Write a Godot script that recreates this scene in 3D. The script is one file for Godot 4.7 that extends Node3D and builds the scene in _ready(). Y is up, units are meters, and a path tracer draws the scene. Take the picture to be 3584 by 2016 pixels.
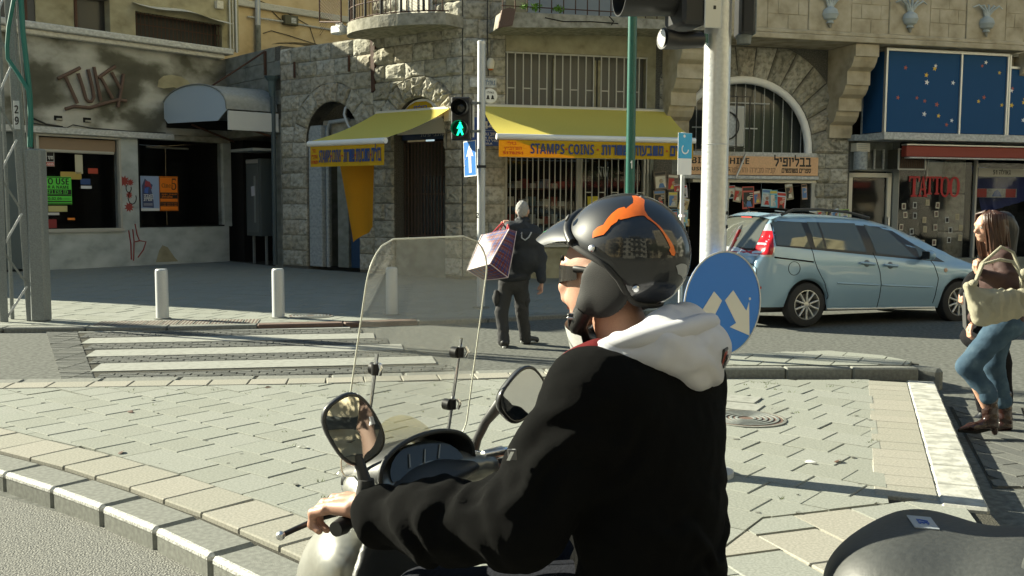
extends Node3D
# A street corner with a scooter rider waiting beside a paved traffic island.

var rng := RandomNumberGenerator.new()
var used := {}
var boxes := {}
var M := {}
var NT := {}
var FONT := {}

# ------------------------------------------------------------------ things
func thing(called: String, label: String, category: String, at := Transform3D(), group := "", kind := "") -> Node3D:
	var o := Node3D.new()
	o.name = numbered(called)
	add_child(o)
	o.transform = at
	meta(o, label, category, group, kind)
	return o

func numbered(called: String) -> String:
	var n: int = used.get(called, 0)
	used[called] = n + 1
	return called if n == 0 else "%s_%03d" % [called, n]

func meta(o: Node3D, label: String, category := "", group := "", kind := "") -> Node3D:
	if label: o.set_meta("label", label)
	if category: o.set_meta("category", category)
	if group: o.set_meta("group", group)
	if kind: o.set_meta("kind", kind)
	return o

func add(parent: Node3D, called: String, mesh: Mesh, mat: Material, at := Transform3D()) -> MeshInstance3D:
	var o := MeshInstance3D.new()
	var n := called
	var i := 0
	if parent.has_node(NodePath(n)):
		i = parent.get_meta("n_" + called, 0) + 1
		n = "%s_%03d" % [called, i]
		parent.set_meta("n_" + called, i)
	o.name = n
	o.mesh = mesh
	o.material_override = mat
	o.transform = at
	parent.add_child(o, true)
	return o

func solo(called: String, label: String, category: String, mesh: Mesh, mat: Material, at := Transform3D(), group := "", kind := "") -> MeshInstance3D:
	var o := MeshInstance3D.new()
	o.name = numbered(called)
	o.mesh = mesh
	o.material_override = mat
	o.transform = at
	add_child(o)
	meta(o, label, category, group, kind)
	return o

func struct(called: String, mesh: Mesh, mat: Material, at := Transform3D()) -> MeshInstance3D:
	var o := solo(called, "", "", mesh, mat, at)
	o.set_meta("kind", "structure")
	return o

func T(x := 0.0, y := 0.0, z := 0.0, yaw := 0.0, pitch := 0.0, roll := 0.0) -> Transform3D:
	return Transform3D(Basis.from_euler(Vector3(deg_to_rad(pitch), deg_to_rad(yaw), deg_to_rad(roll))), Vector3(x, y, z))

func TS(x: float, y: float, z: float, sx: float, sy: float, sz: float) -> Transform3D:
	return Transform3D(Basis.from_scale(Vector3(sx, sy, sz)), Vector3(x, y, z))

func wallf(x: float, z: float, dx: float, dz: float) -> Transform3D:   # x along the wall, y up, z out of it
	var d := Vector2(dx, dz).normalized()
	return Transform3D(Basis(Vector3(d.x, 0, d.y), Vector3.UP, Vector3(-d.y, 0, d.x)), Vector3(x, 0, z))

func V(x: float, y: float, z: float) -> Vector3:
	return Vector3(x, y, z)

func P2(a: Array) -> PackedVector2Array:
	var p := PackedVector2Array()
	for i in range(0, a.size(), 2): p.append(Vector2(a[i], a[i + 1]))
	return p

func P3(a: Array) -> PackedVector3Array:
	var p := PackedVector3Array()
	for i in range(0, a.size(), 3): p.append(Vector3(a[i], a[i + 1], a[i + 2]))
	return p

# ------------------------------------------------------------------ meshes
func S() -> SurfaceTool:
	var st := SurfaceTool.new()
	st.begin(Mesh.PRIMITIVE_TRIANGLES)
	return st

func done(st: SurfaceTool) -> ArrayMesh:
	st.generate_normals()
	return st.commit()

func tri_out(st: SurfaceTool, a: Vector3, b: Vector3, c: Vector3, from := Vector3.ZERO) -> void:
	var n := (b - a).cross(c - a)
	if n.dot((a + b + c) / 3.0 - from) > 0.0:   # clockwise front faces
		var t := b
		b = c
		c = t
	st.add_vertex(a); st.add_vertex(b); st.add_vertex(c)

func quad_out(st: SurfaceTool, a: Vector3, b: Vector3, c: Vector3, d: Vector3, from := Vector3.ZERO) -> void:
	tri_out(st, a, b, c, from)
	tri_out(st, a, c, d, from)

func bb(s: Vector3, b := 0.01) -> Mesh:   # a box with chamfered edges, centred
	s = s.snapped(Vector3.ONE * 0.0005).max(Vector3.ONE * 0.001)
	b = minf(b, s[s.min_axis_index()] * 0.33)
	var key := [s, snappedf(b, 0.0001)]
	if boxes.has(key): return boxes[key]
	if b < 0.0006:
		var bm := BoxMesh.new()
		bm.size = s
		boxes[key] = bm
		return bm
	var st := S()
	st.set_smooth_group(-1)
	var h := s / 2.0
	var c := func(i: int, j: int, k: int, ax: int) -> Vector3:
		var p := Vector3(i * (h.x - b), j * (h.y - b), k * (h.z - b))
		p[ax] = [i, j, k][ax] * h[ax]
		return p
	for e in [-1, 1]:
		quad_out(st, c.call(e, -1, -1, 0), c.call(e, 1, -1, 0), c.call(e, 1, 1, 0), c.call(e, -1, 1, 0))
		quad_out(st, c.call(-1, e, -1, 1), c.call(1, e, -1, 1), c.call(1, e, 1, 1), c.call(-1, e, 1, 1))
		quad_out(st, c.call(-1, -1, e, 2), c.call(1, -1, e, 2), c.call(1, 1, e, 2), c.call(-1, 1, e, 2))
		for f in [-1, 1]:
			quad_out(st, c.call(e, f, -1, 0), c.call(e, f, 1, 0), c.call(e, f, 1, 1), c.call(e, f, -1, 1))
			quad_out(st, c.call(e, -1, f, 0), c.call(e, 1, f, 0), c.call(e, 1, f, 2), c.call(e, -1, f, 2))
			quad_out(st, c.call(-1, e, f, 1), c.call(1, e, f, 1), c.call(1, e, f, 2), c.call(-1, e, f, 2))
			for g in [-1, 1]:
				tri_out(st, c.call(e, f, g, 0), c.call(e, f, g, 1), c.call(e, f, g, 2))
	boxes[key] = done(st)
	return boxes[key]

func B(parent: Node3D, called: String, mat: Material, x0: float, y0: float, x1: float, y1: float, z0: float, z1: float, bev := 0.006, base := Transform3D()) -> MeshInstance3D:
	return add(parent, called, bb(V(absf(x1 - x0), absf(y1 - y0), absf(z1 - z0)), bev), mat, base * T((x0 + x1) / 2, (y0 + y1) / 2, (z0 + z1) / 2))

func bar(a: Vector3, b: Vector3) -> Transform3D:   # y axis runs from a to b, origin in the middle
	var y := (b - a).normalized()
	var x := y.cross(Vector3.FORWARD if absf(y.z) < 0.9 else Vector3.RIGHT).normalized()
	return Transform3D(Basis(x, y, x.cross(y)), (a + b) / 2)

func tube(pts: PackedVector3Array, r, n := 8, cap := true, st: SurfaceTool = null) -> Mesh:
	var own := st == null
	if own: st = S()
	var rings := []
	var up := Vector3.ZERO
	for i in pts.size():
		var t := (pts[mini(i + 1, pts.size() - 1)] - pts[maxi(i - 1, 0)]).normalized()
		if up == Vector3.ZERO: up = t.cross(Vector3.UP if absf(t.y) < 0.9 else Vector3.RIGHT).normalized()
		up = (up - t * up.dot(t)).normalized()
		var s := t.cross(up)
		var rad: float = r if r is float else r[i]
		var ring := PackedVector3Array()
		for k in n: ring.append(pts[i] + (up * cos(TAU * k / n) + s * sin(TAU * k / n)) * rad)
		rings.append(ring)
	loft(rings, cap, st)
	return done(st) if own else null

func loft(rings: Array, cap := true, st: SurfaceTool = null, closed := true, crease := -1.0) -> Mesh:   # rings of equal size
	var own := st == null
	if own: st = S()
	var n: int = rings[0].size()
	st.set_smooth_group(1)
	for i in rings.size() - 1:
		for k in n if closed else n - 1:
			var q: int = (k + 1) % n
			var a: Vector3 = rings[i][k]
			var b: Vector3 = rings[i][q]
			var c: Vector3 = rings[i + 1][q]
			var d: Vector3 = rings[i + 1][k]
			if not (a.is_equal_approx(b) or b.is_equal_approx(c) or a.is_equal_approx(c)): st.add_vertex(a); st.add_vertex(b); st.add_vertex(c)
			if not (a.is_equal_approx(c) or c.is_equal_approx(d) or a.is_equal_approx(d)): st.add_vertex(a); st.add_vertex(c); st.add_vertex(d)
	if cap and closed:
		st.set_smooth_group(2)
		for e in [0, rings.size() - 1]:
			var m := Vector3.ZERO
			for p in rings[e]: m += p
			m /= n
			for k in n:
				var a: Vector3 = rings[e][k]
				var b: Vector3 = rings[e][(k + 1) % n]
				if a.is_equal_approx(b): continue
				if e == 0: st.add_vertex(m); st.add_vertex(b); st.add_vertex(a)
				else: st.add_vertex(m); st.add_vertex(a); st.add_vertex(b)
	return done(st) if own else null

func lathe(prof: Array, n := 24, arc := TAU) -> Mesh:   # [r, y, r, y ...] about y
	var st := S()
	var p := P2(prof)
	var g := 1
	for i in p.size() - 1:
		if i > 0 and absf((p[i] - p[i - 1]).angle_to(p[i + 1] - p[i])) > 0.6: g += 1
		st.set_smooth_group(g)
		for k in n:
			var a0 := arc * k / n
			var a1 := arc * (k + 1) / n
			var a := V(p[i].x * cos(a0), p[i].y, p[i].x * sin(a0))
			var b := V(p[i].x * cos(a1), p[i].y, p[i].x * sin(a1))
			var c := V(p[i + 1].x * cos(a1), p[i + 1].y, p[i + 1].x * sin(a1))
			var d := V(p[i + 1].x * cos(a0), p[i + 1].y, p[i + 1].x * sin(a0))
			if p[i].x > 1e-5: st.add_vertex(a); st.add_vertex(b); st.add_vertex(c)
			if p[i + 1].x > 1e-5: st.add_vertex(a); st.add_vertex(c); st.add_vertex(d)
	return done(st)

func cyl(r0: float, r1: float, h: float, n := 20, bev := 0.0) -> Mesh:
	return lathe([0, 0, r0 - bev, 0, r0, bev, r1, h - bev, r1 - bev, h, 0, h] if bev > 0.0 else [0, 0, r0, 0, r1, h, 0, h], n)

func prism(poly: PackedVector2Array, z0: float, z1: float, st: SurfaceTool = null, at := Transform3D()) -> Mesh:
	var own := st == null
	if own: st = S()
	st.set_smooth_group(-1)
	var idx := Geometry2D.triangulate_polygon(poly)
	if idx.is_empty(): return null if not own else done(st)
	var cw := Geometry2D.is_polygon_clockwise(poly)
	for i in range(0, idx.size(), 3):
		var a := poly[idx[i]]
		var b := poly[idx[i + 1]]
		var c := poly[idx[i + 2]]
		if (b - a).cross(c - a) > 0.0:
			var t := b
			b = c
			c = t
		for p in [a, b, c]: st.add_vertex(at * V(p.x, p.y, z1))
		for p in [a, c, b]: st.add_vertex(at * V(p.x, p.y, z0))
	for i in poly.size():
		var a := poly[i]
		var b := poly[(i + 1) % poly.size()]
		if (b - a).length() < 1e-5: continue
		if Geometry2D.is_polygon_clockwise(poly):
			var t := a
			a = b
			b = t
		for p in [V(a.x, a.y, z0), V(b.x, b.y, z1), V(b.x, b.y, z0), V(a.x, a.y, z0), V(a.x, a.y, z1), V(b.x, b.y, z1)]: st.add_vertex(at * p)
	return done(st) if own else null

func ringp(cx: float, cy: float, r: float, n := 24, a0 := 0.0, a1 := TAU) -> PackedVector2Array:
	var p := PackedVector2Array()
	var full := absf(a1 - a0 - TAU) < 1e-4
	for i in n if full else n + 1: p.append(V2(cx, cy) + V2(cos(lerpf(a0, a1, float(i) / n)), sin(lerpf(a0, a1, float(i) / n))) * r)
	return p

func V2(x: float, y: float) -> Vector2:
	return Vector2(x, y)

func sheet(nx: int, ny: int, f: Callable, st: SurfaceTool = null) -> Mesh:   # f(u, v) -> point, u and v from 0 to 1, with UVs
	var own := st == null
	if own: st = S()
	st.set_smooth_group(1)
	var g := []
	for j in ny + 1:
		for i in nx + 1: g.append(f.call(float(i) / nx, float(j) / ny))
	var w := nx + 1
	for j in ny:
		for i in nx:
			var q := [j * w + i, j * w + i + 1, (j + 1) * w + i + 1, (j + 1) * w + i]
			for k in [0, 2, 1, 0, 3, 2]:
				st.set_uv(V2(float(q[k] % w) / nx, float(q[k] / w) / ny))
				st.add_vertex(g[q[k]])
	return done(st) if own else null

func rough_stone(sd: int, jut: float) -> Mesh:   # unit block, 1 x 1 x 1, its +z face hewn and bulging by jut
	var key := ["stone", sd, jut]
	if boxes.has(key): return boxes[key]
	var r := RandomNumberGenerator.new()
	r.seed = sd
	var nz := FastNoiseLite.new()
	nz.seed = sd
	nz.frequency = 1.6
	nz.fractal_octaves = 4
	var st := S()
	st.set_smooth_group(-1)
	var n := 7
	var f := func(i: int, j: int) -> Vector3:
		var x := i / float(n) - 0.5
		var y := j / float(n) - 0.5
		var e := minf(minf(i, n - i), minf(j, n - j)) / float(n)
		var z := 0.0
		if e > 0.0: z = jut * (0.45 + 0.55 * smoothstep(0.0, 0.3, e)) + jut * 0.85 * nz.get_noise_2d(x * 1.6 + sd, y * 1.2)
		if e > 0.0: return V(x + r.randf_range(-.02, .02), y + r.randf_range(-.02, .02), z)
		return V(x, y, z - 0.1)
	var g := []
	for j in n + 1:
		for i in n + 1: g.append(f.call(i, j))
	for j in n:
		for i in n:
			var a: Vector3 = g[j * (n + 1) + i]
			var b: Vector3 = g[j * (n + 1) + i + 1]
			var c: Vector3 = g[(j + 1) * (n + 1) + i + 1]
			var d: Vector3 = g[(j + 1) * (n + 1) + i]
			if (i + j) % 2 == 0: for p in [a, c, b, a, d, c]: st.add_vertex(p)
			else: for p in [a, d, b, b, d, c]: st.add_vertex(p)
	for e in [[V(-.5, -.5, -.1), V(.5, -.5, -.1)], [V(.5, -.5, -.1), V(.5, .5, -.1)], [V(.5, .5, -.1), V(-.5, .5, -.1)], [V(-.5, .5, -.1), V(-.5, -.5, -.1)]]:
		var a: Vector3 = e[0]
		var b: Vector3 = e[1]
		var o := V(0, 0, -.9)
		for p in [a, b, b + o, a, b + o, a + o]: st.add_vertex(p)
	boxes[key] = done(st)
	return boxes[key]

func stone_poly(poly: PackedVector2Array, jut: float, sd: int, back := 0.06) -> Mesh:   # a hewn block of any convex outline
	var c := V2(0, 0)
	for p in poly: c += p
	c /= poly.size()
	var nz := FastNoiseLite.new()
	nz.seed = sd
	nz.frequency = 4.0
	nz.fractal_octaves = 3
	var st := S()
	st.set_smooth_group(-1)
	var pts := []
	for i in poly.size():
		var a := poly[i]
		var b := poly[(i + 1) % poly.size()]
		for k in 3: pts.append(a.lerp(b, k / 3.0))
	var lv := [0.0, 0.16, 0.5, 0.8, 1.0]
	var rings := []
	for l in lv.size():
		var ring := PackedVector3Array()
		for p in pts:
			var q: Vector2 = p.lerp(c, lv[l] * 0.97)
			ring.append(V(q.x, q.y, 0.0 if l == 0 else jut * (0.55 + 0.45 * smoothstep(0.0, 0.5, lv[l])) + jut * 0.9 * nz.get_noise_2d(q.x * 2.0, q.y * 2.0)))
		rings.append(ring)
	for l in lv.size() - 1:
		for i in pts.size():
			var q := (i + 1) % pts.size()
			quad_out(st, rings[l][i], rings[l][q], rings[l + 1][q], rings[l + 1][i], V(c.x, c.y, -3))
	for i in pts.size():
		var q := (i + 1) % pts.size()
		quad_out(st, rings[0][i], rings[0][q], rings[0][q] - V(0, 0, back), rings[0][i] - V(0, 0, back), V(c.x, c.y, 0))
	return done(st)

func clump(n: int, size: float, spread: Vector3, sd: int) -> Mesh:   # leaf-sized faces through an ellipsoid
	var r := RandomNumberGenerator.new()
	r.seed = sd
	var st := S()
	st.set_smooth_group(-1)
	for i in n:
		var d := V(r.randfn(), r.randfn(), r.randfn()).normalized() * pow(r.randf(), 0.45) * spread
		var b := Basis.from_euler(V(r.randf() * TAU, r.randf() * TAU, r.randf() * TAU)) * size * r.randf_range(0.6, 1.2)
		for p in [V(0, -1, 0), V(.45, 0, .1), V(0, 1, 0), V(0, -1, 0), V(0, 1, 0), V(-.45, 0, .1)]: st.add_vertex(d + b * p)
	return done(st)

# ------------------------------------------------------------------ signed-distance bodies
# pr: [a, b, ra, rb] tapered capsules or [centre, basis, radii] ellipsoids; joined with a smooth minimum and meshed as surface nets
func blob(pr: Array, cell: float, k: float, disp = null, st: SurfaceTool = null) -> Mesh:
	var lo := Vector3.ONE * 1e9
	var hi := -lo
	for p in pr:
		for e in ext(p):
			lo = lo.min(e)
			hi = hi.max(e)
	lo -= Vector3.ONE * (k + 2.5 * cell)
	hi += Vector3.ONE * (k + 2.5 * cell)
	var nx := int((hi.x - lo.x) / cell) + 2
	var ny := int((hi.y - lo.y) / cell) + 2
	var nz := int((hi.z - lo.z) / cell) + 2
	var sx := 1
	var sy := nx
	var sz := nx * ny
	var g := PackedFloat32Array()
	g.resize(nx * ny * nz)
	g.fill(9.0)
	for p in pr:
		var e := ext(p)
		var a: Vector3 = (e[0] - lo - Vector3.ONE * (k + 2 * cell)) / cell
		var b: Vector3 = (e[1] - lo + Vector3.ONE * (k + 2 * cell)) / cell
		var x0 := maxi(int(a.x), 0)
		var x1 := mini(int(b.x) + 1, nx - 1)
		var ell: bool = p[1] is Basis
		var inv := Basis()
		var rr := Vector3.ONE
		var pa: Vector3 = p[0]
		var ab := Vector3.ZERO
		var l2 := 1.0
		var ra := 0.0
		var dr := 0.0
		if ell:
			inv = (p[1] as Basis).inverse()
			rr = p[2]
		else:
			ab = (p[1] as Vector3) - pa
			l2 = maxf(ab.length_squared(), 1e-9)
			ra = p[2]
			dr = p[3] - p[2]
		for z in range(maxi(int(a.z), 0), mini(int(b.z) + 2, nz)):
			for y in range(maxi(int(a.y), 0), mini(int(b.y) + 2, ny)):
				var at := z * sz + y * sy + x0
				var q := Vector3(lo.x + x0 * cell, lo.y + y * cell, lo.z + z * cell) - pa
				for x in range(x0, x1 + 1):
					var d: float
					if ell:
						var w := (inv * q) / rr
						var l := w.length()
						d = l * (l - 1.0) / maxf((w / rr).length(), 1e-6)
					else:
						var t := clampf(q.dot(ab) / l2, 0.0, 1.0)
						d = (q - ab * t).length() - ra - dr * t
					var o := g[at]
					var h := k - absf(d - o)
					g[at] = minf(d, o) - (h * h / k * 0.25 if h > 0.0 else 0.0)
					at += 1
					q.x += cell
	var ids := {}
	var vs := PackedVector3Array()
	var offs := [0, sx, sy, sx + sy, sz, sx + sz, sy + sz, sx + sy + sz]
	var ed := [[0, 1], [2, 3], [4, 5], [6, 7], [0, 2], [1, 3], [4, 6], [5, 7], [0, 4], [1, 5], [2, 6], [3, 7]]
	var idx := PackedInt32Array()
	for z in nz - 1:
		for y in ny - 1:
			var at := z * sz + y * sy
			for x in nx - 1:
				var m := 0
				var v0 := g[at]
				if v0 < 3.0:
					for c in 8:
						if g[at + offs[c]] < 0.0: m += 1
					if m > 0 and m < 8:
						var s := Vector3.ZERO
						var n := 0
						for e in ed:
							var d0 := g[at + offs[e[0]]]
							var d1 := g[at + offs[e[1]]]
							if (d0 < 0.0) != (d1 < 0.0):
								var t := d0 / (d0 - d1)
								var p0 := V(e[0] & 1, (e[0] >> 1) & 1, e[0] >> 2)
								var p1 := V(e[1] & 1, (e[1] >> 1) & 1, e[1] >> 2)
								s += p0.lerp(p1, t)
								n += 1
						ids[at] = vs.size()
						vs.append(lo + (V(x, y, z) + s / n) * cell)
						for ax in 3:
							var st1: int = [sx, sy, sz][ax]
							var u: int = [sy, sz, sx][ax]
							var w: int = [sz, sx, sy][ax]
							if (v0 < 0.0) != (g[at + st1] < 0.0) and ids.has(at - u) and ids.has(at - w) and ids.has(at - u - w):
								var q := [ids[at], ids[at - u], ids[at - u - w], ids[at - w]]
								if v0 < 0.0: q.reverse()
								for i in [0, 1, 2, 0, 2, 3]: idx.append(q[i])
				at += 1
	var ns := vnormals(vs, idx)
	if disp != null:
		for i in vs.size(): vs[i] += ns[i] * disp.call(vs[i], ns[i])
		ns = vnormals(vs, idx)
	var arr := []
	arr.resize(Mesh.ARRAY_MAX)
	arr[Mesh.ARRAY_VERTEX] = vs
	arr[Mesh.ARRAY_NORMAL] = ns
	arr[Mesh.ARRAY_INDEX] = idx
	var am := ArrayMesh.new()
	am.add_surface_from_arrays(Mesh.PRIMITIVE_TRIANGLES, arr)
	if st:
		st.append_from(am, 0, Transform3D())
	return am

func vnormals(vs: PackedVector3Array, idx: PackedInt32Array) -> PackedVector3Array:
	var ns := PackedVector3Array()
	ns.resize(vs.size())
	for i in range(0, idx.size(), 3):
		var n := (vs[idx[i + 2]] - vs[idx[i]]).cross(vs[idx[i + 1]] - vs[idx[i]])
		for k in 3: ns[idx[i + k]] += n
	for i in ns.size(): ns[i] = ns[i].normalized()
	return ns

func ext(p: Array) -> Array:
	if p[1] is Basis:
		var b: Basis = p[1]
		var r: Vector3 = p[2]
		var e := V(absf(b.x.x) * r.x + absf(b.y.x) * r.y + absf(b.z.x) * r.z, absf(b.x.y) * r.x + absf(b.y.y) * r.y + absf(b.z.y) * r.z, absf(b.x.z) * r.x + absf(b.y.z) * r.y + absf(b.z.z) * r.z)
		return [p[0] - e, p[0] + e]
	var a: Vector3 = p[0]
	var c: Vector3 = p[1]
	return [(a - Vector3.ONE * p[2]).min(c - Vector3.ONE * p[3]), (a + Vector3.ONE * p[2]).max(c + Vector3.ONE * p[3])]

func ell(c: Vector3, r: Vector3, yaw := 0.0, pitch := 0.0, roll := 0.0) -> Array:
	return [c, Basis.from_euler(V(deg_to_rad(pitch), deg_to_rad(yaw), deg_to_rad(roll))), r]

func joined(ms: Array) -> Mesh:
	var st := S()
	for m in ms: st.append_from(m, 0, Transform3D())
	return st.commit()

# ------------------------------------------------------------------ lettering
func txt(parent: Node3D, s: String, mat: Material, x0: float, y0: float, x1: float, y1: float, z: float, bold := true, font := "Droid Sans", called := "lettering", base := Transform3D()) -> MeshInstance3D:
	var key := font + str(bold)
	if not FONT.has(key):
		var f := SystemFont.new()
		f.font_names = PackedStringArray([font])
		f.font_weight = 700 if bold else 400
		FONT[key] = f
	var m := TextMesh.new()
	m.font = FONT[key]
	m.text = s
	m.font_size = 48
	m.pixel_size = 0.01
	m.depth = 0.02
	m.curve_step = 2.0
	var bx := m.get_aabb()
	var sx := absf(x1 - x0) / maxf(bx.size.x, 0.001)
	var sy := absf(y1 - y0) / maxf(bx.size.y, 0.001)
	var c := bx.get_center()
	return add(parent, called, m, mat, base * TS((x0 + x1) / 2 - c.x * sx, (y0 + y1) / 2 - c.y * sy, z, sx, sy, 0.12))

const HEB := {
	"א": "0,8 6,0|5,8 5.4,5 3.4,3.4|1,0 .8,3 2.4,4.8", "ב": "0,8 5,8 5,0|0,0 6.2,0", "ג": "1,8 3,8 3,3 4,0|3,2.6 0,0", "ד": "0,8 6,8|5,8 5,0",
	"ה": "0,8 6,8 6,0|1,4.5 1,0", "ו": "0,8 1.5,8 1.5,0", "ח": "0,8 6,8 6,0|.6,8 .6,0", "ט": "2,8 0,8 0,0 6,0 6,8 4,8 3.6,5.5", "י": "0,8 1.5,8 1.5,5",
	"כ": "0,8 5,8 5,0 0,0", "ל": "0,11 0,7 5,7 5,4 2.4,0", "מ": "0,8 1.6,5 0,0|1,6.6 2.4,8 6,8 6,0 3,0", "ם": "0,0 0,8 6,8|6,8 6,0 -.6,0", "נ": "1,8 3,8 3,0 0,0",
	"ס": "-.4,8 6,8 6,3 4,0|4,0 2,0 .5,3 .5,8", "ע": "0,8 1.6,3|5.4,8 5,2.4 3.4,.4 0,-.6", "פ": "3,4 1,4 1,8 6,8|6,8 6,0 0,0", "צ": "0,8 1,5.4 5,1|5.4,8 5,5.4 3,3.6|5.6,0 0,0",
	"ץ": "0,8 2.2,4|5,8 4.6,5.4 2.2,3.6|2.2,5 2.2,-3", "ק": "0,8 6,8 5.4,4 4,1|1,5 1,-3", "ר": "0,8 5,8 5,0", "ש": "0,8 0,0 6,0 6,8|3,8 3,3.4 .8,2.4", "ת": "0,8 6,8 6,0|1.4,8 1.4,0 -.6,0"}

func heb(parent: Node3D, s: String, mat: Material, x0: float, y0: float, x1: float, y1: float, z: float, w := 1.5, called := "lettering", base := Transform3D()) -> MeshInstance3D:
	var st := S()
	var x := 0.0
	var top := 8.0
	for i in range(s.length() - 1, -1, -1):
		var ch := s[i]
		if ch == " ": x += 4.0; continue
		if not HEB.has(ch): continue
		var wide := 0.0
		var k := 0
		for stroke in (HEB[ch] as String).split("|"):
			var pts := PackedVector2Array()
			for q in stroke.split(" "):
				var c := q.split(",")
				pts.append(V2(float(c[0]), float(c[1])))
				wide = maxf(wide, float(c[0]))
			for poly in Geometry2D.offset_polyline(pts, w / 2, Geometry2D.JOIN_MITER, Geometry2D.END_SQUARE):
				if Geometry2D.is_polygon_clockwise(poly): continue
				var q := PackedVector2Array()
				for p in poly: q.append(V2(p.x + x, p.y))
				prism(q, -0.0015, 0.002 + 0.0007 * k, st)
			k += 1
		x += wide + w + 1.1
	var full := x - w - 1.1
	var sx := absf(x1 - x0) / (full + w)
	var sy := absf(y1 - y0) / (top + w)
	return add(parent, called, done(st), mat, base * TS(minf(x0, x1) + w / 2 * sx, minf(y0, y1) + w / 2 * sy, z, sx, sy, 1))

# ------------------------------------------------------------------ materials
func noise(freq: float, oct := 4, sd := 1, cell := false, lo := 0.0, hi := 1.0, normal := false, size := 512) -> NoiseTexture2D:
	var key := [freq, oct, sd, cell, lo, hi, normal, size]
	if NT.has(key): return NT[key]
	var f := FastNoiseLite.new()
	f.seed = sd
	f.frequency = freq
	f.fractal_octaves = oct
	f.noise_type = FastNoiseLite.TYPE_CELLULAR if cell else FastNoiseLite.TYPE_SIMPLEX_SMOOTH
	if cell: f.fractal_type = FastNoiseLite.FRACTAL_NONE if oct < 2 else FastNoiseLite.FRACTAL_FBM
	var t := NoiseTexture2D.new()
	t.width = size
	t.height = size
	t.seamless = true
	t.noise = f
	t.as_normal_map = normal
	if not normal and not (lo == 0.0 and hi == 1.0):
		var gr := Gradient.new()
		gr.colors = PackedColorArray([Color(lo, lo, lo), Color(hi, hi, hi)])
		t.color_ramp = gr
	NT[key] = t
	return t

func ramp(freq: float, oct: int, sd: int, stops: Array, size := 512, cell := false) -> NoiseTexture2D:   # stops: [offset, Color] in linear light
	var t := NoiseTexture2D.new()
	var f := FastNoiseLite.new()
	f.seed = sd
	f.frequency = freq
	f.fractal_octaves = oct
	f.noise_type = FastNoiseLite.TYPE_CELLULAR if cell else FastNoiseLite.TYPE_SIMPLEX_SMOOTH
	t.width = size
	t.height = size
	t.seamless = true
	t.noise = f
	var gr := Gradient.new()
	var o := PackedFloat32Array()
	var c := PackedColorArray()
	for s in stops:
		o.append(s[0])
		c.append((s[1] as Color).linear_to_srgb())
	gr.offsets = o
	gr.colors = c
	t.color_ramp = gr
	return t

func L(r: float, g: float, b: float) -> Color:
	return Color(r, g, b)

# plain: linear base colour, roughness, metallic
func pm(r: float, g: float, b: float, rough := 0.7, metal := 0.0) -> StandardMaterial3D:
	var m := StandardMaterial3D.new()
	m.albedo_color = Color(r, g, b).linear_to_srgb()
	m.roughness = rough
	m.metallic = metal
	if rough > .84: m.metallic_specular = .2
	return m

# base colour broken up by a worldwide or local noise, with relief in centimetres
func nm(r: float, g: float, b: float, rough: float, size: float, lo: float, relief := 0.0, freq := 0.02, world := true, sd := 1, rfreq := 0.06, oct := 5) -> StandardMaterial3D:
	var m := pm(r, g, b, rough)
	m.albedo_texture = noise(freq, oct, sd % 2, false, snappedf(lo, .1), 1.0)
	m.uv1_triplanar = true
	m.uv1_world_triplanar = world
	m.uv1_scale = Vector3.ONE / size
	if relief > 0.0:
		m.heightmap_enabled = true
		m.heightmap_scale = relief
		m.heightmap_texture = noise(rfreq, 4, 7)
	return m

# stops of colour laid by noise
func rm(stops: Array, rough: float, size: float, relief := 0.0, freq := 0.012, world := true, sd := 1, rfreq := 0.06, oct := 5) -> StandardMaterial3D:
	var m := pm(1, 1, 1, rough)
	m.albedo_texture = ramp(freq, oct, sd, stops)
	m.uv1_triplanar = true
	m.uv1_world_triplanar = world
	m.uv1_scale = Vector3.ONE / size
	if relief > 0.0:
		m.heightmap_enabled = true
		m.heightmap_scale = relief
		m.heightmap_texture = noise(rfreq, 4, 7)
	return m

func glass(alpha := 0.12, tint := Color(0.8, 0.9, 0.85)) -> StandardMaterial3D:
	var m := StandardMaterial3D.new()
	m.albedo_color = Color(tint.r, tint.g, tint.b, alpha)
	m.transparency = BaseMaterial3D.TRANSPARENCY_ALPHA
	m.roughness = 0.03
	m.metallic_specular = 0.5
	return m

# ------------------------------------------------------------------ the scene
var TK: Transform3D
var CH: Transform3D
var GW: Transform3D
var ST: Transform3D
var YL: Transform3D
const WALK := 0.12   # top of the island
const FAR := 0.06    # top of the far pavement

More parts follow.
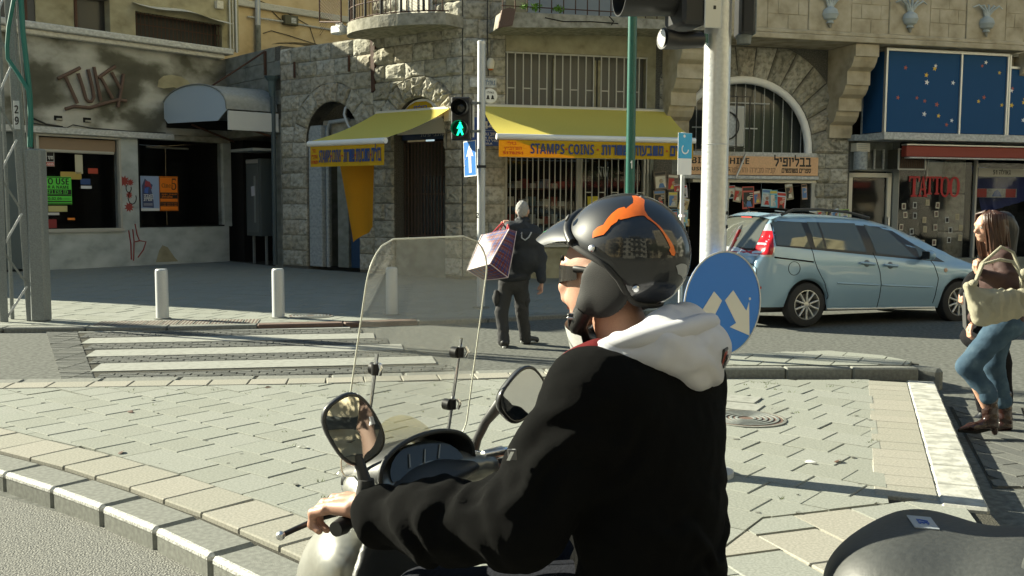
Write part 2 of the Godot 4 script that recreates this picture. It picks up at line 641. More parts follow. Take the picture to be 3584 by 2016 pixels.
func _ready() -> void:
	rng.seed = 7
	var cam := Camera3D.new()
	cam.name = "camera"
	cam.position = V(0, 1.74, 0)
	cam.rotation = V(-atan(303.0 / 3500.0), 0, 0.005)
	cam.fov = rad_to_deg(2.0 * atan(1008.0 / 3500.0))
	cam.near = 0.05
	cam.far = 400.0
	add_child(cam)
	cam.current = true
	var sky := ProceduralSkyMaterial.new()
	sky.sky_top_color = Color(0.40, 0.50, 0.60)
	sky.sky_horizon_color = Color(0.68, 0.76, 0.76)
	sky.sky_curve = 0.12
	sky.ground_bottom_color = Color(0.25, 0.24, 0.21)
	sky.ground_horizon_color = Color(0.45, 0.46, 0.46)
	var e := Environment.new()
	e.background_mode = Environment.BG_SKY
	e.sky = Sky.new()
	e.sky.sky_material = sky
	e.background_energy_multiplier = 0.44
	e.tonemap_mode = Environment.TONE_MAPPER_LINEAR
	e.tonemap_exposure = 3.25
	e.sdfgi_enabled = true
	e.ssao_enabled = true
	e.ssil_enabled = true
	var we := WorldEnvironment.new()
	we.name = "environment"
	we.environment = e
	add_child(we)
	var sun := DirectionalLight3D.new()
	sun.name = "sun"
	sun.light_color = Color(1.0, 0.98, 0.88)
	sun.light_energy = 1.6
	sun.light_angular_distance = 0.5
	sun.shadow_enabled = true
	var el := deg_to_rad(26.0)
	var az := deg_to_rad(22.0)
	sun.basis = Basis.looking_at(V(cos(el) * cos(az), -sin(el), cos(el) * sin(az)))
	add_child(sun)
	TK = wallf(-11.07, -23.7, .643, -.766)
	CH = wallf(-5.79, -25.2, .788, .616)
	GW = wallf(-7.81, -27.58, .647, .763)
	ST = wallf(-1.06, -21.5, .966, -.259)
	YL = wallf(-8.43, -31, .707, -.707)
	materials()
	ground()
	cafe_building()
	canopy_alley()
	corner_building()
	arch_building()
	other_side()
	awnings_and_signs()
	shop_goods()
	posts()
	car()
	walking_man()
	walking_women()
	scooter()
	rider()

func materials() -> void:
	M.near_asphalt = rm([[0.0, L(.06, .06, .056)], [.4, L(.14, .14, .13)], [.6, L(.22, .22, .20)], [1.0, L(.36, .355, .32)]], .9, 0.35, 0.9, .045, true, 3, .05)
	M.asphalt = nm(.165, .17, .155, .9, 1.1, .72, .25, .03, true, 5, .2)
	M.slab = [nm(.30, .312, .275, .9, .5, .8, .12, .05, false, 11, .25), nm(.29, .30, .262, .9, .5, .8, .12, .05, false, 12, .25), nm(.31, .32, .285, .9, .5, .8, .12, .05, false, 13, .25)]
	M.pink_slab = [nm(.36, .345, .295, .9, .5, .82, .12, .05, false, 15, .25), nm(.34, .33, .28, .9, .5, .82, .12, .05, false, 16, .25)]
	M.dirt = nm(.13, .126, .105, 1.0, .3, .5, .5, .05)
	M.kerb = nm(.24, .245, .22, .85, .6, .75, .2, .03, false, 18, .2)
	M.kerb_paint = rm([[0.0, L(.24, .24, .22)], [.4, L(.32, .32, .3)], [.55, L(.52, .52, .49)], [1.0, L(.62, .62, .59)]], .8, .35, .3, .03, false, 19, .1)
	M.kerb_white = rm([[0.0, L(.26, .26, .235)], [.35, L(.32, .32, .29)], [.6, L(.42, .415, .375)], [1.0, L(.5, .495, .45)]], .85, 1.6, .2, .02, true, 20, .1)
	M.paver = [nm(.17, .175, .165, .9, .3, .7, .3, .05, false, 22, .2), nm(.195, .20, .185, .9, .3, .7, .3, .05, false, 23, .2), nm(.145, .15, .14, .9, .3, .7, .3, .05, false, 24, .2)]
	M.stripe = rm([[0.0, L(.2, .2, .18)], [.4, L(.26, .265, .24)], [1.0, L(.31, .315, .285)]], .85, 1.0, .15, .02, true, 25, .2)
	M.tactile = nm(.3, .29, .25, .9, .5, .8, .1, .05, false, 27)
	M.rust_paint = nm(.19, .12, .09, .8, .3, .6, .1, .05)
	M.stain_plaster = rm([[0.0, L(.08, .078, .06)], [.36, L(.12, .118, .092)], [.47, L(.24, .24, .205)], [.6, L(.38, .38, .34)], [.8, L(.47, .465, .42)], [1.0, L(.58, .57, .53)]], .95, 5.0, .5, .009, true, 31, .05, 6)
	M.low_plaster = rm([[0.0, L(.2, .22, .215)], [.3, L(.38, .42, .41)], [.6, L(.48, .52, .51)], [1.0, L(.58, .62, .61)]], .9, 4.0, .3, .012, true, 33, .05, 5)
	M.trim_white = nm(.68, .69, .66, .7, 1.2, .7, .1, .03, true, 35)
	M.beam = rm([[0.0, L(.34, .33, .28)], [.35, L(.54, .52, .45)], [1.0, L(.7, .68, .6)]], .85, 1.4, .3, .03, true, 36)
	M.stone = []
	for i in 5:
		var c: Array = [[.43, .415, .35], [.38, .36, .29], [.47, .45, .385], [.34, .325, .27], [.42, .385, .31]][i]
		M.stone.append(rm([[0.0, L(c[0] * .25, c[1] * .26, c[2] * .25)], [.34, L(c[0] * .68, c[1] * .68, c[2] * .66)], [.55, L(c[0], c[1], c[2])], [1.0, L(c[0] * 1.15, c[1] * 1.15, c[2] * 1.15)]], .95, 1.6, .8, .022, true, 41 + i, .06, 5))
	M.mortar = nm(.22, .21, .18, 1.0, .6, .6, .6, .03)
	M.smooth_stone = rm([[0.0, L(.28, .24, .16)], [.35, L(.42, .36, .25)], [.7, L(.50, .44, .32)], [1.0, L(.57, .51, .39)]], .9, 3.0, .25, .012, true, 51, .06)
	M.grey_block = rm([[0.0, L(.11, .12, .10)], [.35, L(.19, .20, .175)], [.7, L(.25, .26, .235)], [1.0, L(.32, .33, .3)]], .95, 2.4, .3, .014, true, 52, .06)
	M.yellow_wall = rm([[0.0, L(.36, .25, .13)], [.3, L(.58, .45, .26)], [.6, L(.66, .52, .31)], [1.0, L(.72, .6, .38)]], .95, 4.0, .3, .011, true, 54, .05, 6)
	M.olive_wall = rm([[0.0, L(.18, .16, .10)], [.4, L(.31, .285, .19)], [.7, L(.37, .345, .235)], [1.0, L(.42, .39, .27)]], .95, 3.0, .3, .013, true, 55, .05)
	M.concrete = rm([[0.0, L(.14, .13, .10)], [.4, L(.27, .26, .21)], [1.0, L(.42, .40, .34)]], .95, 2.0, .6, .02, true, 56, .05)
	M.blue_plaster = rm([[0.0, L(.18, .19, .19)], [.4, L(.30, .33, .34)], [1.0, L(.42, .45, .46)]], .9, 1.4, .3, .03, true, 57)
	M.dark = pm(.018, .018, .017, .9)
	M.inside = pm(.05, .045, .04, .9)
	M.frame = pm(.42, .41, .36, .5)
	M.alu = pm(.55, .55, .52, .4, .6)
	M.white = pm(.78, .78, .75, .5)
	M.cream = pm(.62, .58, .47, .6)
	M.rust = nm(.13, .06, .035, .8, .2, .5, .1, .05, false, 61)
	M.steel = pm(.6, .61, .62, .35, 1.0)
	M.chrome = pm(.85, .86, .88, .12, 1.0)
	M.galv = nm(.52, .54, .54, .5, .4, .85, .03, .04, false, 63)
	M.galv.metallic = .35
	M.pole_silver = nm(.62, .63, .62, .35, .5, .88, .12, .03, false, 64, .03)
	M.pole_silver.metallic = .55
	M.tower = nm(.22, .24, .23, .6, .5, .8, .05, .03, false, 65)
	M.green_pole = nm(.012, .115, .085, .35, .5, .8, .02, .03, false, 66)
	M.green_hose = pm(.01, .13, .10, .5)
	M.black = pm(.012, .012, .012, .45)
	M.black_gloss = pm(.005, .006, .008, .07)
	M.black_gloss.clearcoat_enabled = true
	M.black_gloss.clearcoat = 0.6
	M.rubber = pm(.02, .02, .02, .8)
	M.red = pm(.45, .03, .02, .5)
	M.red_dark = pm(.25, .035, .02, .6)
	M.blue = pm(.02, .08, .32, .4)
	M.blue_sign = pm(.02, .16, .55, .35)
	M.yellow_cloth = nm(.80, .68, .16, .85, .5, .85, .05, .05, false, 71)
	M.yellow_cloth.backlight_enabled = true
	M.yellow_cloth.backlight = Color(.6, .5, .12)
	M.valance = nm(.66, .42, .03, .85, .5, .9, .03, .05, false, 72)
	M.valance.backlight_enabled = true
	M.valance.backlight = Color(.6, .36, .02)
	M.orange_cloth = nm(.55, .26, .02, .9, .5, .85, .05, .05, false, 73)
	M.orange_cloth.backlight_enabled = true
	M.orange_cloth.backlight = Color(.3, .14, .01)
	M.skin = nm(.50, .285, .20, .5, .15, .9, .02, .05, false, 81)
	M.skin.subsurf_scatter_enabled = true
	M.skin.subsurf_scatter_strength = .15
	M.skin_dark = nm(.33, .18, .115, .55, .15, .9, .02, .05, false, 82)
	M.pane = glass(.10, Color(.75, .8, .78))
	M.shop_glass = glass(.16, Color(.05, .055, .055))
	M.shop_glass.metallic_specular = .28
	M.car_glass = pm(.012, .014, .014, .02)
	M.car_glass.metallic_specular = .9

# ------------------------------------------------------------------ ground
func clipped(cell: PackedVector2Array, poly: PackedVector2Array) -> PackedVector2Array:
	var best := PackedVector2Array()
	for p in Geometry2D.intersect_polygons(cell, poly):
		if p.size() > 2 and (best.is_empty() or area(p) > area(best)): best = p
	return best

func area(p: PackedVector2Array) -> float:
	var a := 0.0
	for i in p.size(): a += p[i].cross(p[(i + 1) % p.size()])
	return absf(a) / 2

func flat(poly: PackedVector2Array, y0: float, y1: float) -> Mesh:   # a slab on the ground from an outline in x, z
	var st := S()
	prism(poly, -y1, -y0, st, Transform3D(Basis(Vector3.RIGHT, Vector3.BACK, Vector3.DOWN), Vector3.ZERO))
	return done(st)

# paving units of w (along) by d (across), in rows at an angle, inside an outline
func pave(parent: Node3D, called: String, poly: PackedVector2Array, at: Vector2, deg: float, w: float, d: float, gap: float, y: float, th: float, mats: Array, limit := 300, uneven := 0.003, bond := 0.5, bev := 0.006, drop := 0.0) -> void:
	var ax := V2(cos(deg_to_rad(deg)), sin(deg_to_rad(deg)))
	var ay := V2(-ax.y, ax.x)
	var lo := V2(1e9, 1e9)
	var hi := -lo
	for p in poly:
		var q := V2((p - at).dot(ax), (p - at).dot(ay))
		lo = lo.min(q)
		hi = hi.max(q)
	var cells := []
	for j in range(int(floor(lo.y / d)), int(ceil(hi.y / d)) + 1):
		var sh := fposmod(j * bond, 1.0) * w
		for i in range(int(floor((lo.x - sh) / w)) - 1, int(ceil(hi.x / w)) + 1):
			var c := at + ax * (i * w + sh + w / 2) + ay * (j * d + d / 2)
			var cell := PackedVector2Array()
			for s in [V2(-1, -1), V2(1, -1), V2(1, 1), V2(-1, 1)]: cell.append(c + ax * s.x * (w - gap) / 2 + ay * s.y * (d - gap) / 2)
			var ins := 0
			for p in cell:
				if Geometry2D.is_point_in_polygon(p, poly): ins += 1
			if ins == 4: cells.append([c.length(), c, cell, true])
			else:
				var cut := clipped(cell, poly)
				if cut.size() > 2 and area(cut) > w * d * 0.04: cells.append([c.length(), c, cut, false])
	cells.sort_custom(func(a, b): return a[0] < b[0])
	var rest := S()
	var n := 0
	for cc in cells:
		var mat: Material = mats[rng.randi() % mats.size()]
		var up := rng.randf_range(-uneven, uneven) - (drop if rng.randf() < .15 else 0.0)
		if n < limit:
			if cc[3]:
				var tf := T(cc[1].x, y - th / 2 + up, cc[1].y, -deg + rng.randf_range(-.5, .5), rng.randf_range(-.25, .25), rng.randf_range(-.25, .25))
				add(parent, called, bb(V(w - gap, th, d - gap), bev), mat, tf)
			else: add(parent, called, flat(cc[2], y - th + up, y + up), mat)
		else: prism(cc[2], -(y + up), -(y - th + up), rest, Transform3D(Basis(Vector3.RIGHT, Vector3.BACK, Vector3.DOWN), Vector3.ZERO))
		n += 1
	if n > limit: add(parent, called + "s", done(rest), mats[0]).set_meta("kind", "stuff")

func ground() -> void:
	var big := P2([-160, -160, 160, -160, 160, 160, -160, 160])
	struct("road", flat(big, -0.3, 0.0), M.asphalt)
	var near := P2([-20, -9.2, -3.6, -6.1, -2.97, -5.72, -2.5, -5.42, -2.06, -5.13, -1.61, -4.83, -1.15, -4.5, -.7, -4.1, -.2, -3.6, .4, -2.95, 1.2, -2.2, 3, -1.6, 20, -1, 20, 6, -20, 6])
	struct("near_road", flat(near, 0.001, 0.006), M.near_asphalt)
	# the far pavement, its slabs and kerb
	var kl := P2([-40, -12.0, -12, -12.6, -6.66, -12.93, -4.6, -13.12, -2.35, -13.62, -.4, -14.3, 1, -14.95, 3, -15.9, 10, -18.3, 40, -27.5])
	var fp := kl.duplicate()
	fp.append_array(P2([60, -60, -60, -60]))
	var walk := struct("far_pavement", flat(fp, -0.1, FAR - 0.03), M.dirt)
	var inner := PackedVector2Array()
	for i in kl.size(): inner.append(kl[i] + V2(0.05, -0.3))
	var zone := PackedVector2Array()
	for i in range(1, kl.size() - 1): zone.append(inner[i])
	zone.append_array(P2([11, -24.6, -1.05, -21.45, -5.7, -25.1, -7.75, -27.5, -15.5, -18.5]))
	pave(walk, "paving_slab", zone, V2(-7, -13.5), 20, .4, .4, .012, FAR, .04, M.slab, 300, .003, .5, .006)
	for i in range(1, kl.size() - 1):
		var a := kl[i]
		var b := kl[i + 1] if i < kl.size() - 2 else V2(16, -20.2)
		var n := int((b - a).length() / 0.8)
		for k in n:
			var p := a.lerp(b, (k + .5) / n)
			var l := (b - a).length() / n - .008
			var m: Material = M.rust_paint if (k + i) % 9 == 4 else M.kerb
			add(walk, "kerbstone", bb(V(l, .2, .22), .015), m, T(p.x + .02, FAR - .092, p.y - .11, -rad_to_deg((b - a).angle())))
	# ribbed warning paving at the crossing
	var tp := thing("tactile_paving", "ribbed beige tactile paving strip along the far kerb beside two steel bollards", "paving")
	for k in 10:
		var u := lerpf(-5.62, -3.5, (k + .5) / 10)
		var zc := lerpf(-13.42, -13.78, (k + .5) / 10)
		var s := B(tp, "tactile_slab", M.tactile, -.1, -.03, .1, .008, -.26, .26, .004, T(u, FAR, zc, 10))
		for r in 4: B(s, "rib", M.rust_paint, -.09 + r * .048, .010, -.066 + r * .048, .022, -.25, .25, .004)
	manhole(V(-2.936, 0.122, -14.5), FAR, .33, "round iron manhole cover in the far pavement near the second bollard")
	# crossing of pavers with pale stripes
	var cr := struct("crossing", flat(P2([-3.98, -9.5, -5.85, -13.05, -2.2, -13.62, -.5, -9.95]), 0.0005, 0.004), M.dirt)
	var dx := V2(.97, -.245).normalized()
	for k in 4:
		var t: float = [.149, .443, .752, 1.06][k]
		var a := V2(-4.06, -9.72).lerp(V2(-5.6, -12.95), t)
		var b := V2(-.62, -10.35).lerp(V2(-2.15, -13.55), t)
		var hw := .25
		var nn := V2(-(b - a).normalized().y, (b - a).normalized().x) * hw
		add(cr, "stripe", flat(PackedVector2Array([a - nn, b - nn, b + nn, a + nn]), 0.002, 0.0145), M.stripe)
		var t2: float = [.0, .296, .598, .907][k]
		if k < 5:
			var c := V2(-4.06, -9.72).lerp(V2(-5.6, -12.95), t2)
			var d := V2(-.62, -10.35).lerp(V2(-2.15, -13.55), t2)
			var band := PackedVector2Array([c - nn * (.93 if k else .5), d - nn * (.93 if k else .5), d + nn * .93, c + nn * .93])
			pave(cr, "brick", band, c, rad_to_deg((d - c).angle()), .22, .096, .014, .014, .012, M.paver, 60, .002, .37, .003)
	pave(cr, "border_brick", P2([-4.3, -9.45, -6.1, -13.0, -5.72, -13.05, -4.0, -9.48]), V2(-4.3, -9.45), 6, .36, .1, .014, .014, .012, M.paver, 60, .002, 0.0, .003)
	# the paved island between the two roads
	var near_k := P2([-6.3, -7.6, -5.0, -7.25, -3.9, -6.75, -3.28, -6.31, -2.76, -5.97, -2.19, -5.53, -1.59, -5.02, -1.07, -4.52, -.5, -3.95, .1, -3.35, .8, -2.75, 1.55, -2.3])
	var outline := near_k.duplicate()
	outline.append_array(P2([2.15, -3.2, 2.62, -5.55, 3.88, -9.45, 3.98, -10.05, 3.75, -10.6, 3.1, -10.9, 2.0, -10.5, .2, -9.75, -1.8, -9.2, -4.4, -8.85, -6.5, -8.55, -7.0, -8.1]))
	var isl := struct("traffic_island", flat(outline, -.1, WALK - .025), M.dirt)
	# near kerbstones with a white painted edge
	var walked := 0.0
	var seg := .545
	for i in range(1, near_k.size() - 1):
		pass
	var pts := resample(near_k, seg)
	for i in pts.size() - 1:
		var a: Vector2 = pts[i]
		var b: Vector2 = pts[i + 1]
		var ang := -rad_to_deg((b - a).angle())
		var nv := V2(-(b - a).normalized().y, (b - a).normalized().x)
		var c := (a + b) / 2 + nv * .135
		var k := add(isl, "kerbstone", bb(V(seg - .022, .22, .25), .022), M.kerb, T(c.x, WALK - .11 + rng.randf_range(-.003, .003), c.y, ang + rng.randf_range(-.6, .6)))
		add(k, "painted_edge", bb(V(seg - .028, .046, .045), .016), M.kerb_paint, T(0, .0886, .1052))
	# a row of beige slabs behind the kerb
	var shift := PackedVector2Array()
	for p in near_k: shift.append(p)
	var row := resample(near_k, .36)
	for i in row.size() - 1:
		var a: Vector2 = row[i]
		var b: Vector2 = row[i + 1]
		var nv := -V2(-(b - a).normalized().y, (b - a).normalized().x)
		var c := (a + b) / 2 + nv * .19
		add(isl, "edge_slab", bb(V(.352, .045, .33), .007), M.pink_slab[rng.randi() % 2], T(c.x, WALK - .0225 + rng.randf_range(-.002, .003), c.y, -rad_to_deg((b - a).angle()) + rng.randf_range(-.7, .7)))
	# field of grey slabs
	var field := PackedVector2Array()
	for i in range(0, near_k.size() - 2):
		var d := (near_k[mini(i + 1, near_k.size() - 1)] - near_k[maxi(i - 1, 0)]).normalized()
		field.append(near_k[i] + V2(d.y, -d.x) * .365)
	field.append_array(P2([1.30, -5.05, 2.055, -5.32, 3.30, -9.12, 2.05, -9.12, .2, -9.1, -1.8, -8.75, -4.4, -8.45, -6.2, -8.2]))
	pave(isl, "paving_slab", field, V2(-2.1, -5.9), 38.5, .31, .30, .008, WALK, .045, M.slab, 300, .0022, .5, .005, .003)
	var ramp_field := P2([1.30, -5.03, 2.0, -5.28, 2.5, -5.5, 2.06, -3.6, 1.5, -2.9, .95, -3.1, .37, -3.62])
	pave(isl, "ramp_slab", ramp_field, V2(1.13, -4.98), 70, .42, .36, .012, WALK - .004, .045, [M.slab[2], M.pink_slab[0]], 80, .002, .5, .006)
	# beige strip and white kerb along the right edge, rows of edging at the far side
	for i in 17:
		var t := (i + .5) / 17.0
		var c := V2(3.43, -9.02).lerp(V2(2.19, -5.42), t)
		add(isl, "edge_slab", bb(V(.335, .045, .222), .006), M.pink_slab[rng.randi() % 2], T(c.x, WALK - .022 + rng.randf_range(-.002, .002), c.y, -18.5 + rng.randf_range(-.6, .6)))
		if i % 2 == 0:
			var d := V2(3.705, -8.93).lerp(V2(2.465, -5.33), t)
			add(isl, "kerbstone", bb(V(.24, .22, .44), .014), M.kerb_white, T(d.x, WALK - .105, d.y, -18.5 + rng.randf_range(-.5, .5)))
	var fe := P2([-6.4, -8.5, -4.4, -8.75, -1.8, -9.05, .2, -9.45, 2.0, -9.75])
	var fr := resample(fe, .34)
	for i in fr.size() - 1:
		var c: Vector2 = (fr[i] + fr[i + 1]) / 2
		var ang := -rad_to_deg((fr[i + 1] - fr[i]).angle())
		add(isl, "edge_slab", bb(V(.33, .045, .27), .006), M.pink_slab[i % 2], T(c.x, WALK - .02, c.y + .15, ang))
		if i % 2 == 0: add(isl, "kerbstone", bb(V(.66, .2, .2), .012), M.kerb, T(c.x + .17, WALK - .1, c.y - .1, ang))
	# raised end of the island behind the round sign
	var rp := P2([1.3, -9.22, 3.55, -9.3, 3.80, -9.33, 3.95, -9.6, 3.78, -10.0, 3.3, -10.35, 2.3, -10.1, 1.2, -9.8])
	var ri := struct("raised_kerb_island", flat(rp, .1, WALK + .07), M.dirt)
	for i in 4:
		add(ri, "kerbstone", bb(V(.62, .25, .12), .015), M.kerb, T(1.6 + i * .628, WALK - .03, -9.2 - i * .022, 2))
	add(ri, "kerbstone", bb(V(.3, .26, .12), .03), M.kerb, T(3.92, WALK - .05, -9.36, -50))
	pave(ri, "paving_slab", P2([1.35, -9.27, 3.75, -9.37, 3.88, -9.6, 3.72, -9.95, 3.28, -10.28, 2.3, -10.03, 1.25, -9.74]), V2(1.4, -9.3), 28, .4, .36, .012, WALK + .098, .04, M.slab, 60, .003)
	manhole(V(1.759, 0.133, -7.4), WALK, .30, "round iron manhole cover with ribbed rings set in the island right of the rider")
	manhole(V(0.318, 0.195, -7.7), WALK, .30, "round iron manhole cover in the island behind the right mirror")
	for q in [[1.834, -7.839, .3, .2], [1.891, -8.15, .3, .2]]:
		solo("access_cover", "pale square utility cover in the island paving, " + ("the one nearer the ribbed manhole" if q[1] > -8.0 else "the one farther from the manhole"), "cover", bb(V(.3, .012, .26), .004), M.stripe, T(q[0], WALK + .004, q[1], -28))
	# paver strip and pale crossing bar under the women
	var rc := struct("right_crossing", flat(P2([2.95, -6.0, 3.75, -8.45, 5.6, -8.45, 5.6, -6.0]), .0005, .003), M.dirt)
	pave(rc, "brick", P2([2.97, -6.02, 3.77, -8.43, 4.35, -8.43, 3.3, -6.02]), V2(3.3, -6.0), 70, .5, .145, .012, .013, .012, M.paver, 60, .002, .5, .004)
	add(rc, "stripe", flat(P2([3.36, -6.2, 4.15, -7.75, 5.6, -7.75, 5.6, -6.2]), .002, .014), M.kerb_white)
	# worn spots and weeds between the slabs
	var sp := S()
	var gr := S()
	var r := RandomNumberGenerator.new()
	r.seed = 21
	for i in 90:
		var p := V2(r.randf_range(-4.5, 3.0), r.randf_range(-8.8, -4.4))
		if not Geometry2D.is_point_in_polygon(p, field): continue
		var q := PackedVector2Array()
		var rad := r.randf_range(.006, .022)
		for k in 9: q.append(p + V2(cos(TAU * k / 9), sin(TAU * k / 9) * .9) * rad * r.randf_range(.7, 1.2))
		prism(q, -(WALK + .0035), -(WALK + .001), sp, Transform3D(Basis(Vector3.RIGHT, Vector3.BACK, Vector3.DOWN), Vector3.ZERO))
	add(isl, "gum_spots", done(sp), nm(.21, .215, .19, .95, .2, .7, .0, .05)).set_meta("kind", "stuff")
	for i in 90:
		var p := V2(r.randf_range(-5.0, 3.3), r.randf_range(-9.0, -8.2)) if i < 55 else V2(r.randf_range(-3.4, 2.8), r.randf_range(-8, -4.6))
		if not Geometry2D.is_point_in_polygon(p, field): continue
		for k in 5:
			var d := V(r.randf_range(-.03, .03), r.randf_range(.008, .03), r.randf_range(-.02, .02))
			var o := V(p.x + r.randf_range(-.03, .03), WALK - .004, p.y)
			for v in [o, o + d + V(.004, 0, 0), o + V(.006, 0, .002)]: gr.add_vertex(v)
	add(isl, "joint_weeds", done(gr), pm(.10, .14, .03, .8)).set_meta("kind", "stuff")
	# small litter
	var lit := [[-1.371, -6.466, "white"], [2.053, -6.169, "leaf"], [-2.501, -6.297, "leaf"], [-2.912, -7.528, "leaf"], [1.874, -6.144, "white"], [-2.105, -8.555, "leaf"]]
	var where := ["on the island slabs left of the mirror", "brown one on the island slabs right of the rider", "on the beige edge slabs at lower left", "among grey slabs at left", "by the broken slab right of the rider", "at the far edge of the island"]
	for i in lit.size():
		var w: bool = lit[i][2] == "white"
		var f := sheet(3, 2, func(u, v): return V((u - .5) * .07, .012 * sin(u * 3.0) * v, (v - .5) * .035 * (1 - absf(u - .5))))
		solo("scrap_of_paper" if w else "fallen_leaf", ("crumpled white paper scrap " if w else "small dry leaf lying ") + where[i], "litter" if w else "leaf", f, M.white if w else M.rust, T(lit[i][0], WALK + .004, lit[i][1], i * 47))
	var cg := solo("cigarette_end", "white and orange cigarette end on the pavers by the brown boot", "litter", tube(P3([-.03, 0, 0, .03, 0, 0]), .004, 6), M.white)
	var cp := V2(3.22, -7.365)
	cg.transform = T(cp.x, .02, cp.y, 10)

func resample(p: PackedVector2Array, step: float) -> Array:
	var out := [p[0]]
	var left := step
	for i in p.size() - 1:
		var a := p[i]
		var l := (p[i + 1] - a).length()
		var at := 0.0
		while at + left <= l:
			at += left
			out.append(a.lerp(p[i + 1], at / l))
			left = step
		left -= l - at
	return out

func manhole(at: Vector3, y: float, r: float, label: String) -> void:
	var g := V(at.x, y + .004, at.z)
	var t := thing("manhole_cover", label, "manhole cover", Transform3D(Basis(), g))
	add(t, "frame", lathe([r, -.02, r, .004, r * .93, .006, r * .92, -.02], 32), M.kerb)
	add(t, "lid", lathe([r * .915, -.02, r * .915, .002, 0, .002], 32), M.rust_paint)
	for k in 5: add(t, "ring", lathe([r * (.2 + k * .14), 0, r * (.2 + k * .14), .008, r * (.26 + k * .14), .008, r * (.26 + k * .14), 0], 28), M.tower)

# ------------------------------------------------------------------ buildings
func poly_box(root: Node3D, called: String, mat: Material, poly: PackedVector2Array, z0: float, z1: float, base := Transform3D()) -> MeshInstance3D:
	return add(root, called, prism(poly, z0, z1), mat, base)

func rect(x0: float, y0: float, x1: float, y1: float) -> PackedVector2Array:
	return PackedVector2Array([V2(x0, y0), V2(x1, y0), V2(x1, y1), V2(x0, y1)])

func stones(root: Node3D, base: Transform3D, u0: float, v0: float, u1: float, v1: float, course: float, holes: Array, jut := .05, lmin := .36, lmax := .62, mats: Array = []) -> void:
	if mats.is_empty(): mats = M.stone
	var rows := maxi(1, roundi((v1 - v0) / course))
	var h := (v1 - v0) / rows
	for j in rows:
		var x := u0
		while x < u1 - .01:
			var l := rng.randf_range(lmin, lmax)
			if j % 2 == 1 and x == u0: l *= .55
			if u1 - x - l < lmin * .6: l = u1 - x
			var cell := rect(x + .005, v0 + j * h + .005, x + l - .005, v0 + (j + 1) * h - .005)
			var whole := true
			var left := [cell]
			for hole in holes:
				var nx := []
				for c in left:
					for r in Geometry2D.clip_polygons(c, hole): nx.append(r)
				left = nx
			if left.size() != 1 or absf(area(left[0]) - area(cell)) > 1e-4: whole = false
			var mat: Material = mats[rng.randi() % mats.size()]
			var sc := jut * rng.randf_range(.6, 1.3)
			if whole: add(root, "stone_block", rough_stone(rng.randi() % 9, .25), mat, base * TS(x + l / 2, v0 + (j + .5) * h, .02 * (sc / .05), l - .01, h - .01, sc * 4.0))
			else:
				for c in left:
					if area(c) > .004: add(root, "stone_block", stone_poly(c, sc, rng.randi() % 50), mat, base * T(0, 0, .002))
			x += l

func arch_poly(cx: float, cy: float, r: float, foot: float, n := 20, ry := 0.0) -> PackedVector2Array:
	var p := PackedVector2Array()
	for i in n + 1:
		var a := PI * i / n
		p.append(V2(cx + r * cos(a), cy + (ry if ry > 0.0 else r) * sin(a)))
	if foot < cy:
		p.append(V2(cx - r, foot))
		p.append(V2(cx + r, foot))
	return p

func voussoirs(root: Node3D, base: Transform3D, cx: float, cy: float, r0: float, r1: float, n: int, jut: float, a0 := 0.0, a1 := PI) -> void:
	for i in n:
		var p := PackedVector2Array()
		var t0 := lerpf(a0, a1, (i + .02) / n)
		var t1 := lerpf(a0, a1, (i + .98) / n)
		for k in 4: p.append(V2(cx, cy) + V2(cos(lerpf(t0, t1, k / 3.0)), sin(lerpf(t0, t1, k / 3.0))) * r0)
		for k in 4: p.append(V2(cx, cy) + V2(cos(lerpf(t1, t0, k / 3.0)), sin(lerpf(t1, t0, k / 3.0))) * r1)
		add(root, "arch_stone", stone_poly(p, jut * rng.randf_range(.8, 1.3), i + 60, .1), M.stone[rng.randi() % 5], base * T(0, 0, .01))

func grille(root: Node3D, base: Transform3D, u0: float, v0: float, u1: float, v1: float, n: int, z: float, r: float, mat: Material, rails: Array, alt := true) -> Node3D:
	var g := Node3D.new()
	var n0: int = root.get_meta("grilles", 0)
	root.set_meta("grilles", n0 + 1)
	g.name = "window_grille" if n0 == 0 else "window_grille_%03d" % n0
	g.transform = base
	root.add_child(g, true)
	for i in n + 1:
		var u := lerpf(u0, u1, float(i) / n)
		B(g, "grille_bar", mat, u - r, v0, u + r, v1, z - r, z + r, .002)
	for v in rails:
		if alt:
			for i in range(0, n, 2): B(g, "grille_rail", mat, lerpf(u0, u1, float(i) / n) + r, v - r, lerpf(u0, u1, float(i + 1) / n) - r, v + r, z - r * .8, z + r * .8, .002)
		else: B(g, "grille_rail", mat, u0, v - r, u1, v + r, z - r * 2.2, z - r * 1.1, .002)
	for v in [v0, v1]: B(g, "grille_rail", mat, u0 - .03, v - .018, u1 + .03, v + .018, z - .03, z - r - .001, .003)
	return g

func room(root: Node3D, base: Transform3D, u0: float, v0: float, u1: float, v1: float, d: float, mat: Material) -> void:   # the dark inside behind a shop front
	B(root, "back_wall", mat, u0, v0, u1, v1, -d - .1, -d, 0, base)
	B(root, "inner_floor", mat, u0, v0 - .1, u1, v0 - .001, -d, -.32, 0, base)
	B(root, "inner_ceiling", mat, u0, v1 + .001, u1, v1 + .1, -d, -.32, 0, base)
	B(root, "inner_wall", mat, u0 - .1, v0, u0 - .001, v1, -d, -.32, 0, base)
	B(root, "inner_wall", mat, u1 + .001, v0, u1 + .1, v1, -d, -.32, 0, base)

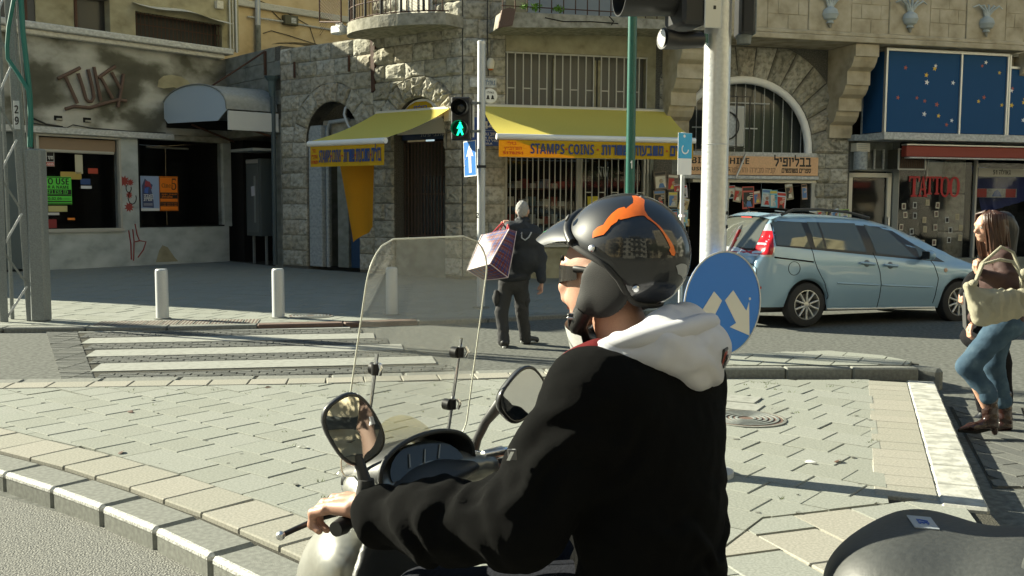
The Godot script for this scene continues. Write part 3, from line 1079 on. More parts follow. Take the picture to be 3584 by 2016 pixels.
func cafe_building() -> void:
	var b := thing("cafe_building", "weathered two-storey plaster building with shop windows at the left, wooden letters on its wall", "building", TK)
	# ground floor
	poly_box(b, "low_wall", M.low_plaster, P2([-.12, .0, 5.08, .0, 5.08, 1.02, 2.44, 1.02, 2.44, .99, -.12, .97]), -.3, 0)
	B(b, "pillar", M.low_plaster, 1.95, .97, 2.43, 3.28, -.3, .006)
	B(b, "left_wall", M.low_plaster, -5.6, 0, -.95, 3.3, -.3, 0)
	B(b, "door_panel", pm(.09, .12, .13, .5), -.93, .1, -.16, 3.28, -.22, -.12)
	B(b, "right_pier", M.low_plaster, 4.95, 1.02, 5.2, 3.3, -.3, -.02)
	var f := B(b, "window", M.shop_glass, -.12, 1.0, 1.93, 3.26, -.14, -.132, 0)
	for r in [[-.16, .94, 1.98, 1.03], [-.16, 3.22, 1.95, 3.275], [-.16, 1.03, -.09, 3.22], [1.89, 1.03, 1.945, 3.22]]: B(f, "frame", M.frame, r[0] - .905, r[1] - 2.13, r[2] - .905, r[3] - 2.13, .07, .2)
	B(f, "header_band", pm(.28, .20, .13, .6), -.98, .78, .97, 1.07, .02, .06)
	B(f, "roller_tube", M.frame, -.98, .72, .93, .79, .02, .09, .02)
	var f2 := B(b, "window", M.shop_glass, 2.44, 1.03, 4.94, 3.28, -.14, -.132, 0)
	B(f2, "frame", M.dark, -1.25, -1.125, 1.25, -1.09, .02, .14)
	B(f2, "frame", M.dark, -1.25, -1.09, -1.21, 1.125, .02, .14)
	B(f2, "lamp_tube", M.frame, -.8, .92, .45, .98, -.3, -.24, .02)
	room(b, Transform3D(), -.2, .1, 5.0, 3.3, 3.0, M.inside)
	B(b, "lintel", M.trim_white, -5.6, 3.28, 3.38, 3.43, -.3, .16, .012)
	B(b, "lintel", M.concrete, 3.39, 3.28, 5.1, 3.42, -.3, .1, .012)
	# upper wall with two vent holes
	poly_box(b, "upper_wall", M.stain_plaster, P2([-5.6, 3.43, 5.12, 3.43, 5.12, 5.52, -5.6, 5.52]), -.3, 0)
	for u in [.31, 1.02]:
		var v := B(b, "vent_hole", M.dark, u, 3.6, u + .2, 3.715, .002, .012, .003)
		B(v, "loose_stone", M.concrete, -.06, -.055, .09, .0, .006, .05, .012)
	poly_box(b, "bare_patch", M.olive_wall, P2([3.02, 4.62, 3.06, 4.8, 3.2, 4.92, 3.42, 4.97, 3.7, 4.95, 3.9, 4.86, 4.08, 4.66, 3.9, 4.55, 3.5, 4.66, 3.2, 4.6]), -.005, .006)
	poly_box(b, "bare_patch", M.olive_wall, P2([2.85, .12, 2.95, .42, 3.05, .56, 3.2, .5, 3.4, .22, 3.5, .12]), -.005, .004)
	for c in [[[-.5, 3.52, .3, 3.46, .6, 3.44, .75, 3.52, 1.2, 3.47, 2.2, 3.45, 3.2, 3.46], .012], [[-.2, 3.62, .1, 3.5, .5, 3.46], .02]]:
		var p := PackedVector3Array()
		for q in P2(c[0]): p.append(V(q.x, q.y, .03))
		add(b, "cable", tube(p, c[1], 6), M.black)
	B(b, "lower_ledge", M.beam, -5.6, 5.52, 4.92, 5.64, -.3, .2, .02)
	B(b, "window_ledge", M.trim_white, -5.6, 5.642, 5.14, 5.80, -.3, .3, .025)
	# first floor
	poly_box(b, "first_floor_wall", M.stain_plaster, rect(-5.6, 5.8, -1.9, 8.0), -.3, .02)
	poly_box(b, "first_floor_wall", M.olive_wall, rect(1.78, 5.8, 2.45, 8.0), -.3, .02)
	poly_box(b, "first_floor_wall", M.stain_plaster, P2([-1.9, 6.62, 1.78, 6.62, 1.78, 8.0, -1.9, 8.0]), -.3, .021)
	poly_box(b, "first_floor_wall", M.olive_wall, P2([2.45, 6.45, 4.96, 6.45, 4.96, 5.8, 5.5, 5.8, 5.5, 8.0, 2.45, 8.0]), -.3, .02)
	var w := B(b, "window", pm(.03, .03, .028, .25), -1.9, 5.8, 1.78, 6.62, -.28, -.24, 0)
	for u in [-1.7, -.36, -.1, 1.1]: B(w, "frame", M.rust, u - .05, -.41, u + .02, .41, .02, .08)
	B(w, "shutter_panel", M.olive_wall, .12, -.38, 1.05, .36, .02, .05)
	var w2 := B(b, "window", pm(.025, .024, .02, .6), 2.45, 5.8, 4.96, 6.45, -.28, -.24, 0)
	for k in 22: B(w2, "grille_bar", M.rust, -1.2 + k * .113, -.32, -1.185 + k * .113, .32, .22, .235, .002)
	for v in [-.3, .02, .28]: B(w2, "grille_rail", M.rust, -1.25, v, 1.25, v + .02, .2, .218, .002)
	# bent sheet metal hood over the right window
	add(b, "metal_hood", sheet(12, 2, func(u, v): return V(lerpf(2.38, 5.1, u), 6.66 - .2 * maxf(0, u - .55) - .03 * sin(u * 9) - v * .12, .02 + v * .38)), M.beam)
	for k in 3: add(b, "pipe", tube(P3([5.18 + k * .1, 5.75, .08, 5.17 + k * .1, 8.0, .08]), [.025, .018, .03][k], 8), [M.galv, M.beam, M.galv][k])
	B(b, "junction_box", M.beam, 4.75, 6.85, 4.95, 7.05, .02, .14)
	# bulk and flat roof
	B(b, "roof", M.concrete, -5.6, 7.9, 5.5, 8.02, -8, -.3)
	B(b, "upper_bulk", M.olive_wall, -5.58, 3.45, 5.05, 7.89, -8, -.31, 0)
	B(b, "end_wall", M.low_plaster, -5.6, 0, -5.3, 3.44, -8, -.31, 0)
	# pipe letters
	var s := thing("wooden_sign", "TUKY in rust brown wooden poles fixed slanting on the stained plaster wall", "sign", TK)
	var lt := func(called: String, strokes: Array) -> void:
		var holder := Node3D.new()
		holder.name = called
		s.add_child(holder)
		for st in strokes:
			var p := PackedVector3Array()
			for q in P2(st): p.append(V(q.x, q.y, .06))
			add(holder, "pole", tube(p, .043, 8), M.rust_paint)
	lt.call("letter_t", [[0.41, 4.577, 0.689, 4.732, 0.96, 4.887], [0.59, 4.641, 0.735, 4.329, 0.864, 4.036]])
	lt.call("letter_u", [[0.907, 4.753, 1.007, 4.446, 1.083, 4.159, 1.143, 4.104, 1.218, 4.11, 1.283, 4.21, 1.253, 4.445, 1.156, 4.872]])
	lt.call("letter_k", [[1.307, 4.947, 1.382, 4.551, 1.457, 4.148], [1.411, 4.697, 1.631, 4.861, 1.854, 5.016], [1.475, 4.715, 1.619, 4.465, 1.765, 4.23]])
	lt.call("letter_y", [[1.754, 4.861, 1.869, 4.668, 1.985, 4.486], [2.069, 4.852, 1.991, 4.438, 1.901, 4.023]])
	lt.call("underline", [[0.564, 3.878, 0.783, 3.959, 1.175, 3.953, 1.634, 4.119, 1.893, 4.199, 2.128, 4.194]])
	posters()

func paper(called: String, label: String, base: Transform3D, u0: float, v0: float, u1: float, v1: float, mat: Material, cat := "poster", tilt := 0.0, group := "") -> Node3D:
	var t := thing(called, label, cat, base * T((u0 + u1) / 2, (v0 + v1) / 2, 0, 0, 0, tilt), group)
	add(t, "sheet", bb(V(absf(u1 - u0), absf(v1 - v0), .003), 0), mat)
	return t

func posters() -> void:
	var ink := pm(.012, .012, .012, .7)
	var green := pm(.10, .62, .06, .5)
	var a := TK * T(0, 0, -.118)
	var p := paper("poster", "bright green concert poster reading NO USE FOR A NAME on the left shop window", a, -.05, 1.62, .74, 2.28, green)
	txt(p, "NO USE", ink, -.32, .14, .33, .29, .004, true, "Droid Sans")
	txt(p, "FOR A NAME", ink, -.32, .04, .33, .115, .004)
	B(p, "black_band", ink, -.385, -.1, .385, .02, .002, .0036, 0)
	txt(p, "USELESS ID", green, -.3, -.085, .3, .005, .006, true, "Droid Serif")
	txt(p, "19-20.02.09", ink, -.37, -.235, .14, -.165, .004)
	for y in [-.135, -.28]: B(p, "rule", ink, -.385, y, .385, y + .028, .002, .0034, 0)
	for y in [-.31, .31]: B(p, "rule", ink, -.385, y - .008, .385, y + .008, .002, .0034, 0)
	txt(p, "|||||||", ink, .17, -.225, .35, -.18, .004)
	var o := paper("poster", "orange poster with black lettering Cinco 5 on the right shop window", a, 3.075, 1.45, 3.61, 2.345, pm(.85, .22, .01, .5))
	txt(o, "Cinco", ink, -.2, .16, .12, .27, .004, false, "Droid Serif")
	txt(o, "5", ink, .08, .1, .22, .4, .004, false, "Droid Serif")
	for r in [[-.25, -.13, .25, .03], [-.25, -.33, .25, -.22], [-.25, -.205, .25, -.2], [-.26, .42, .26, .43], [-.26, -.435, .26, -.425], [-.26, -.42, -.25, .42], [.25, -.42, .26, .42]]: B(o, "black_band", ink, r[0], r[1], r[2], r[3], .002, .0034, 0)
	heb(o, "אולם לולה", pm(.85, .22, .01, .5), -.21, -.11, .1, -.06, .004, 1.6)
	txt(o, "22:00 | 17.02.09", pm(.85, .22, .01, .5), -.21, -.04, .22, .0, .006)
	for y in [-.3, -.26]: txt(o, "- --- ---- -- ---", pm(.85, .22, .01, .5), -.22, y - .01, .22, y, .006)
	var bl := paper("poster", "pale blue poster with a dark figure beside the orange poster", a, 2.51, 1.45, 3.065, 2.345, pm(.32, .42, .62, .5))
	add(bl, "printed_shape", prism(P2([-.2, -.35, .12, -.37, .1, -.06, .05, .1, .1, .22, -.02, .3, -.12, .38, -.2, .2]), .001, .003), pm(.06, .08, .17, .6))
	add(bl, "printed_shape", prism(P2([-.15, .12, .0, .18, .08, .1, .02, .3, -.1, .33]), .002, .0045), pm(.35, .06, .08, .6))
	add(bl, "printed_shape", prism(P2([-.14, .02, -.04, .0, -.02, .16, -.12, .2]), .002, .0045), pm(.08, .16, .5, .6))
	heb(bl, "הצבה", M.white, -.16, -.1, .1, -.02, .005, 1.8)
	heb(bl, "יומית", M.white, -.16, -.19, .1, -.11, .005, 1.8)
	for y in [-.27, -.3]: B(bl, "rule", M.white, -.17, y, .08, y + .008, .003, .0046, 0)
	B(bl, "margin", M.white, -.277, -.447, .277, -.38, .001, .0028, 0)
	var n := paper("notice", "small torn black and red notice with a phone number, above the green poster", a, -.02, 2.52, .34, 2.86, M.white)
	B(n, "black_field", ink, 0, -.06, .17, .165, .001, .003, 0)
	heb(n, "מוקד", M.white, .02, .0, .15, .07, .005)
	B(n, "red_band", M.red, -.17, -.165, .175, -.07, .001, .003, 0)
	txt(n, "339-5555", M.white, -.13, -.15, .16, -.09, .005)
	# scraps left on the glass
	var sc := [[.85, 2.36, 1.04, 2.82, [.5, .48, .36], "cream paper strip hanging on the left shop window"], [.48, 2.22, 1.0, 2.4, [.45, .33, .08], "ochre scrap under the cream strip on the left shop window"], [1.17, 2.37, 1.42, 2.5, [.4, .06, .03], "red sticker on the left shop window"], [.98, 2.0, 1.25, 2.07, [.6, .62, .66], "narrow white label on the left shop window below the red sticker"], [.97, 2.1, 1.22, 2.24, [.03, .07, .2], "dark blue sticker above the narrow white label"], [.05, 1.36, .42, 1.42, [.6, .6, .58], "white paper scrap under the green poster"], [.62, 1.24, .8, 1.29, [.8, .25, .03], "small orange sticker low on the left shop window"], [.02, 1.05, .35, 1.26, [.25, .03, .03], "dark red scrap low on the left shop window"], [.16, 1.44, .62, 1.58, [.5, .47, .2], "yellowish scrap just under the green poster"]]
	for q in sc: paper("paper_scrap", q[5], TK * T(0, 0, -.121), q[0], q[1], q[2], q[3], pm(q[4][0], q[4][1], q[4][2], .7), "paper", 0)
	# sprayed marks
	var red := pm(.30, .05, .04, .8)
	var g := thing("graffiti_flowers", "red sprayed flowers with black loops on the pale pillar between the shop windows", "graffiti", TK * T(0, 0, .008))
	for c in [[2.04, 2.2, .15], [2.2, 2.17, .1], [2.16, 1.85, .1], [2.15, 1.55, .14]]:
		var q := PackedVector2Array()
		for i in 18: q.append(V2(c[0], c[1]) + V2(cos(TAU * i / 18), sin(TAU * i / 18)) * c[2] * (1.0 if i % 2 == 0 else .55))
		add(g, "flower", prism(q, -.002, .002), red)
	for q in [[2.15, 2.02, .07], [2.24, 1.78, .11]]:
		var r := PackedVector3Array()
		for i in 13: r.append(V(q[0] + cos(TAU * i / 16 + 2) * q[2], q[1] + sin(TAU * i / 16 + 2) * q[2] * 1.4, 0))
		add(g, "loop", tube(r, .012, 5), M.dark)
	var h := thing("graffiti_scrawl", "dark red dripping scrawl on the low wall under the pillar", "graffiti", TK * T(0, 0, .008))
	for q in [[[2.119, 0.963, 2.167, 0.605, 2.17, 0.219]], [[2.229, 0.989, 2.258, 0.685, 2.228, 0.189]], [[2.295, 1.125, 2.343, 0.849, 2.407, 0.695, 2.586, 0.662, 2.505, 0.456, 2.35, 0.268]], [[2.287, 0.671, 2.422, 0.695]]]:
		var r := PackedVector3Array()
		for c in P2(q[0]): r.append(V(c.x, c.y, 0))
		add(h, "stroke", tube(r, .016, 5), red)

func canopy_alley() -> void:
	var b := thing("passage_building", "grey block wall with a dark recessed entrance between the plaster building and the stone arches", "building", GW)
	var rows := 6
	for j in rows:
		for i in 4:
			var u0 := -.9 + i * 1.06 - (.5 if j % 2 else 0.0)
			B(b, "wall_block", M.grey_block, maxf(u0, -1.0), 3.4 + j * .36 + .004, minf(u0 + 1.05, 3.12), 3.4 + (j + 1) * .36 - .004, -.2, rng.randf_range(-.004, .004), .008)
	B(b, "wall_core", M.mortar, -1.0, 3.38, 3.12, 5.56, -2.5, -.03, 0)
	B(b, "right_pier", M.grey_block, 2.72, 0, 3.12, 3.39, -2.5, 0)
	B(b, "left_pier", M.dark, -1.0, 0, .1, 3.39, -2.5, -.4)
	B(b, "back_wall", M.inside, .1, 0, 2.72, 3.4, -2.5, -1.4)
	var k := thing("meter_cabinet", "tall dark grey metal cabinet on legs in the shaded passage entrance", "cabinet", GW * T(1.75, FAR, .1))
	B(k, "body", pm(.07, .085, .085, .5), -.42, .75, .42, 2.75, -.4, 0)
	B(k, "door", pm(.09, .105, .105, .45), -.3, .85, .34, 2.6, .002, .03)
	B(k, "glazed_slot", pm(.2, .22, .21, .3), .1, 1.1, .2, 2.3, .03, .04)
	B(k, "name_plate", pm(.3, .3, .29, .5), -.38, 2.63, .3, 2.73, .002, .02)
	for s in [-.36, .36]: B(k, "leg", M.tower, s - .03, 0, s + .03, .75, -.2, -.14)
	var pr := paper("torn_notice", "torn white notice stuck on the dark cabinet door", GW * T(0, 0, .145), 1.72, 1.85, 1.92, 2.1, pm(.5, .5, .55, .7), "paper", 6)
	# barrel canopy
	var c := thing("barrel_canopy", "curved grey sheet metal canopy with a cloudy bluish half-round end over the passage entrance", "canopy", GW)
	var lun := pm(.40, .48, .56, .35)
	var arc := PackedVector2Array()
	for i in 17:
		var t := PI * i / 16.0
		arc.append(V2(1.6 + 1.4 * cos(t), 3.92 + .67 * pow(sin(t), .8)))
	var half := PackedVector2Array()
	for p in arc: half.append(p)
	half.append(V2(.48, 3.70))
	half.append(V2(2.62, 3.67))
	var shear := Transform3D(Basis(V(1, 0, -.184), Vector3.UP, V(0, 0, 1)), V(0, 0, 1.9))
	add(c, "end_panel", prism(half, -.01, .01), lun, shear)
	add(c, "roof_sheet", sheet(16, 1, func(u, v): return V(arc[roundi(u * 16)].x, arc[roundi(u * 16)].y + .012, lerpf(.02, 1.93 - .184 * arc[roundi(u * 16)].x, v))), nm(.30, .32, .31, .5, 1.0, .75, .05, .02))
	add(c, "rim", tube(PackedVector3Array(Array(arc).map(func(p): return V(p.x, p.y + .014, 1.92 - .184 * p.x))), .02, 6), M.tower)
	B(c, "side_fascia", pm(.50, .52, .52, .5), 3.03, 3.43, 3.06, 3.89, .02, 1.36)
	B(c, "side_beam", M.dark, .3, 3.6, .36, 3.86, .02, 1.8)
	for q in [[.5, 3.7], [2.9, 3.6]]: add(c, "bracket", tube(P3([q[0], 3.3, .02, q[0], q[1], 1.2]), .03, 6), M.rust)
	add(c, "stay_rod", tube(P3([1.6, 4.55, 1.2, 2.0, 5.1, .5, 2.4, 5.5, .03]), .024, 6), M.rust)
	B(b, "iron_hook", M.rust, 2.36, 4.9, 2.43, 5.5, .002, .06)
	var sh := B(b, "inner_hood", pm(.3, .32, .31, .5), 1.3, 2.98, 2.6, 3.05, -.3, .5)
	# drainpipe with hopper
	add(b, "drainpipe", tube(P3([3.04, .12, .16, 3.04, 4.3, .16]), .06, 10), nm(.07, .10, .11, .6, .4, .7, .05, .04, false))
	add(b, "rain_hopper", lathe([.06, 0, .075, .06, .1, .38, .17, .46, .19, .5, .17, .5], 14), nm(.09, .14, .15, .6, .4, .7, .05, .04, false), T(3.02, 4.3, .17))

func corner_building() -> void:
	var b := thing("stone_corner_building", "hewn stone corner building with two arches, a rounded balcony and yellow shop awnings", "building", ST)
	var c := ST.affine_inverse() * CH
	var a1 := arch_poly(1.88, 3.15, .93, 0)
	var a1o := arch_poly(1.88, 3.15, 1.38, 3.15)
	var a2 := arch_poly(4.72, 3.22, .78, 0)
	var a2o := arch_poly(4.72, 3.22, 1.26, 3.22)
	# backing wall with the two openings
	for part in [[0.0, 3.3, 5.46, a1], [3.3, 5.97, 17, a2]]:
		for p in Geometry2D.clip_polygons(rect(part[0], 0, part[1], part[2]), part[3]): poly_box(b, "wall_core", M.mortar, p, -.45, -.012, c)
	stones(b, c, .02, .12, 3.3, 5.46, .381, [a1, a1o], .036, .5, .82)
	stones(b, c, 3.3, .12, 5.97, 6.75, .39, [a2, a2o], .05, .46, .76)
	voussoirs(b, c, 1.88, 3.15, .94, 1.37, 9, .05)
	voussoirs(b, c, 4.72, 3.22, .79, 1.25, 9, .09)
	for p in Geometry2D.clip_polygons(a1o, arch_poly(1.88, 3.15, .93, 3.0)): poly_box(b, "arch_core", M.mortar, p, -.3, -.011, c)
	for p in Geometry2D.clip_polygons(a2o, arch_poly(4.72, 3.22, .78, 3.0)): poly_box(b, "arch_core", M.mortar, p, -.3, -.011, c)
	for u in [.62, 2.55]: B(b, "iron_hook", M.rust, u, 4.72, u + .05, 5.1, .06, .1, .004, c * T(0, 0, 0))
	add(b, "rust_stain", prism(P2([3.3, 4.2, 3.4, 4.25, 3.42, 5.46, 3.28, 5.46]), .02, .075), M.rust, c)
	# first arch: post, jamb, lintel and blue door in a dark recess
	B(b, "painted_post", M.blue_plaster, .95, .12, 1.42, 3.55, -.4, -.06, .02, c)
	B(b, "door_jamb", M.grey_block, 1.74, .12, 2.12, 3.3, -.9, -.28, .012, c)
	B(b, "arch_lintel", M.concrete, 1.2, 3.3, 2.82, 3.68, -.75, -.3, .03, c)
	B(b, "blue_door", nm(.02, .07, .16, .6, .6, .7, .05, .03), 2.12, .12, 2.82, 1.6, -.42, -.36, .01, c)
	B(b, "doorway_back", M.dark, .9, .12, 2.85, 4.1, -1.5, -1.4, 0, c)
	add(b, "pipe", tube(P3([1.5, .12, -.2, 1.5, 3.45, -.2, 1.6, 3.62, -.2, 2.2, 3.66, -.25]), .05, 8), M.blue_plaster, c)
	add(b, "cable_conduit", tube(P3([2.45, 4.0, -.1, 2.36, 3.9, .0, 2.36, 3.75, .04, 2.5, 3.5, .05, 2.75, 3.25, .06]), .035, 8), M.galv, c)
	# second arch: white lunette, sign, dark gate
	add(b, "lunette_panel", prism(arch_poly(4.72, 3.22, .77, 3.22), -.14, -.1), M.white, c)
	add(b, "lunette_sign", prism(P2([4.15, 3.72, 5.1, 3.72, 5.0, 3.86, 4.85, 3.93, 4.55, 3.93, 4.35, 3.86]), -.098, -.08), M.valance, c)
	heb(b, "בולים", M.blue, 4.5, 3.76, 4.9, 3.84, -.074, 1.6, "lettering", c)
	B(b, "dark_plaque", pm(.02, .04, .10, .4), 4.0, 3.1, 5.48, 3.3, -.25, -.2, .004, c)
	heb(b, "אלנבי פינת", M.trim_white, 4.6, 3.17, 5.3, 3.23, -.195, 1.2, "lettering", c)
	B(b, "gate_panel", nm(.10, .09, .06, .7, .6, .6, .05, .03), 3.96, .4, 5.46, 3.08, -.5, -.45, 0, c)
	B(b, "gate_sill", M.grey_block, 3.9, 0, 5.5, .9, -.4, -.06, .02, c)
	for s in [[4.4, 1.0, 5.2, 2.3]]: B(b, "display_glass", pm(.02, .025, .025, .1), s[0], s[1], s[2], s[3], -.44, -.42, 0, c)
	grille(b, c, 4.0, .95, 5.44, 3.05, 14, -.3, .011, M.rust_paint, [1.9], false)
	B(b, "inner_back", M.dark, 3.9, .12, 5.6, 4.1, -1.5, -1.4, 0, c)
	# rounded balcony
	var bal := PackedVector2Array([V2(3.32, -.02)])
	for i in 15:
		var t := float(i) / 14
		bal.append(V2(lerpf(3.32, 6.0, t) - .42 * sin(PI * (1 - t)) * (1 - t) - .25 * (1 - t) * (1 - t), 1.15 * pow(sin(PI * (.08 + .84 * t)), .55)))
	bal.append(V2(6.0, -.02))
	var slab := S()
	prism(bal, 5.38, 5.62, slab, Transform3D(Basis(Vector3.RIGHT, Vector3.BACK, Vector3.UP), Vector3.ZERO))
	var bm := add(b, "balcony_slab", done(slab), M.concrete, c)
	var rail := PackedVector3Array()
	for i in range(1, bal.size() - 1): rail.append(V(bal[i].x + .04, 5.66, bal[i].y - .05))
	var rl := Node3D.new()
	rl.name = "balcony_railing"
	b.add_child(rl)
	rl.transform = c
	for y in [0.0, .28, .9]: add(rl, "rail", tube(PackedVector3Array(Array(rail).map(func(p): return p + V(0, y, 0))), .014, 6), M.rust)
	for i in rail.size() - 1:
		for k in 2:
			var p := rail[i].lerp(rail[i + 1], k * .5)
			add(rl, "baluster", tube(PackedVector3Array([p, p + V(0, .9, 0)]), .011 if (i * 2 + k) % 4 else .03, 6), M.rust if (i * 2 + k) % 4 else M.black)
	# mesh screen at the left of the balcony
	var scn := Node3D.new()
	scn.name = "wire_screen"
	b.add_child(scn)
	scn.transform = c * T(2.35, 5.78, .75, -12)
	for k in 18:
		add(scn, "wire", tube(P3([0, k * .07 - .3, 0, .95, k * .07 + .3, 0]), .005, 4), M.rust)
		add(scn, "wire", tube(P3([0, k * .07 + .3, .004, .95, k * .07 - .3, .004]), .005, 4), M.rust)
	for q in [[0, 0, 0, .95, -.12, 0], [0, 0, 0, 0, 1.3, 0], [.95, -.1, 0, .95, 1.3, 0]]: add(scn, "frame_bar", tube(P3(q), .02, 6), M.rust)
	# balcony back wall and door
	B(b, "balcony_door", M.trim_white, 4.2, 5.66, 5.2, 7.6, .0, .04, .01, c * T(0, 0, .06))
	for k in 3: B(b, "door_panel", M.cream, 4.25 + k * .31, 5.75, 4.5 + k * .31, 7.5, .105, .125, .01, c)
	# upper storeys
	var core := PackedVector2Array()
	for p in [V(3.3, 0, -.1), V(5.97, 0, -.1)]:
		var q = c * p
		core.append(V2(q.x, q.z))
	core.append_array(P2([5.2, -.1, 5.2, -7, -.5, -7]))
	add(b, "upper_bulk", flat(core, 6.7, 17), M.olive_wall)
	add(b, "upper_bulk", flat(core, 5.5, 6.69), M.mortar)
	var lw := PackedVector2Array()
	for p in [V(.05, 0, -.46), V(3.25, 0, -.46), V(3.25, 0, -.6), V(.05, 0, -.6)]:
		var q = c * p
		lw.append(V2(q.x, q.z))
	# street front: stone pier, plaster, grilled window, shop front
	B(b, "wall_core", M.mortar, 0.0, 0, .93, 17, -.45, -.012, 0)
	stones(b, Transform3D(), .0, .12, .93, 6.75, .39, [], .04, .4, .6)
	poly_box(b, "plaster_wall", M.olive_wall, P2([.94, 2.75, 5.2, 2.75, 5.2, 5.5, .94, 5.5, .94, 4.95, 4.2, 4.95, 4.2, 3.72, .94, 3.72]), -.4, -.02)
	poly_box(b, "plaster_wall", M.olive_wall, rect(.94, 5.5, 5.2, 17), -.4, -.02)
	B(b, "upper_window", pm(.12, .115, .095, .5), .94, 3.72, 4.2, 4.95, -.3, -.26, 0)
	for u in [2.06, 3.0, 3.1]: B(b, "window_mullion", M.olive_wall, u, 3.74, u + .06, 4.86, -.25, -.2)
	grille(b, Transform3D(), .96, 3.74, 4.16, 4.92, 18, .03, .012, M.frame, [4.17])
	B(b, "shop_sill", M.olive_wall, .93, 0, 4.4, .74, -.4, -.03)
	B(b, "shop_sill_cap", M.frame, .95, .742, 4.3, .80, -.3, .04)
	B(b, "right_wall", M.grey_block, 4.3, 0, 5.2, 2.75, -.4, -.03)
	B(b, "shop_window", M.shop_glass, .95, .8, 2.6, 2.72, -.16, -.152, 0)
	B(b, "shop_window", M.shop_glass, 2.72, .8, 4.24, 2.72, -.16, -.152, 0)
	for u in [.94, 2.6, 2.66, 4.16, 4.24]: B(b, "shop_frame", M.frame, u, .8, u + .055, 2.74, -.2, -.05)
	B(b, "shop_frame", M.frame, .94, 2.7, 4.3, 2.76, -.2, -.051)
	grille(b, Transform3D(), 1.04, .82, 2.56, 2.7, 12, .02, .011, M.frame, [])
	grille(b, Transform3D(), 2.76, .82, 4.14, 2.7, 9, .02, .011, M.frame, [1.95])
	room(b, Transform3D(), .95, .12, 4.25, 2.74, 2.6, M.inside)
	# cracked balcony slab over the shop window
	poly_box(b, "balcony_slab", M.concrete, P2([.55, 5.28, .62, 5.26, 3.2, 5.5 - .12, 5.1, 5.42, 5.1, 5.58, 3.0, 5.6, .6, 5.58]), -.02, 1.0)
	poly_box(b, "broken_edge", M.rust_paint, P2([.5, 5.24, .8, 5.3, .86, 5.62, .74, 5.66, .58, 5.6]), .95, 1.06)
	for q in [[1.5, 5.5, 1.9, 5.44, 2.5, 5.47, 3.1, 5.46], [2.9, 5.6, 3.0, 5.5, 2.95, 5.42]]:
		var p := PackedVector3Array()
		for v in P2(q): p.append(V(v.x, v.y, 1.0))
		add(b, "crack", tube(p, .012, 5), M.dark)
	for k in 17:
		B(b, "railing_bar", M.rust, .62 + k * .26, 5.62, .64 + k * .26, 6.6, .9, .92, .003)
	for v in [5.7, 6.05]: B(b, "railing_rail", M.rust, .6, v, 5.0, v + .02, .922, .94, .003)
	B(b, "balcony_shutter", pm(.2, .24, .27, .5), 1.4, 5.6, 3.9, 7.6, .0, .06)
	for k in 5: add(b, "weed", clump(26, .05, V(.09, .08, .06), 30 + k), pm(.10, .22, .02, .7), T([1.05, 1.3, 1.36, 1.75, 1.84][k], 5.7, .98))
	# cable down the pier
	add(b, "cable", tube(P3([.52, 6.7, .08, .5, 5.4, .09, .53, 4.4, .08]), .012, 5), M.black)
	# yellow house behind the low wall
	var y := thing("yellow_house", "yellow ochre plaster house with pipes and a cable box behind the low stone wall", "building", YL)
	B(y, "wall", M.yellow_wall, -1.2, 0, 7.5, 10, -.4, 0, 0)
	B(y, "bulk", M.yellow_wall, -1.1, 0, 7.4, 9.9, -3, -.41, 0)
	B(y, "string_course", M.beam, -.2, 7.62, 7.5, 7.82, .002, .12, .02)
	add(y, "downpipe", tube(P3([.67, 5, .14, .66, 7.1, .14]), .085, 12), M.grey_block)
	add(y, "downpipe", tube(P3([.66, 7.1, .14, .66, 10, .14]), .085, 12), M.galv)
	add(y, "conduit", tube(P3([.35, 7.33, .08, 1.0, 7.33, .12, 1.6, 7.34, .1, 2.6, 7.33, .05, 4.6, 7.31, .05]), .03, 6), M.trim_white)
	for q in [[.7, 7.9, 1.6, 7.7, 2.6, 7.35, 2.9, 6.6], [.9, 6.9, 1.2, 7.02, 1.8, 6.95, 3.4, 6.7], [1.0, 7.8, 1.6, 7.35]]:
		var p := PackedVector3Array()
		for v in P2(q): p.append(V(v.x, v.y, .03))
		add(y, "cable", tube(p, .012, 5), M.black)
	add(y, "sheet_roof", sheet(6, 2, func(u, v): return V(1.0 + u * 3.2, 6.55 + .1 * sin(u * 5), .3 + v * .5)), M.beam)
	var bx := thing("cable_box", "dark olive cable box with two pale labels on the yellow house", "box", YL * T(1.83, 7.4, .02))
	B(bx, "body", pm(.10, .095, .055, .6), -.25, -.15, .25, .15, 0, .2, .02)
	B(bx, "label_plate", M.trim_white, -.02, -.02, .16, .08, .201, .204, 0)
	B(bx, "label_plate", M.trim_white, -.02, -.09, .16, -.03, .201, .204, 0)
	var fl := thing("floodlight", "white floodlight on a short arm left of the rounded balcony", "lamp", CH * T(3.05, 5.56, .8))
	B(fl, "housing", M.white, -.17, -.13, .17, .05, -.12, .12, .03)
	B(fl, "ballast_box", M.white, -.07, .052, .07, .14, -.06, .06, .02)
	add(fl, "cable", tube(P3([.1, .08, 0, .25, -.02, 0, .4, .0, 0, .55, .05, -.05]), .014, 6), M.trim_white)

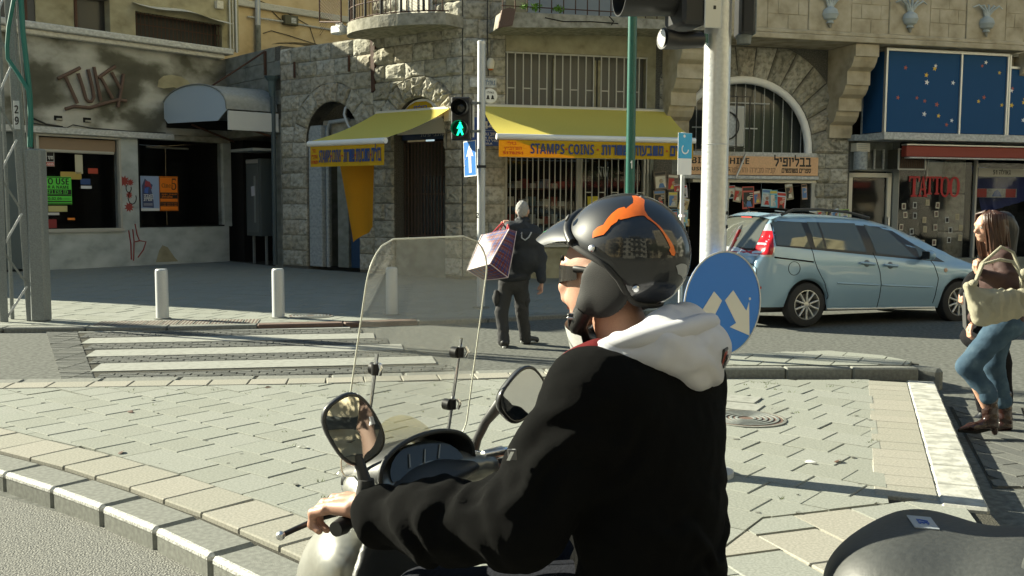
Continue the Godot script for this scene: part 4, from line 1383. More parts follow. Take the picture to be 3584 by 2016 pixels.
func arch_building() -> void:
	var b := thing("arched_shop_building", "pale stone building with an arched window, stepped corbels and a band of carved ornaments", "building", ST)
	var win := PackedVector2Array()
	for i in 25:
		var t := PI * i / 24
		win.append(V2(6.6 + 1.77 * cos(t), 2.88 + 1.72 * pow(sin(t), .85)))
	var hole := win.duplicate()
	hole.append_array(P2([4.83, 0, 8.37, 0]))
	for p in Geometry2D.clip_polygons(rect(4.4, 0, 9.4, 5.3), hole): poly_box(b, "wall_core", M.mortar, p, -.45, -.012)
	# hewn arch stones and pier
	for i in 15:
		var t0 := PI * (i + .03) / 15
		var t1 := PI * (i + .97) / 15
		var q := PackedVector2Array()
		for k in 3:
			var t := lerpf(t0, t1, k / 2.0)
			q.append(V2(6.6 + 1.79 * cos(t), 2.88 + 1.74 * pow(sin(t), .85)))
		for k in 3:
			var t := lerpf(t1, t0, k / 2.0)
			var v := V2(6.6 + 2.6 * cos(t), minf(5.28, 2.88 + 2.6 * pow(sin(t), .85)))
			q.append(V2(clampf(v.x, 4.5, 9.3), v.y))
		add(b, "arch_stone", stone_poly(q, .07, 90 + i, .1), M.stone[rng.randi() % 5], T(0, 0, .006))
	stones(b, Transform3D(), 8.45, .12, 9.35, 3.25, .36, [], .05, .4, .52)
	# arched window: white surround, bars, dark glass
	var ring := PackedVector3Array()
	for p in win: ring.append(V(p.x - (p.x - 6.6) * .04, p.y - .05, -.05))
	add(b, "window_surround", tube(ring, .095, 8), M.white)
	add(b, "arched_window", prism(win, -.34, -.3), pm(.05, .055, .05, .08))
	B(b, "window_sill", M.trim_white, 4.9, 2.80, 8.46, 2.90, -.3, .06)
	for k in 14:
		var u := 5.02 + k * .245
		var top := 2.88 + 1.62 * pow(sqrt(maxf(0, 1 - pow((u - 6.6) / 1.74, 2))), .85)
		B(b, "window_bar", M.trim_white, u - .009, 2.9, u + .009, top, -.24, -.225, .002)
	B(b, "window_rail", M.trim_white, 5.4, 3.44, 7.05, 3.47, -.222, -.2, .003)
	B(b, "window_rail", M.trim_white, 6.2, 4.02, 7.35, 4.05, -.222, -.2, .003)
	# shop below
	B(b, "sign_shelf", M.trim_white, 4.95, 2.28, 8.5, 2.36, -.1, .12)
	B(b, "shutter_box", M.cream, 5.33, 2.2, 8.5, 2.278, -.3, .03)
	B(b, "shop_frame", M.frame, 8.38, .1, 8.5, 2.2, -.2, .02)
	B(b, "shop_frame", M.frame, 6.18, .1, 6.25, 2.2, -.2, .02)
	B(b, "shop_sill", M.grey_block, 6.25, 0, 8.38, .8, -.3, -.02)
	room(b, Transform3D(), 5.3, .12, 8.4, 2.8, 2.4, M.dark)
	# stepped corbels carrying the upper wall
	var prof := P2([0, 3.26, .16, 3.26, .16, 3.55, .19, 3.57, .3, 3.63, .39, 3.75, .42, 3.86, .5, 3.86, .5, 4.14, .53, 4.16, .64, 4.22, .72, 4.33, .75, 4.42, .8, 4.42, .8, 4.72, .83, 4.74, .94, 4.8, 1.02, 4.92, 1.05, 5.02, 1.1, 5.02, 1.1, 5.29, 0, 5.29])
	for u in [4.55, 8.72, 13.3]:
		var st := S()
		prism(prof, 0, .6, st, Transform3D(Basis(Vector3.BACK, Vector3.UP, Vector3.RIGHT), V(u, 0, 0)))
		add(b, "stepped_corbel", done(st), M.smooth_stone)
	# upper wall
	B(b, "cornice", M.smooth_stone, 5.2, 5.3, 13.2, 5.42, -.3, 1.2, .015)
	B(b, "cornice", M.smooth_stone, 5.2, 5.422, 13.22, 5.52, -.3, 1.16, .02)
	B(b, "upper_wall", M.smooth_stone, 5.15, 5.52, 13.2, 17, -.4, 1.06, 0)
	B(b, "upper_wall", M.smooth_stone, 13.2, 5.0, 24, 17, -.4, .7, 0)
	for k in 4:
		var u: float = [5.45, 7.52, 9.56, 11.6][k]
		B(b, "panel", M.smooth_stone, u, 5.522, u + 1.06, 7.2, 1.06, 1.10, .012)
		var on := Node3D.new()
		on.name = "carved_ornament" if k == 0 else "carved_ornament_%03d" % k
		b.add_child(on)
		on.position = V(u + .5, 5.88, 1.14)
		on.scale = V(1.25, 1.25, 1.25)
		add(on, "bulb", lathe([0, -.16, .07, -.15, .05, -.11, .11, -.08, .145, .0, .12, .08, .05, .13, .045, .2, 0, .2], 14), M.low_plaster)
		for q in 5:
			var s := q - 2.0
			add(on, "plume", tube(P3([s * .02, .14, 0, s * .05, .24, .04, s * .11, .32, .05, s * .16, .34 - absf(s) * .03, .02]), [.022, .022, .018, .01], 6), M.low_plaster)
		add(on, "tip", tube(P3([0, -.14, 0, 0, -.24, .02]), [.05, .015], 8), M.concrete)
	for k in 4:
		var u0: float = [6.52, 8.59, 10.63, 12.68][k]
		var u1: float = [7.51, 9.55, 11.59, 13.18][k]
		for j in 4:
			var x := u0 + .006
			while x < u1 - .02:
				var l := minf(.5 if (j % 2 == 0 or x > u0 + .1) else .25, u1 - x)
				B(b, "ashlar_block", M.smooth_stone, x + .004, 5.526 + j * .32, x + l - .004, 5.52 + (j + 1) * .32 - .004, 1.06, 1.075 + rng.randf_range(-.003, .003), .006)
				x += l
	# door, glazing and upper shop box
	var d := B(b, "shop_door", M.dark, 9.38, .12, 10.58, 2.47, -.16, -.1, .01)
	B(d, "pane", M.shop_glass, -.46, -1.0, .48, 1.05, .032, .04, 0)
	B(d, "door_post", M.cream, -.6, -1.17, -.47, 1.17, .033, .1)
	B(d, "door_post", M.cream, .49, -1.17, .6, 1.17, .033, .1)
	B(d, "door_head", M.cream, -.6, 1.06, .6, 1.17, .033, .1)
	B(d, "handle", M.steel, .5, -.1, .54, .12, .1, .16, .01)
	B(b, "door_jamb", M.tower, 10.6, .12, 10.76, 3.2, -.3, 0)
	B(b, "lintel_wall", M.grey_block, 9.36, 2.5, 10.6, 3.2, -.4, -.04)
	B(b, "shop_window", M.shop_glass, 10.78, .4, 12.98, 2.86, -.12, -.112, 0)
	B(b, "shop_window", M.shop_glass, 13.04, .4, 18, 2.86, -.12, -.112, 0)
	for u in [10.75, 12.98, 16.0, 18.0]: B(b, "shop_frame", M.frame, u, .12, u + .055, 2.9, -.15, -.04)
	B(b, "shop_sill", M.grey_block, 10.76, 0, 18, .4, -.3, -.04)
	for k in 3: B(b, "stone_pillar", M.concrete, 12.35, .1 + k * .95, 12.95, .1 + k * .95 + .93, -.6, -.35, .03)
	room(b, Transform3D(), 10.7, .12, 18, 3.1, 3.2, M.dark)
	B(b, "end_wall", M.grey_block, 18.05, 0, 24, 5, -.4, 0)
	B(b, "bulk", M.dark, 5.3, 2.92, 24, 16.9, -7, -.46, 0)
	# the blue glazed box
	var bx := Node3D.new()
	bx.name = "glazed_bay"
	b.add_child(bx)
	var bluep := pm(.022, .08, .19, .25)
	bluep.metallic_specular = .12
	B(bx, "blue_pane", bluep, 9.72, 3.38, 11.64, 5.2, .86, .885, 0)
	B(bx, "blue_pane", bluep, 11.7, 3.38, 12.93, 5.2, .86, .885, 0)
	B(bx, "blue_pane", bluep, 13.03, 3.38, 15.2, 4.92, .86, .885, 0)
	B(bx, "side_pane", bluep, 9.66, 3.38, 9.68, 5.2, .06, .84, 0)
	for u in [9.64, 11.64, 12.93, 12.99]: B(bx, "frame", M.alu, u, 3.36, u + .05, 5.25, .84, .93)
	B(bx, "frame", M.alu, 9.64, 5.2, 12.98, 5.27, .838, .925)
	B(bx, "frame", M.alu, 12.99, 4.92, 15.3, 4.98, .838, .925)
	B(bx, "ledge", M.trim_white, 9.64, 3.2, 15.3, 3.365, .0, .95)
	B(bx, "bay_roof", M.concrete, 9.64, 5.21, 15.3, 5.3, .0, .836)
	B(bx, "side_post", M.blue_plaster, 9.64, 3.2, 9.72, 5.2, .0, .06)
	B(bx, "side_ledge", M.blue_plaster, 9.3, 3.2, 9.638, 3.34, .0, .3)
	var cols := [pm(.75, .5, .05, .6), M.white, pm(.4, .09, .05, .6)]
	var sr := RandomNumberGenerator.new()
	sr.seed = 5
	for k in 44:
		var u := sr.randf_range(9.85, 15.0)
		var v := sr.randf_range(3.5, 4.85 if u > 13 else 5.08)
		var s := sr.randf_range(.045, .07)
		if absf(u - 11.67) < .1 or absf(u - 12.98) < .12: continue
		var st := PackedVector2Array()
		for i in 10: st.append(V2(sin(TAU * i / 10 + .2), cos(TAU * i / 10 + .2)) * (s if i % 2 == 0 else s * .42))
		add(bx, "star", prism(st, 0, .002), cols[k % 3], T(u, v, .887))
	# small housings over the door
	B(b, "vent_box", M.cream, 9.4, 2.95, 9.76, 3.15, .0, .25)
	for k in 4: B(b, "vent_slat", M.frame, 9.42, 2.975 + k * .042, 9.68, 2.99 + k * .042, .25, .262, .002)
	add(b, "fat_pipe", cyl(.16, .16, .42, 14), M.blue_plaster, T(9.57, 2.53, .16))
	B(b, "small_window", M.shop_glass, 9.8, 2.58, 10.3, 3.0, -.02, .0, 0)
	for u in [9.78, 10.03, 10.28]: B(b, "small_window_frame", M.trim_white, u, 2.55, u + .035, 3.03, -.02, .04)

func other_side() -> void:   # the houses and trees across the road behind the viewer, seen in mirrors and panes
	var spec := [[-34, 16, 15, 12, 0], [-17, 17, 14, 15, 1], [-1, 16, 13, 13, 2], [14, 17, 14, 14, 0], [30, 16, 15, 12, 1]]
	var say := ["first pale apartment house from the left across the road behind the viewer", "sand coloured apartment house with tall windows across the road behind the viewer", "cream apartment house straight behind the viewer", "pale apartment house behind the viewer at right", "last sand coloured apartment house at the far right behind the viewer"]
	for k in 5:
		var s: Array = spec[k]
		var h := thing("apartment_house", say[k], "building", T(s[0], 0, s[1], 180), "houses across the road")
		B(h, "wall", [M.smooth_stone, M.yellow_wall, M.beam][s[4]], -s[2] / 2.0, 0, s[2] / 2.0, s[3], -8, 0, 0)
		for fl in 4:
			for c in 5:
				B(h, "window", pm(.03, .035, .04, .1), -s[2] / 2.0 + .9 + c * 2.7, 1.6 + fl * 3.1, -s[2] / 2.0 + 2.2 + c * 2.7, 3.2 + fl * 3.1, .002, .03, 0)
			B(h, "balcony", M.concrete, -s[2] / 2.0 + 3.2, 4.2 + fl * 3.1 - .1, s[2] / 2.0 - 3.2, 4.35 + fl * 3.1, .002, 1.1)
		B(h, "roof", M.concrete, -s[2] / 2.0 - .1, s[3], s[2] / 2.0 + .1, s[3] + .3, -8, .1)
	var band := thing("banded_house", "white house with dark window bands at the bend of the road far right", "building", T(25, 0, 7, -138))
	B(band, "wall", M.smooth_stone, -14, 0, 14, 24, -6, 0, 0)
	for fl in 15:
		B(band, "window_band", pm(.05, .055, .055, .15), -13.5, .8 + fl * 1.45, 13.5, 1.3 + fl * 1.45 + .25 * (fl % 2), .002, .04, 0)
		for k in 8: B(band, "mullion", M.cream, -13 + k * 3.6 + fl % 3, .8 + fl * 1.45, -12.7 + k * 3.6 + fl % 3, 1.55 + fl * 1.45, .041, .1, 0)
	B(band, "shop_awning", M.red_dark, -13, 2.6, 6, 2.9, .1, 1.6, 0)
	var right := thing("corner_house", "pale house closing the street at the far right", "building", T(34, 0, -8, -80))
	B(right, "wall", M.beam, -9, 0, 9, 13, -6, 0, 0)
	for fl in 4:
		for c in 6: B(right, "window", pm(.03, .035, .04, .1), -8 + c * 2.8, 1.4 + fl * 3, -6.7 + c * 2.8, 3 + fl * 3, .002, .03, 0)
	for k in 3:
		var at: Array = [[22, -9.5], [26, -3], [19, 1.5]][k]
		var t := thing("street_tree", ["leafy street tree down the road at the right", "second leafy street tree down the road at the right", "leafy street tree on the near side of the road at the right"][k], "tree", T(at[0], 0, at[1]), "street trees down the road")
		add(t, "trunk", tube(P3([0, 0, 0, .1, 1.5, .05, 0, 3, 0, .2, 4.2, .1]), [.2, .16, .13, .08], 10), M.rust_paint)
		add(t, "crown", clump(4200, .17, V(2.2, 1.8, 2.2), 80 + k), pm(.05, .09, .025, .8), T(0, 4.6, 0))
	for k in 4:
		var at: Array = [[7.5, 9.5], [13, 10], [-9, 10.5], [19, 10]][k]
		var t := thing("street_tree", ["leafy street tree nearest behind the scooter", "second leafy street tree behind the scooter", "leafy street tree behind the viewer at left", "farthest leafy street tree behind the viewer"][k], "tree", T(at[0], 0, at[1]), "street trees behind the viewer")
		add(t, "trunk", tube(P3([0, 0, 0, .1, 1.5, .05, 0, 3, 0, .2, 4.5, .1]), [.22, .17, .14, .08], 10), M.rust_paint)
		for q in 4: add(t, "limb", tube(P3([0, 2.6 + q * .3, 0, cos(q * 1.7) * .9, 3.7 + q * .3, sin(q * 1.7) * .9]), [.09, .04], 6), M.rust_paint)
		add(t, "crown", clump(5200, .16, V(2.3, 1.9, 2.3), 70 + k), pm(.05, .09, .025, .8), T(0, 5.0, 0))

# ------------------------------------------------------------------ awnings, signs and wares
func awnings_and_signs() -> void:
	var say := ["yellow awning lettered STAMPS COINS over the arched doorway of the slanting corner wall", "long yellow awning lettered STAMPS COINS over the shop front facing the street"]
	for k in 2:
		var base: Transform3D = [CH, ST][k]
		var u0: float = [3.5, .35][k]
		var u1: float = [5.80, 4.66][k]
		var d: float = [2.07, 1.5][k]
		var vb: float = [2.93, 3.03][k]
		var a := thing("awning", say[k], "awning", base, "yellow shop awnings")
		var back: float = [3.74, 3.79][k]
		add(a, "canvas", sheet(14, 8, func(u, v): return V(lerpf(u0 + .03, u1 - .03, u), lerpf(back, vb + .06, v) - .07 * sin(PI * v), lerpf(.08, d, v))), M.yellow_cloth)
		add(a, "front_bar", tube(P3([u0, vb, d + .03, u1, vb, d + .03]), .06, 12), M.white)
		add(a, "roller", tube(P3([u0, back - .03, .1, u1, back - .03, .1]), .05, 10), M.cream)
		for u in [u0 + .3, u1 - .25]:
			add(a, "folding_arm", tube(P3([u, back - .15, .1, u + (.35 if u < (u0 + u1) / 2 else -.35), (back + vb) / 2 - .1, d * .5, u, vb, d]), .03, 6), M.cream)
		B(a, "wall_bracket", M.cream, u1 - .2, back - .3, u1 - .05, back - .05, .02, .16)
		var h: float = [.43, .345][k]
		var t := vb - .055
		var val := add(a, "valance", sheet(24, 2, func(u, v): return V(lerpf(u0 + .05, u1 - .04, u), t - h * v, d + .03 + .012 * sin(u * 26.0) * v)), M.valance)
		var blue := pm(.02, .05, .17, .7)
		var red := pm(.45, .04, .01, .7)
		var f := func(q: float) -> float: return lerpf(u0 + .05, u1 - .04, q)
		var z := d + .052
		var y0 := t - h * .80
		var y1 := t - h * .20
		var cols: Array = [[.135, .30], [.315, .435], [.475, .62], [.64, .82], [.845, .965]] if k == 0 else [[.155, .325], [.345, .475], [.515, .655], [.68, .838], [.875, .985]]
		txt(a, "STAMPS", blue, f.call(cols[0][0]), y0, f.call(cols[0][1]), y1, z, true, "Droid Sans")
		txt(a, "COINS", blue, f.call(cols[1][0]), y0, f.call(cols[1][1]), y1, z, true, "Droid Sans")
		heb(a, "שטרות", blue, f.call(cols[2][0]), y0, f.call(cols[2][1]), y1, z, 2.1)
		heb(a, "מטבעות", blue, f.call(cols[3][0]), y0, f.call(cols[3][1]), y1, z, 2.1)
		heb(a, "בולים", blue, f.call(cols[4][0]), y0, f.call(cols[4][1]), y1 + .01, z, 2.1)
		for q in [(cols[0][1] + cols[1][0]) / 2, (cols[1][1] + cols[2][0]) / 2, (cols[2][1] + cols[3][0]) / 2, (cols[3][1] + cols[4][0]) / 2]:
			var w: float = .018
			B(a, "red_square", red, f.call(q) - w, (y0 + y1) / 2 - w, f.call(q) + w, (y0 + y1) / 2 + w, z - .002, z + .002, 0)
		heb(a, "בולי", red, f.call(.04), t - h * .30, f.call(.085), t - h * .14, z, 1.2)
		heb(a, "הורוביץ", red, f.call(.025), t - h * .60, f.call(.11), t - h * .42, z, 1.2)
		txt(a, "5178251", red, f.call(.02), t - h * .85, f.call(.118), t - h * .69, z, true)
	# orange cloth hanging behind the first awning
	var ob := solo("orange_cloth", "long pointed orange cloth hanging below the corner awning beside the blue door", "cloth", null, M.orange_cloth, CH * T(0, 0, 1.25))
	var top := [3.529, 2.51, 4.609, 2.491]
	var tip := [3.989, 0.84, 4.596, 1.207]
	ob.mesh = sheet(10, 14, func(u, v): return V(lerpf(lerpf(top[0], tip[0], v), lerpf(top[2], tip[2], v), u), lerpf(lerpf(top[1], tip[1], v), lerpf(top[3], tip[3], v) + .05 * sin(u * 6) * v, u), .1 * sin(u * 7.0 + v) * (.3 + v * .3)))
	# street name plates and small wall things on the pier
	var p := thing("house_number_plate", "dark blue house number plate 44 with Hebrew lines on the stone pier", "sign", ST * T(.42, 3.22, .08))
	B(p, "plate", M.blue, -.38, -.30, .38, .30, -.01, .01, .004)
	txt(p, "44", M.white, -.02, .06, .26, .22, .012)
	B(p, "rule", M.white, -.34, .02, .34, .026, .009, .012, 0)
	heb(p, "רחוב גאולה", M.white, -.06, -.08, .3, -.02, .012)
	heb(p, "שכונה אלי", M.white, -.04, -.15, .32, -.11, .012)
	heb(p, "מול הים ", M.white, -.04, -.21, .32, -.17, .012)
	txt(p, "GEULA", M.white, -.04, -.27, .2, -.23, .012)
	p = thing("street_plate", "small white enamel plate with Hebrew street name and 44 above the round lamp sign", "sign", ST * T(.42, 4.25, .08))
	B(p, "plate", M.trim_white, -.29, -.1, .29, .1, -.01, .012, .01)
	heb(p, "גאולה", pm(.1, .16, .25, .6), .02, -.05, .26, .05, .014)
	txt(p, "44", pm(.1, .16, .25, .6), -.12, -.05, -.02, .05, .014)
	p = thing("round_sign", "round white lamp sign with two dark bells on the stone pier", "sign", ST * T(.56, 3.97, .08))
	add(p, "disc", lathe([.15, 0, .155, .03, .14, .06, 0, .065], 28), M.white, T(0, 0, 0, 0, 90))
	add(p, "rim", lathe([.15, 0, .165, .0, .165, .04, .15, .04], 28), M.alu, T(0, 0, 0, 0, 90))
	heb(p, "גאולה", M.black, -.08, .05, .08, .09, .066)
	for s in [-1, 1]: add(p, "bell", prism(P2([-.04, -.07, .04, -.07, .022, -.03, .02, .0, 0, .02, -.02, .0, -.022, -.03]), .064, .069), M.black, T(s * .05, .0, 0))
	p = thing("alarm_siren", "egg shaped white alarm siren with an orange lower end on the stone pier", "alarm", ST * T(.58, 4.64, .1))
	add(p, "shell", lathe([0, .13, .05, .12, .078, .06, .082, 0, .075, -.06, .06, -.1], 16), M.cream)
	add(p, "orange_lens", lathe([.058, -.1, .05, -.115, .03, -.13, 0, -.135], 16), pm(.5, .13, .01, .3))
	# shop sign
	p = thing("bookshop_sign", "peach shop sign with dark Latin and Hebrew lettering above the magazine display", "sign", ST * T(0, 0, .1))
	B(p, "board", nm(.78, .47, .25, .6, 1.0, .88, .02, .03, false), 5.12, 2.37, 8.47, 2.80, -.05, .03)
	var ink := pm(.02, .018, .014, .6)
	txt(p, "BIBLIOPHILE", ink, 5.25, 2.62, 6.68, 2.76, .034)
	txt(p, "USED BOOKS", ink, 5.25, 2.46, 6.2, 2.54, .034)
	heb(p, "בבליופיל", ink, 7.314, 2.579, 8.276, 2.784, .034, 2.0)
	heb(p, "ספרים משומשים", ink, 7.518, 2.432, 8.277, 2.537, .034, 1.9)
	heb(p, "קניה מכירה והחלפה", pm(.3, .17, .09, .6), 6.196, 2.429, 7.351, 2.538, .034, 1.1)
	add(p, "support_strut", tube(P3([6.55, 2.85, .1, 6.3, 2.3, .14]), .025, 6), M.alu)
	# red awning fascia
	p = thing("red_awning", "rolled dark red awning fascia under the blue glazed bay", "awning", ST)
	B(p, "fascia", M.red_dark, 10.42, 2.83, 18, 3.09, .5, .7, .02)
	B(p, "top_rail", M.alu, 10.42, 3.092, 18, 3.13, .5, .72)
	B(p, "bottom_rail", M.trim_white, 10.5, 2.79, 18, 2.828, .52, .71)
	# air conditioners
	p = thing("air_conditioner", "grey outdoor air conditioner in a black cage in front of the arched window", "air conditioner", ST * T(5.95, 2.95, .1))
	B(p, "casing", M.trim_white, -.35, .05, .42, .95, 0, .35, .02)
	add(p, "fan_ring", lathe([.3, 0, .33, 0, .33, .03, .3, .03], 24), M.black, T(-.05, .5, .352, 0, 90))
	B(p, "side_panel", M.frame, .2, .1, .4, .9, .352, .362)
	for q in [[-.45, 0], [.5, 0], [.18, 0], [-.3, 0]]: B(p, "cage_bar", M.black, q[0] - .012, -.02, q[0] + .012, 1.15, .42, .445, .003)
	for y in [-.02, 1.13]: B(p, "cage_rail", M.black, -.45, y, .51, y + .025, .446, .47, .003)
	p = thing("caged_air_conditioner", "dark rusty air conditioner in a square cage above the shop door", "air conditioner", ST * T(10.75, 2.78, .05))
	B(p, "casing", nm(.08, .07, .045, .8, .4, .6, .05, .04, false), -.36, -.22, .34, .22, 0, .4)
	for k in 14: B(p, "slat", M.rust, -.33 + k * .05, -.2, -.31 + k * .05, .2, .4, .412, .002)
	for q in [[-.38, -.25, .38, -.22], [-.38, .22, .38, .25], [-.38, -.22, -.35, .22], [.35, -.22, .38, .22]]: B(p, "cage_bar", M.frame, q[0], q[1], q[2], q[3], .4, .44, .003)
	# red lettering on the glass
	p = thing("shop_lettering", "red TATTOO lettering in a western style on the dark shop window", "lettering", ST * T(0, 0, -.09))
	var redm := pm(.42, .015, .02, .6)
	for q in ["T", "A", "T", "T", "O", "O"].size():
		var u: float = [11.1, 11.38, 11.58, 11.78, 12.0, 12.26][q]
		var w: float = [.31, .25, .23, .25, .27, .3][q]
		txt(p, "TATTOO"[q], redm, u, 1.9 + .0 * q + (.06 if q in [2, 3] else 0.0), u + w, 2.40, .006, true, "Droid Serif", "letter")

func shop_goods() -> void:
	# magazines strung across the bookshop opening
	var hang := [[6.34, 1.98, .2, .3, [.25, .32, .36], "grey blue magazine, leftmost on the bookshop line", 4], [6.5, 1.92, .2, .34, [.35, .30, .2], "tan magazine second from the left on the bookshop line", -8], [6.76, 1.85, .3, .52, [.5, .08, .06], "big red magazine with a pale portrait on the bookshop line", 2], [7.0, 1.86, .18, .3, [.42, .2, .12], "orange magazine with a blue edge right of the red portrait magazine", 8], [7.24, 1.85, .24, .4, [.34, .52, .58], "pale cyan magazine hanging in the middle of the bookshop line", -3], [7.42, 1.82, .2, .42, [.10, .42, .56], "bright turquoise magazine with a dark box on the bookshop line", 2], [7.62, 1.76, .26, .46, [.5, .6, .66], "white and blue magazine with a rider picture on the bookshop line", -5], [7.83, 2.0, .2, .38, [.25, .22, .14], "dark magazine with a yellow edge, rightmost of the bookshop line", 9], [8.22, 2.0, .14, .36, [.45, .3, .2], "narrow magazine with a red strip hanging at the right post", 4], [6.86, 1.42, .32, .24, [.6, .52, .46], "cream notice with red lettering hanging under the red portrait magazine", -4]]
	for k in hang.size():
		var q: Array = hang[k]
		var t := paper("magazine", q[5], ST * T(0, 0, -.05 + .012 * (k % 3)), q[0] - q[2] / 2, q[1] - q[3] / 2, q[0] + q[2] / 2, q[1] + q[3] / 2, pm(q[4][0], q[4][1], q[4][2], .4), "magazine", q[6], "magazines outside the bookshop")
		print_on(t, q[2], q[3], k)
	var ln := solo("string_line", "dark string carrying the magazines across the bookshop opening", "string", tube(P3([6.25, 2.15, -.06, 6.8, 2.06, -.06, 7.4, 2.03, -.06, 7.9, 2.12, -.06, 8.38, 2.17, -.06]), .006, 5), M.black, ST)
	# magazine rack left of the sign pole
	var rack := thing("magazine_rack", "wire magazine rack on the wall between the two shops", "rack", ST * T(4.78, 0, .05))
	for u in [-.45, -.15, .15, .45]: B(rack, "upright", M.black, u - .01, .15, u + .01, 2.45, 0, .02, .002)
	for k in 8: B(rack, "shelf_wire", M.black, -.47, .4 + k * .27, .47, .415 + k * .27, .022, .06, .002)
	var rk := [[4.50, 2.22, .30, .40, [.16, .13, .10], "dark newspaper with a red header, top left of the rack", 6], [4.80, 2.18, .26, .36, [.18, .12, .10], "dark magazine with a red header, beside the top left newspaper in the rack", -3], [4.48, 1.82, .28, .36, [.28, .22, .13], "brown magazine with a portrait, second row left in the rack", 3], [4.80, 1.80, .22, .34, [.4, .37, .25], "beige magazine with pale text, second row middle of the rack", 0], [5.06, 1.98, .2, .28, [.55, .5, .56], "pale pink and white paper in a plastic sleeve, right in the rack", 6], [5.07, 1.7, .24, .28, [.52, .38, .17], "tan magazine with a dark head, tilted right in the rack", -14], [4.82, 1.45, .24, .26, [.1, .3, .5], "blue magazine with a red title in the rack", 5], [5.05, 1.42, .24, .3, [.25, .48, .5], "teal magazine hanging upper right of the rack", -3], [5.02, 1.15, .22, .28, [.30, .52, .58], "light teal magazine below the other teal one", 2], [5.18, 1.28, .08, .16, [.5, .32, .05], "small ochre booklet at the right edge of the rack", 0], [4.52, 1.5, .2, .2, [.45, .12, .1], "red framed card, third row left in the rack", 2], [4.9, 2.06, .16, .16, [.4, .1, .08], "small red and white card behind the sign post", 8], [4.6, 1.18, .3, .25, [.2, .19, .17], "grey magazine low in the rack", 3], [4.62, .85, .3, .28, [.3, .27, .2], "faded brown magazine near the bottom of the rack", -4]]
	for k in rk.size():
		var q: Array = rk[k]
		var t := paper("magazine", q[5], ST * T(0, 0, .12 + .006 * (k % 4)), q[0] - q[2] / 2, q[1] - q[3] / 2, q[0] + q[2] / 2, q[1] + q[3] / 2, pm(q[4][0], q[4][1], q[4][2], .4), "magazine", q[6], "magazines outside the bookshop")
		print_on(t, q[2], q[3], k + 20)
	# covers on the ledge behind the car
	var lg := [[8.12, .2, [.6, .6, .58], "white paper with black lettering, leftmost on the ledge behind the car"], [8.32, .18, [.3, .3, .3], "grey picture magazine on the ledge behind the car"], [8.55, .2, [.55, .5, .2], "yellow topped magazine on the ledge behind the car"], [8.68, .2, [.4, .5, .6], "blue and white leaflet leaning on the ledge behind the car"], [8.9, .26, [.3, .45, .12], "green magazine with a red round badge on the ledge behind the car"]]
	for k in lg.size():
		var q: Array = lg[k]
		var t := paper("magazine", q[3], ST * T(0, 0, .62 + .012 * k), q[0] - q[1] / 2 - .05, 1.36, q[0] + q[1] / 2 - .05, 1.60, pm(q[2][0], q[2][1], q[2][2], .4), "magazine", [0, 12, -5, 18, 3][k], "magazines outside the bookshop")
		print_on(t, q[1], .22, k + 40)
	var tb := thing("display_bench", "low display bench of crates in front of the bookshop", "bench", ST * T(8.1, FAR, .6))
	B(tb, "top", M.cream, -1.0, 1.19, 1.0, 1.23, -.3, .3)
	for x in [-.9, .9]: B(tb, "leg", M.rust_paint, x - .04, 0, x + .04, 1.188, -.25, .25)
	for k in 18:
		var x := -.95 + k * .105
		B(tb, "book", [M.red_dark, M.cream, M.blue_plaster, M.rust_paint, M.trim_white][k % 5], x, 1.232, x + .09, 1.36 + .02 * (k % 3), -.28, -.06, .003)
	# inside the stamp shop and the tattoo shop
	var sh := thing("display_shelves", "stocked shelves with albums and boxes inside the stamp shop window", "shelf", ST * T(1.78, FAR, -.9))
	for v in [.75, 1.15, 1.55, 1.95]:
		B(sh, "shelf", M.rust_paint, -.8, v, .8, v + .03, -.3, .2)
		for k in 9: B(sh, "album", [M.blue_plaster, M.cream, M.red_dark, M.low_plaster, pm(.1, .2, .24)][(k + int(v * 10)) % 5], -.76 + k * .17, v + .031, -.62 + k * .17, v + .14 + .1 * ((k * 7 + int(v * 9)) % 3) / 2.0, -.2, .18, .004)
	paper("yellow_notice", "yellow notice hanging inside the barred shop door", ST * T(0, 0, -.1), 2.86, 1.35, 3.12, 1.86, pm(.6, .5, .03, .6), "paper", 2)
	paper("white_notice", "white paper taped to the right pane of the barred shop door", ST * T(0, 0, -.1), 3.95, 1.4, 4.15, 1.75, M.trim_white, "paper", 0)
	paper("hanging_cloth", "teal cloth hanging inside the barred shop door", ST * T(0, 0, -.3), 3.42, 1.2, 3.58, 1.85, pm(.08, .26, .28, .8), "cloth", -6)
	var neon := thing("pane_lettering", "scratched white letters on the upper glass of the barred shop door", "lettering", ST * T(0, 0, -.14))
	txt(neon, "NW", M.trim_white, 3.1, 2.3, 3.36, 2.52, 0.0, false, "Droid Serif", "letter")
	var cr := RandomNumberGenerator.new()
	cr.seed = 12
	for k in 22:
		var u := 10.95 + (k % 6) * .32 + cr.randf_range(-.09, .09)
		var v := .75 + int(k / 6) * .29 + cr.randf_range(-.08, .08)
		var t := paper("photo_card", "small pale photo card stuck on the dark tattoo shop window", ST * T(0, 0, -.1), u, v, u + .11, v + .15, [M.cream, M.trim_white, M.smooth_stone][k % 3], "photo", cr.randf_range(-5, 5), "photo cards on the tattoo shop window")
		add(t, "picture", bb(V(.07, .1, .004), 0), [M.rust_paint, M.dark, M.olive_wall][k % 3], T(0, 0, .001))
	solo("blue_curtain", "blue curtain drawn aside behind the right shop window", "curtain", sheet(16, 6, func(u, v): return V(lerpf(13.2, 15.2, u) + v * .4 * (1 - u), 2.7 - v * (1.2 - u * .6) - u * .2, -.5 + .05 * sin(u * 40))), pm(.03, .05, .22, .8), ST)
	var fl := paper("flag_strip", "red and white printed strip with a blue emblem in the right shop window", ST * T(0, 0, -.2), 13.15, 1.9, 14.35, 2.12, M.trim_white, "banner", 0)
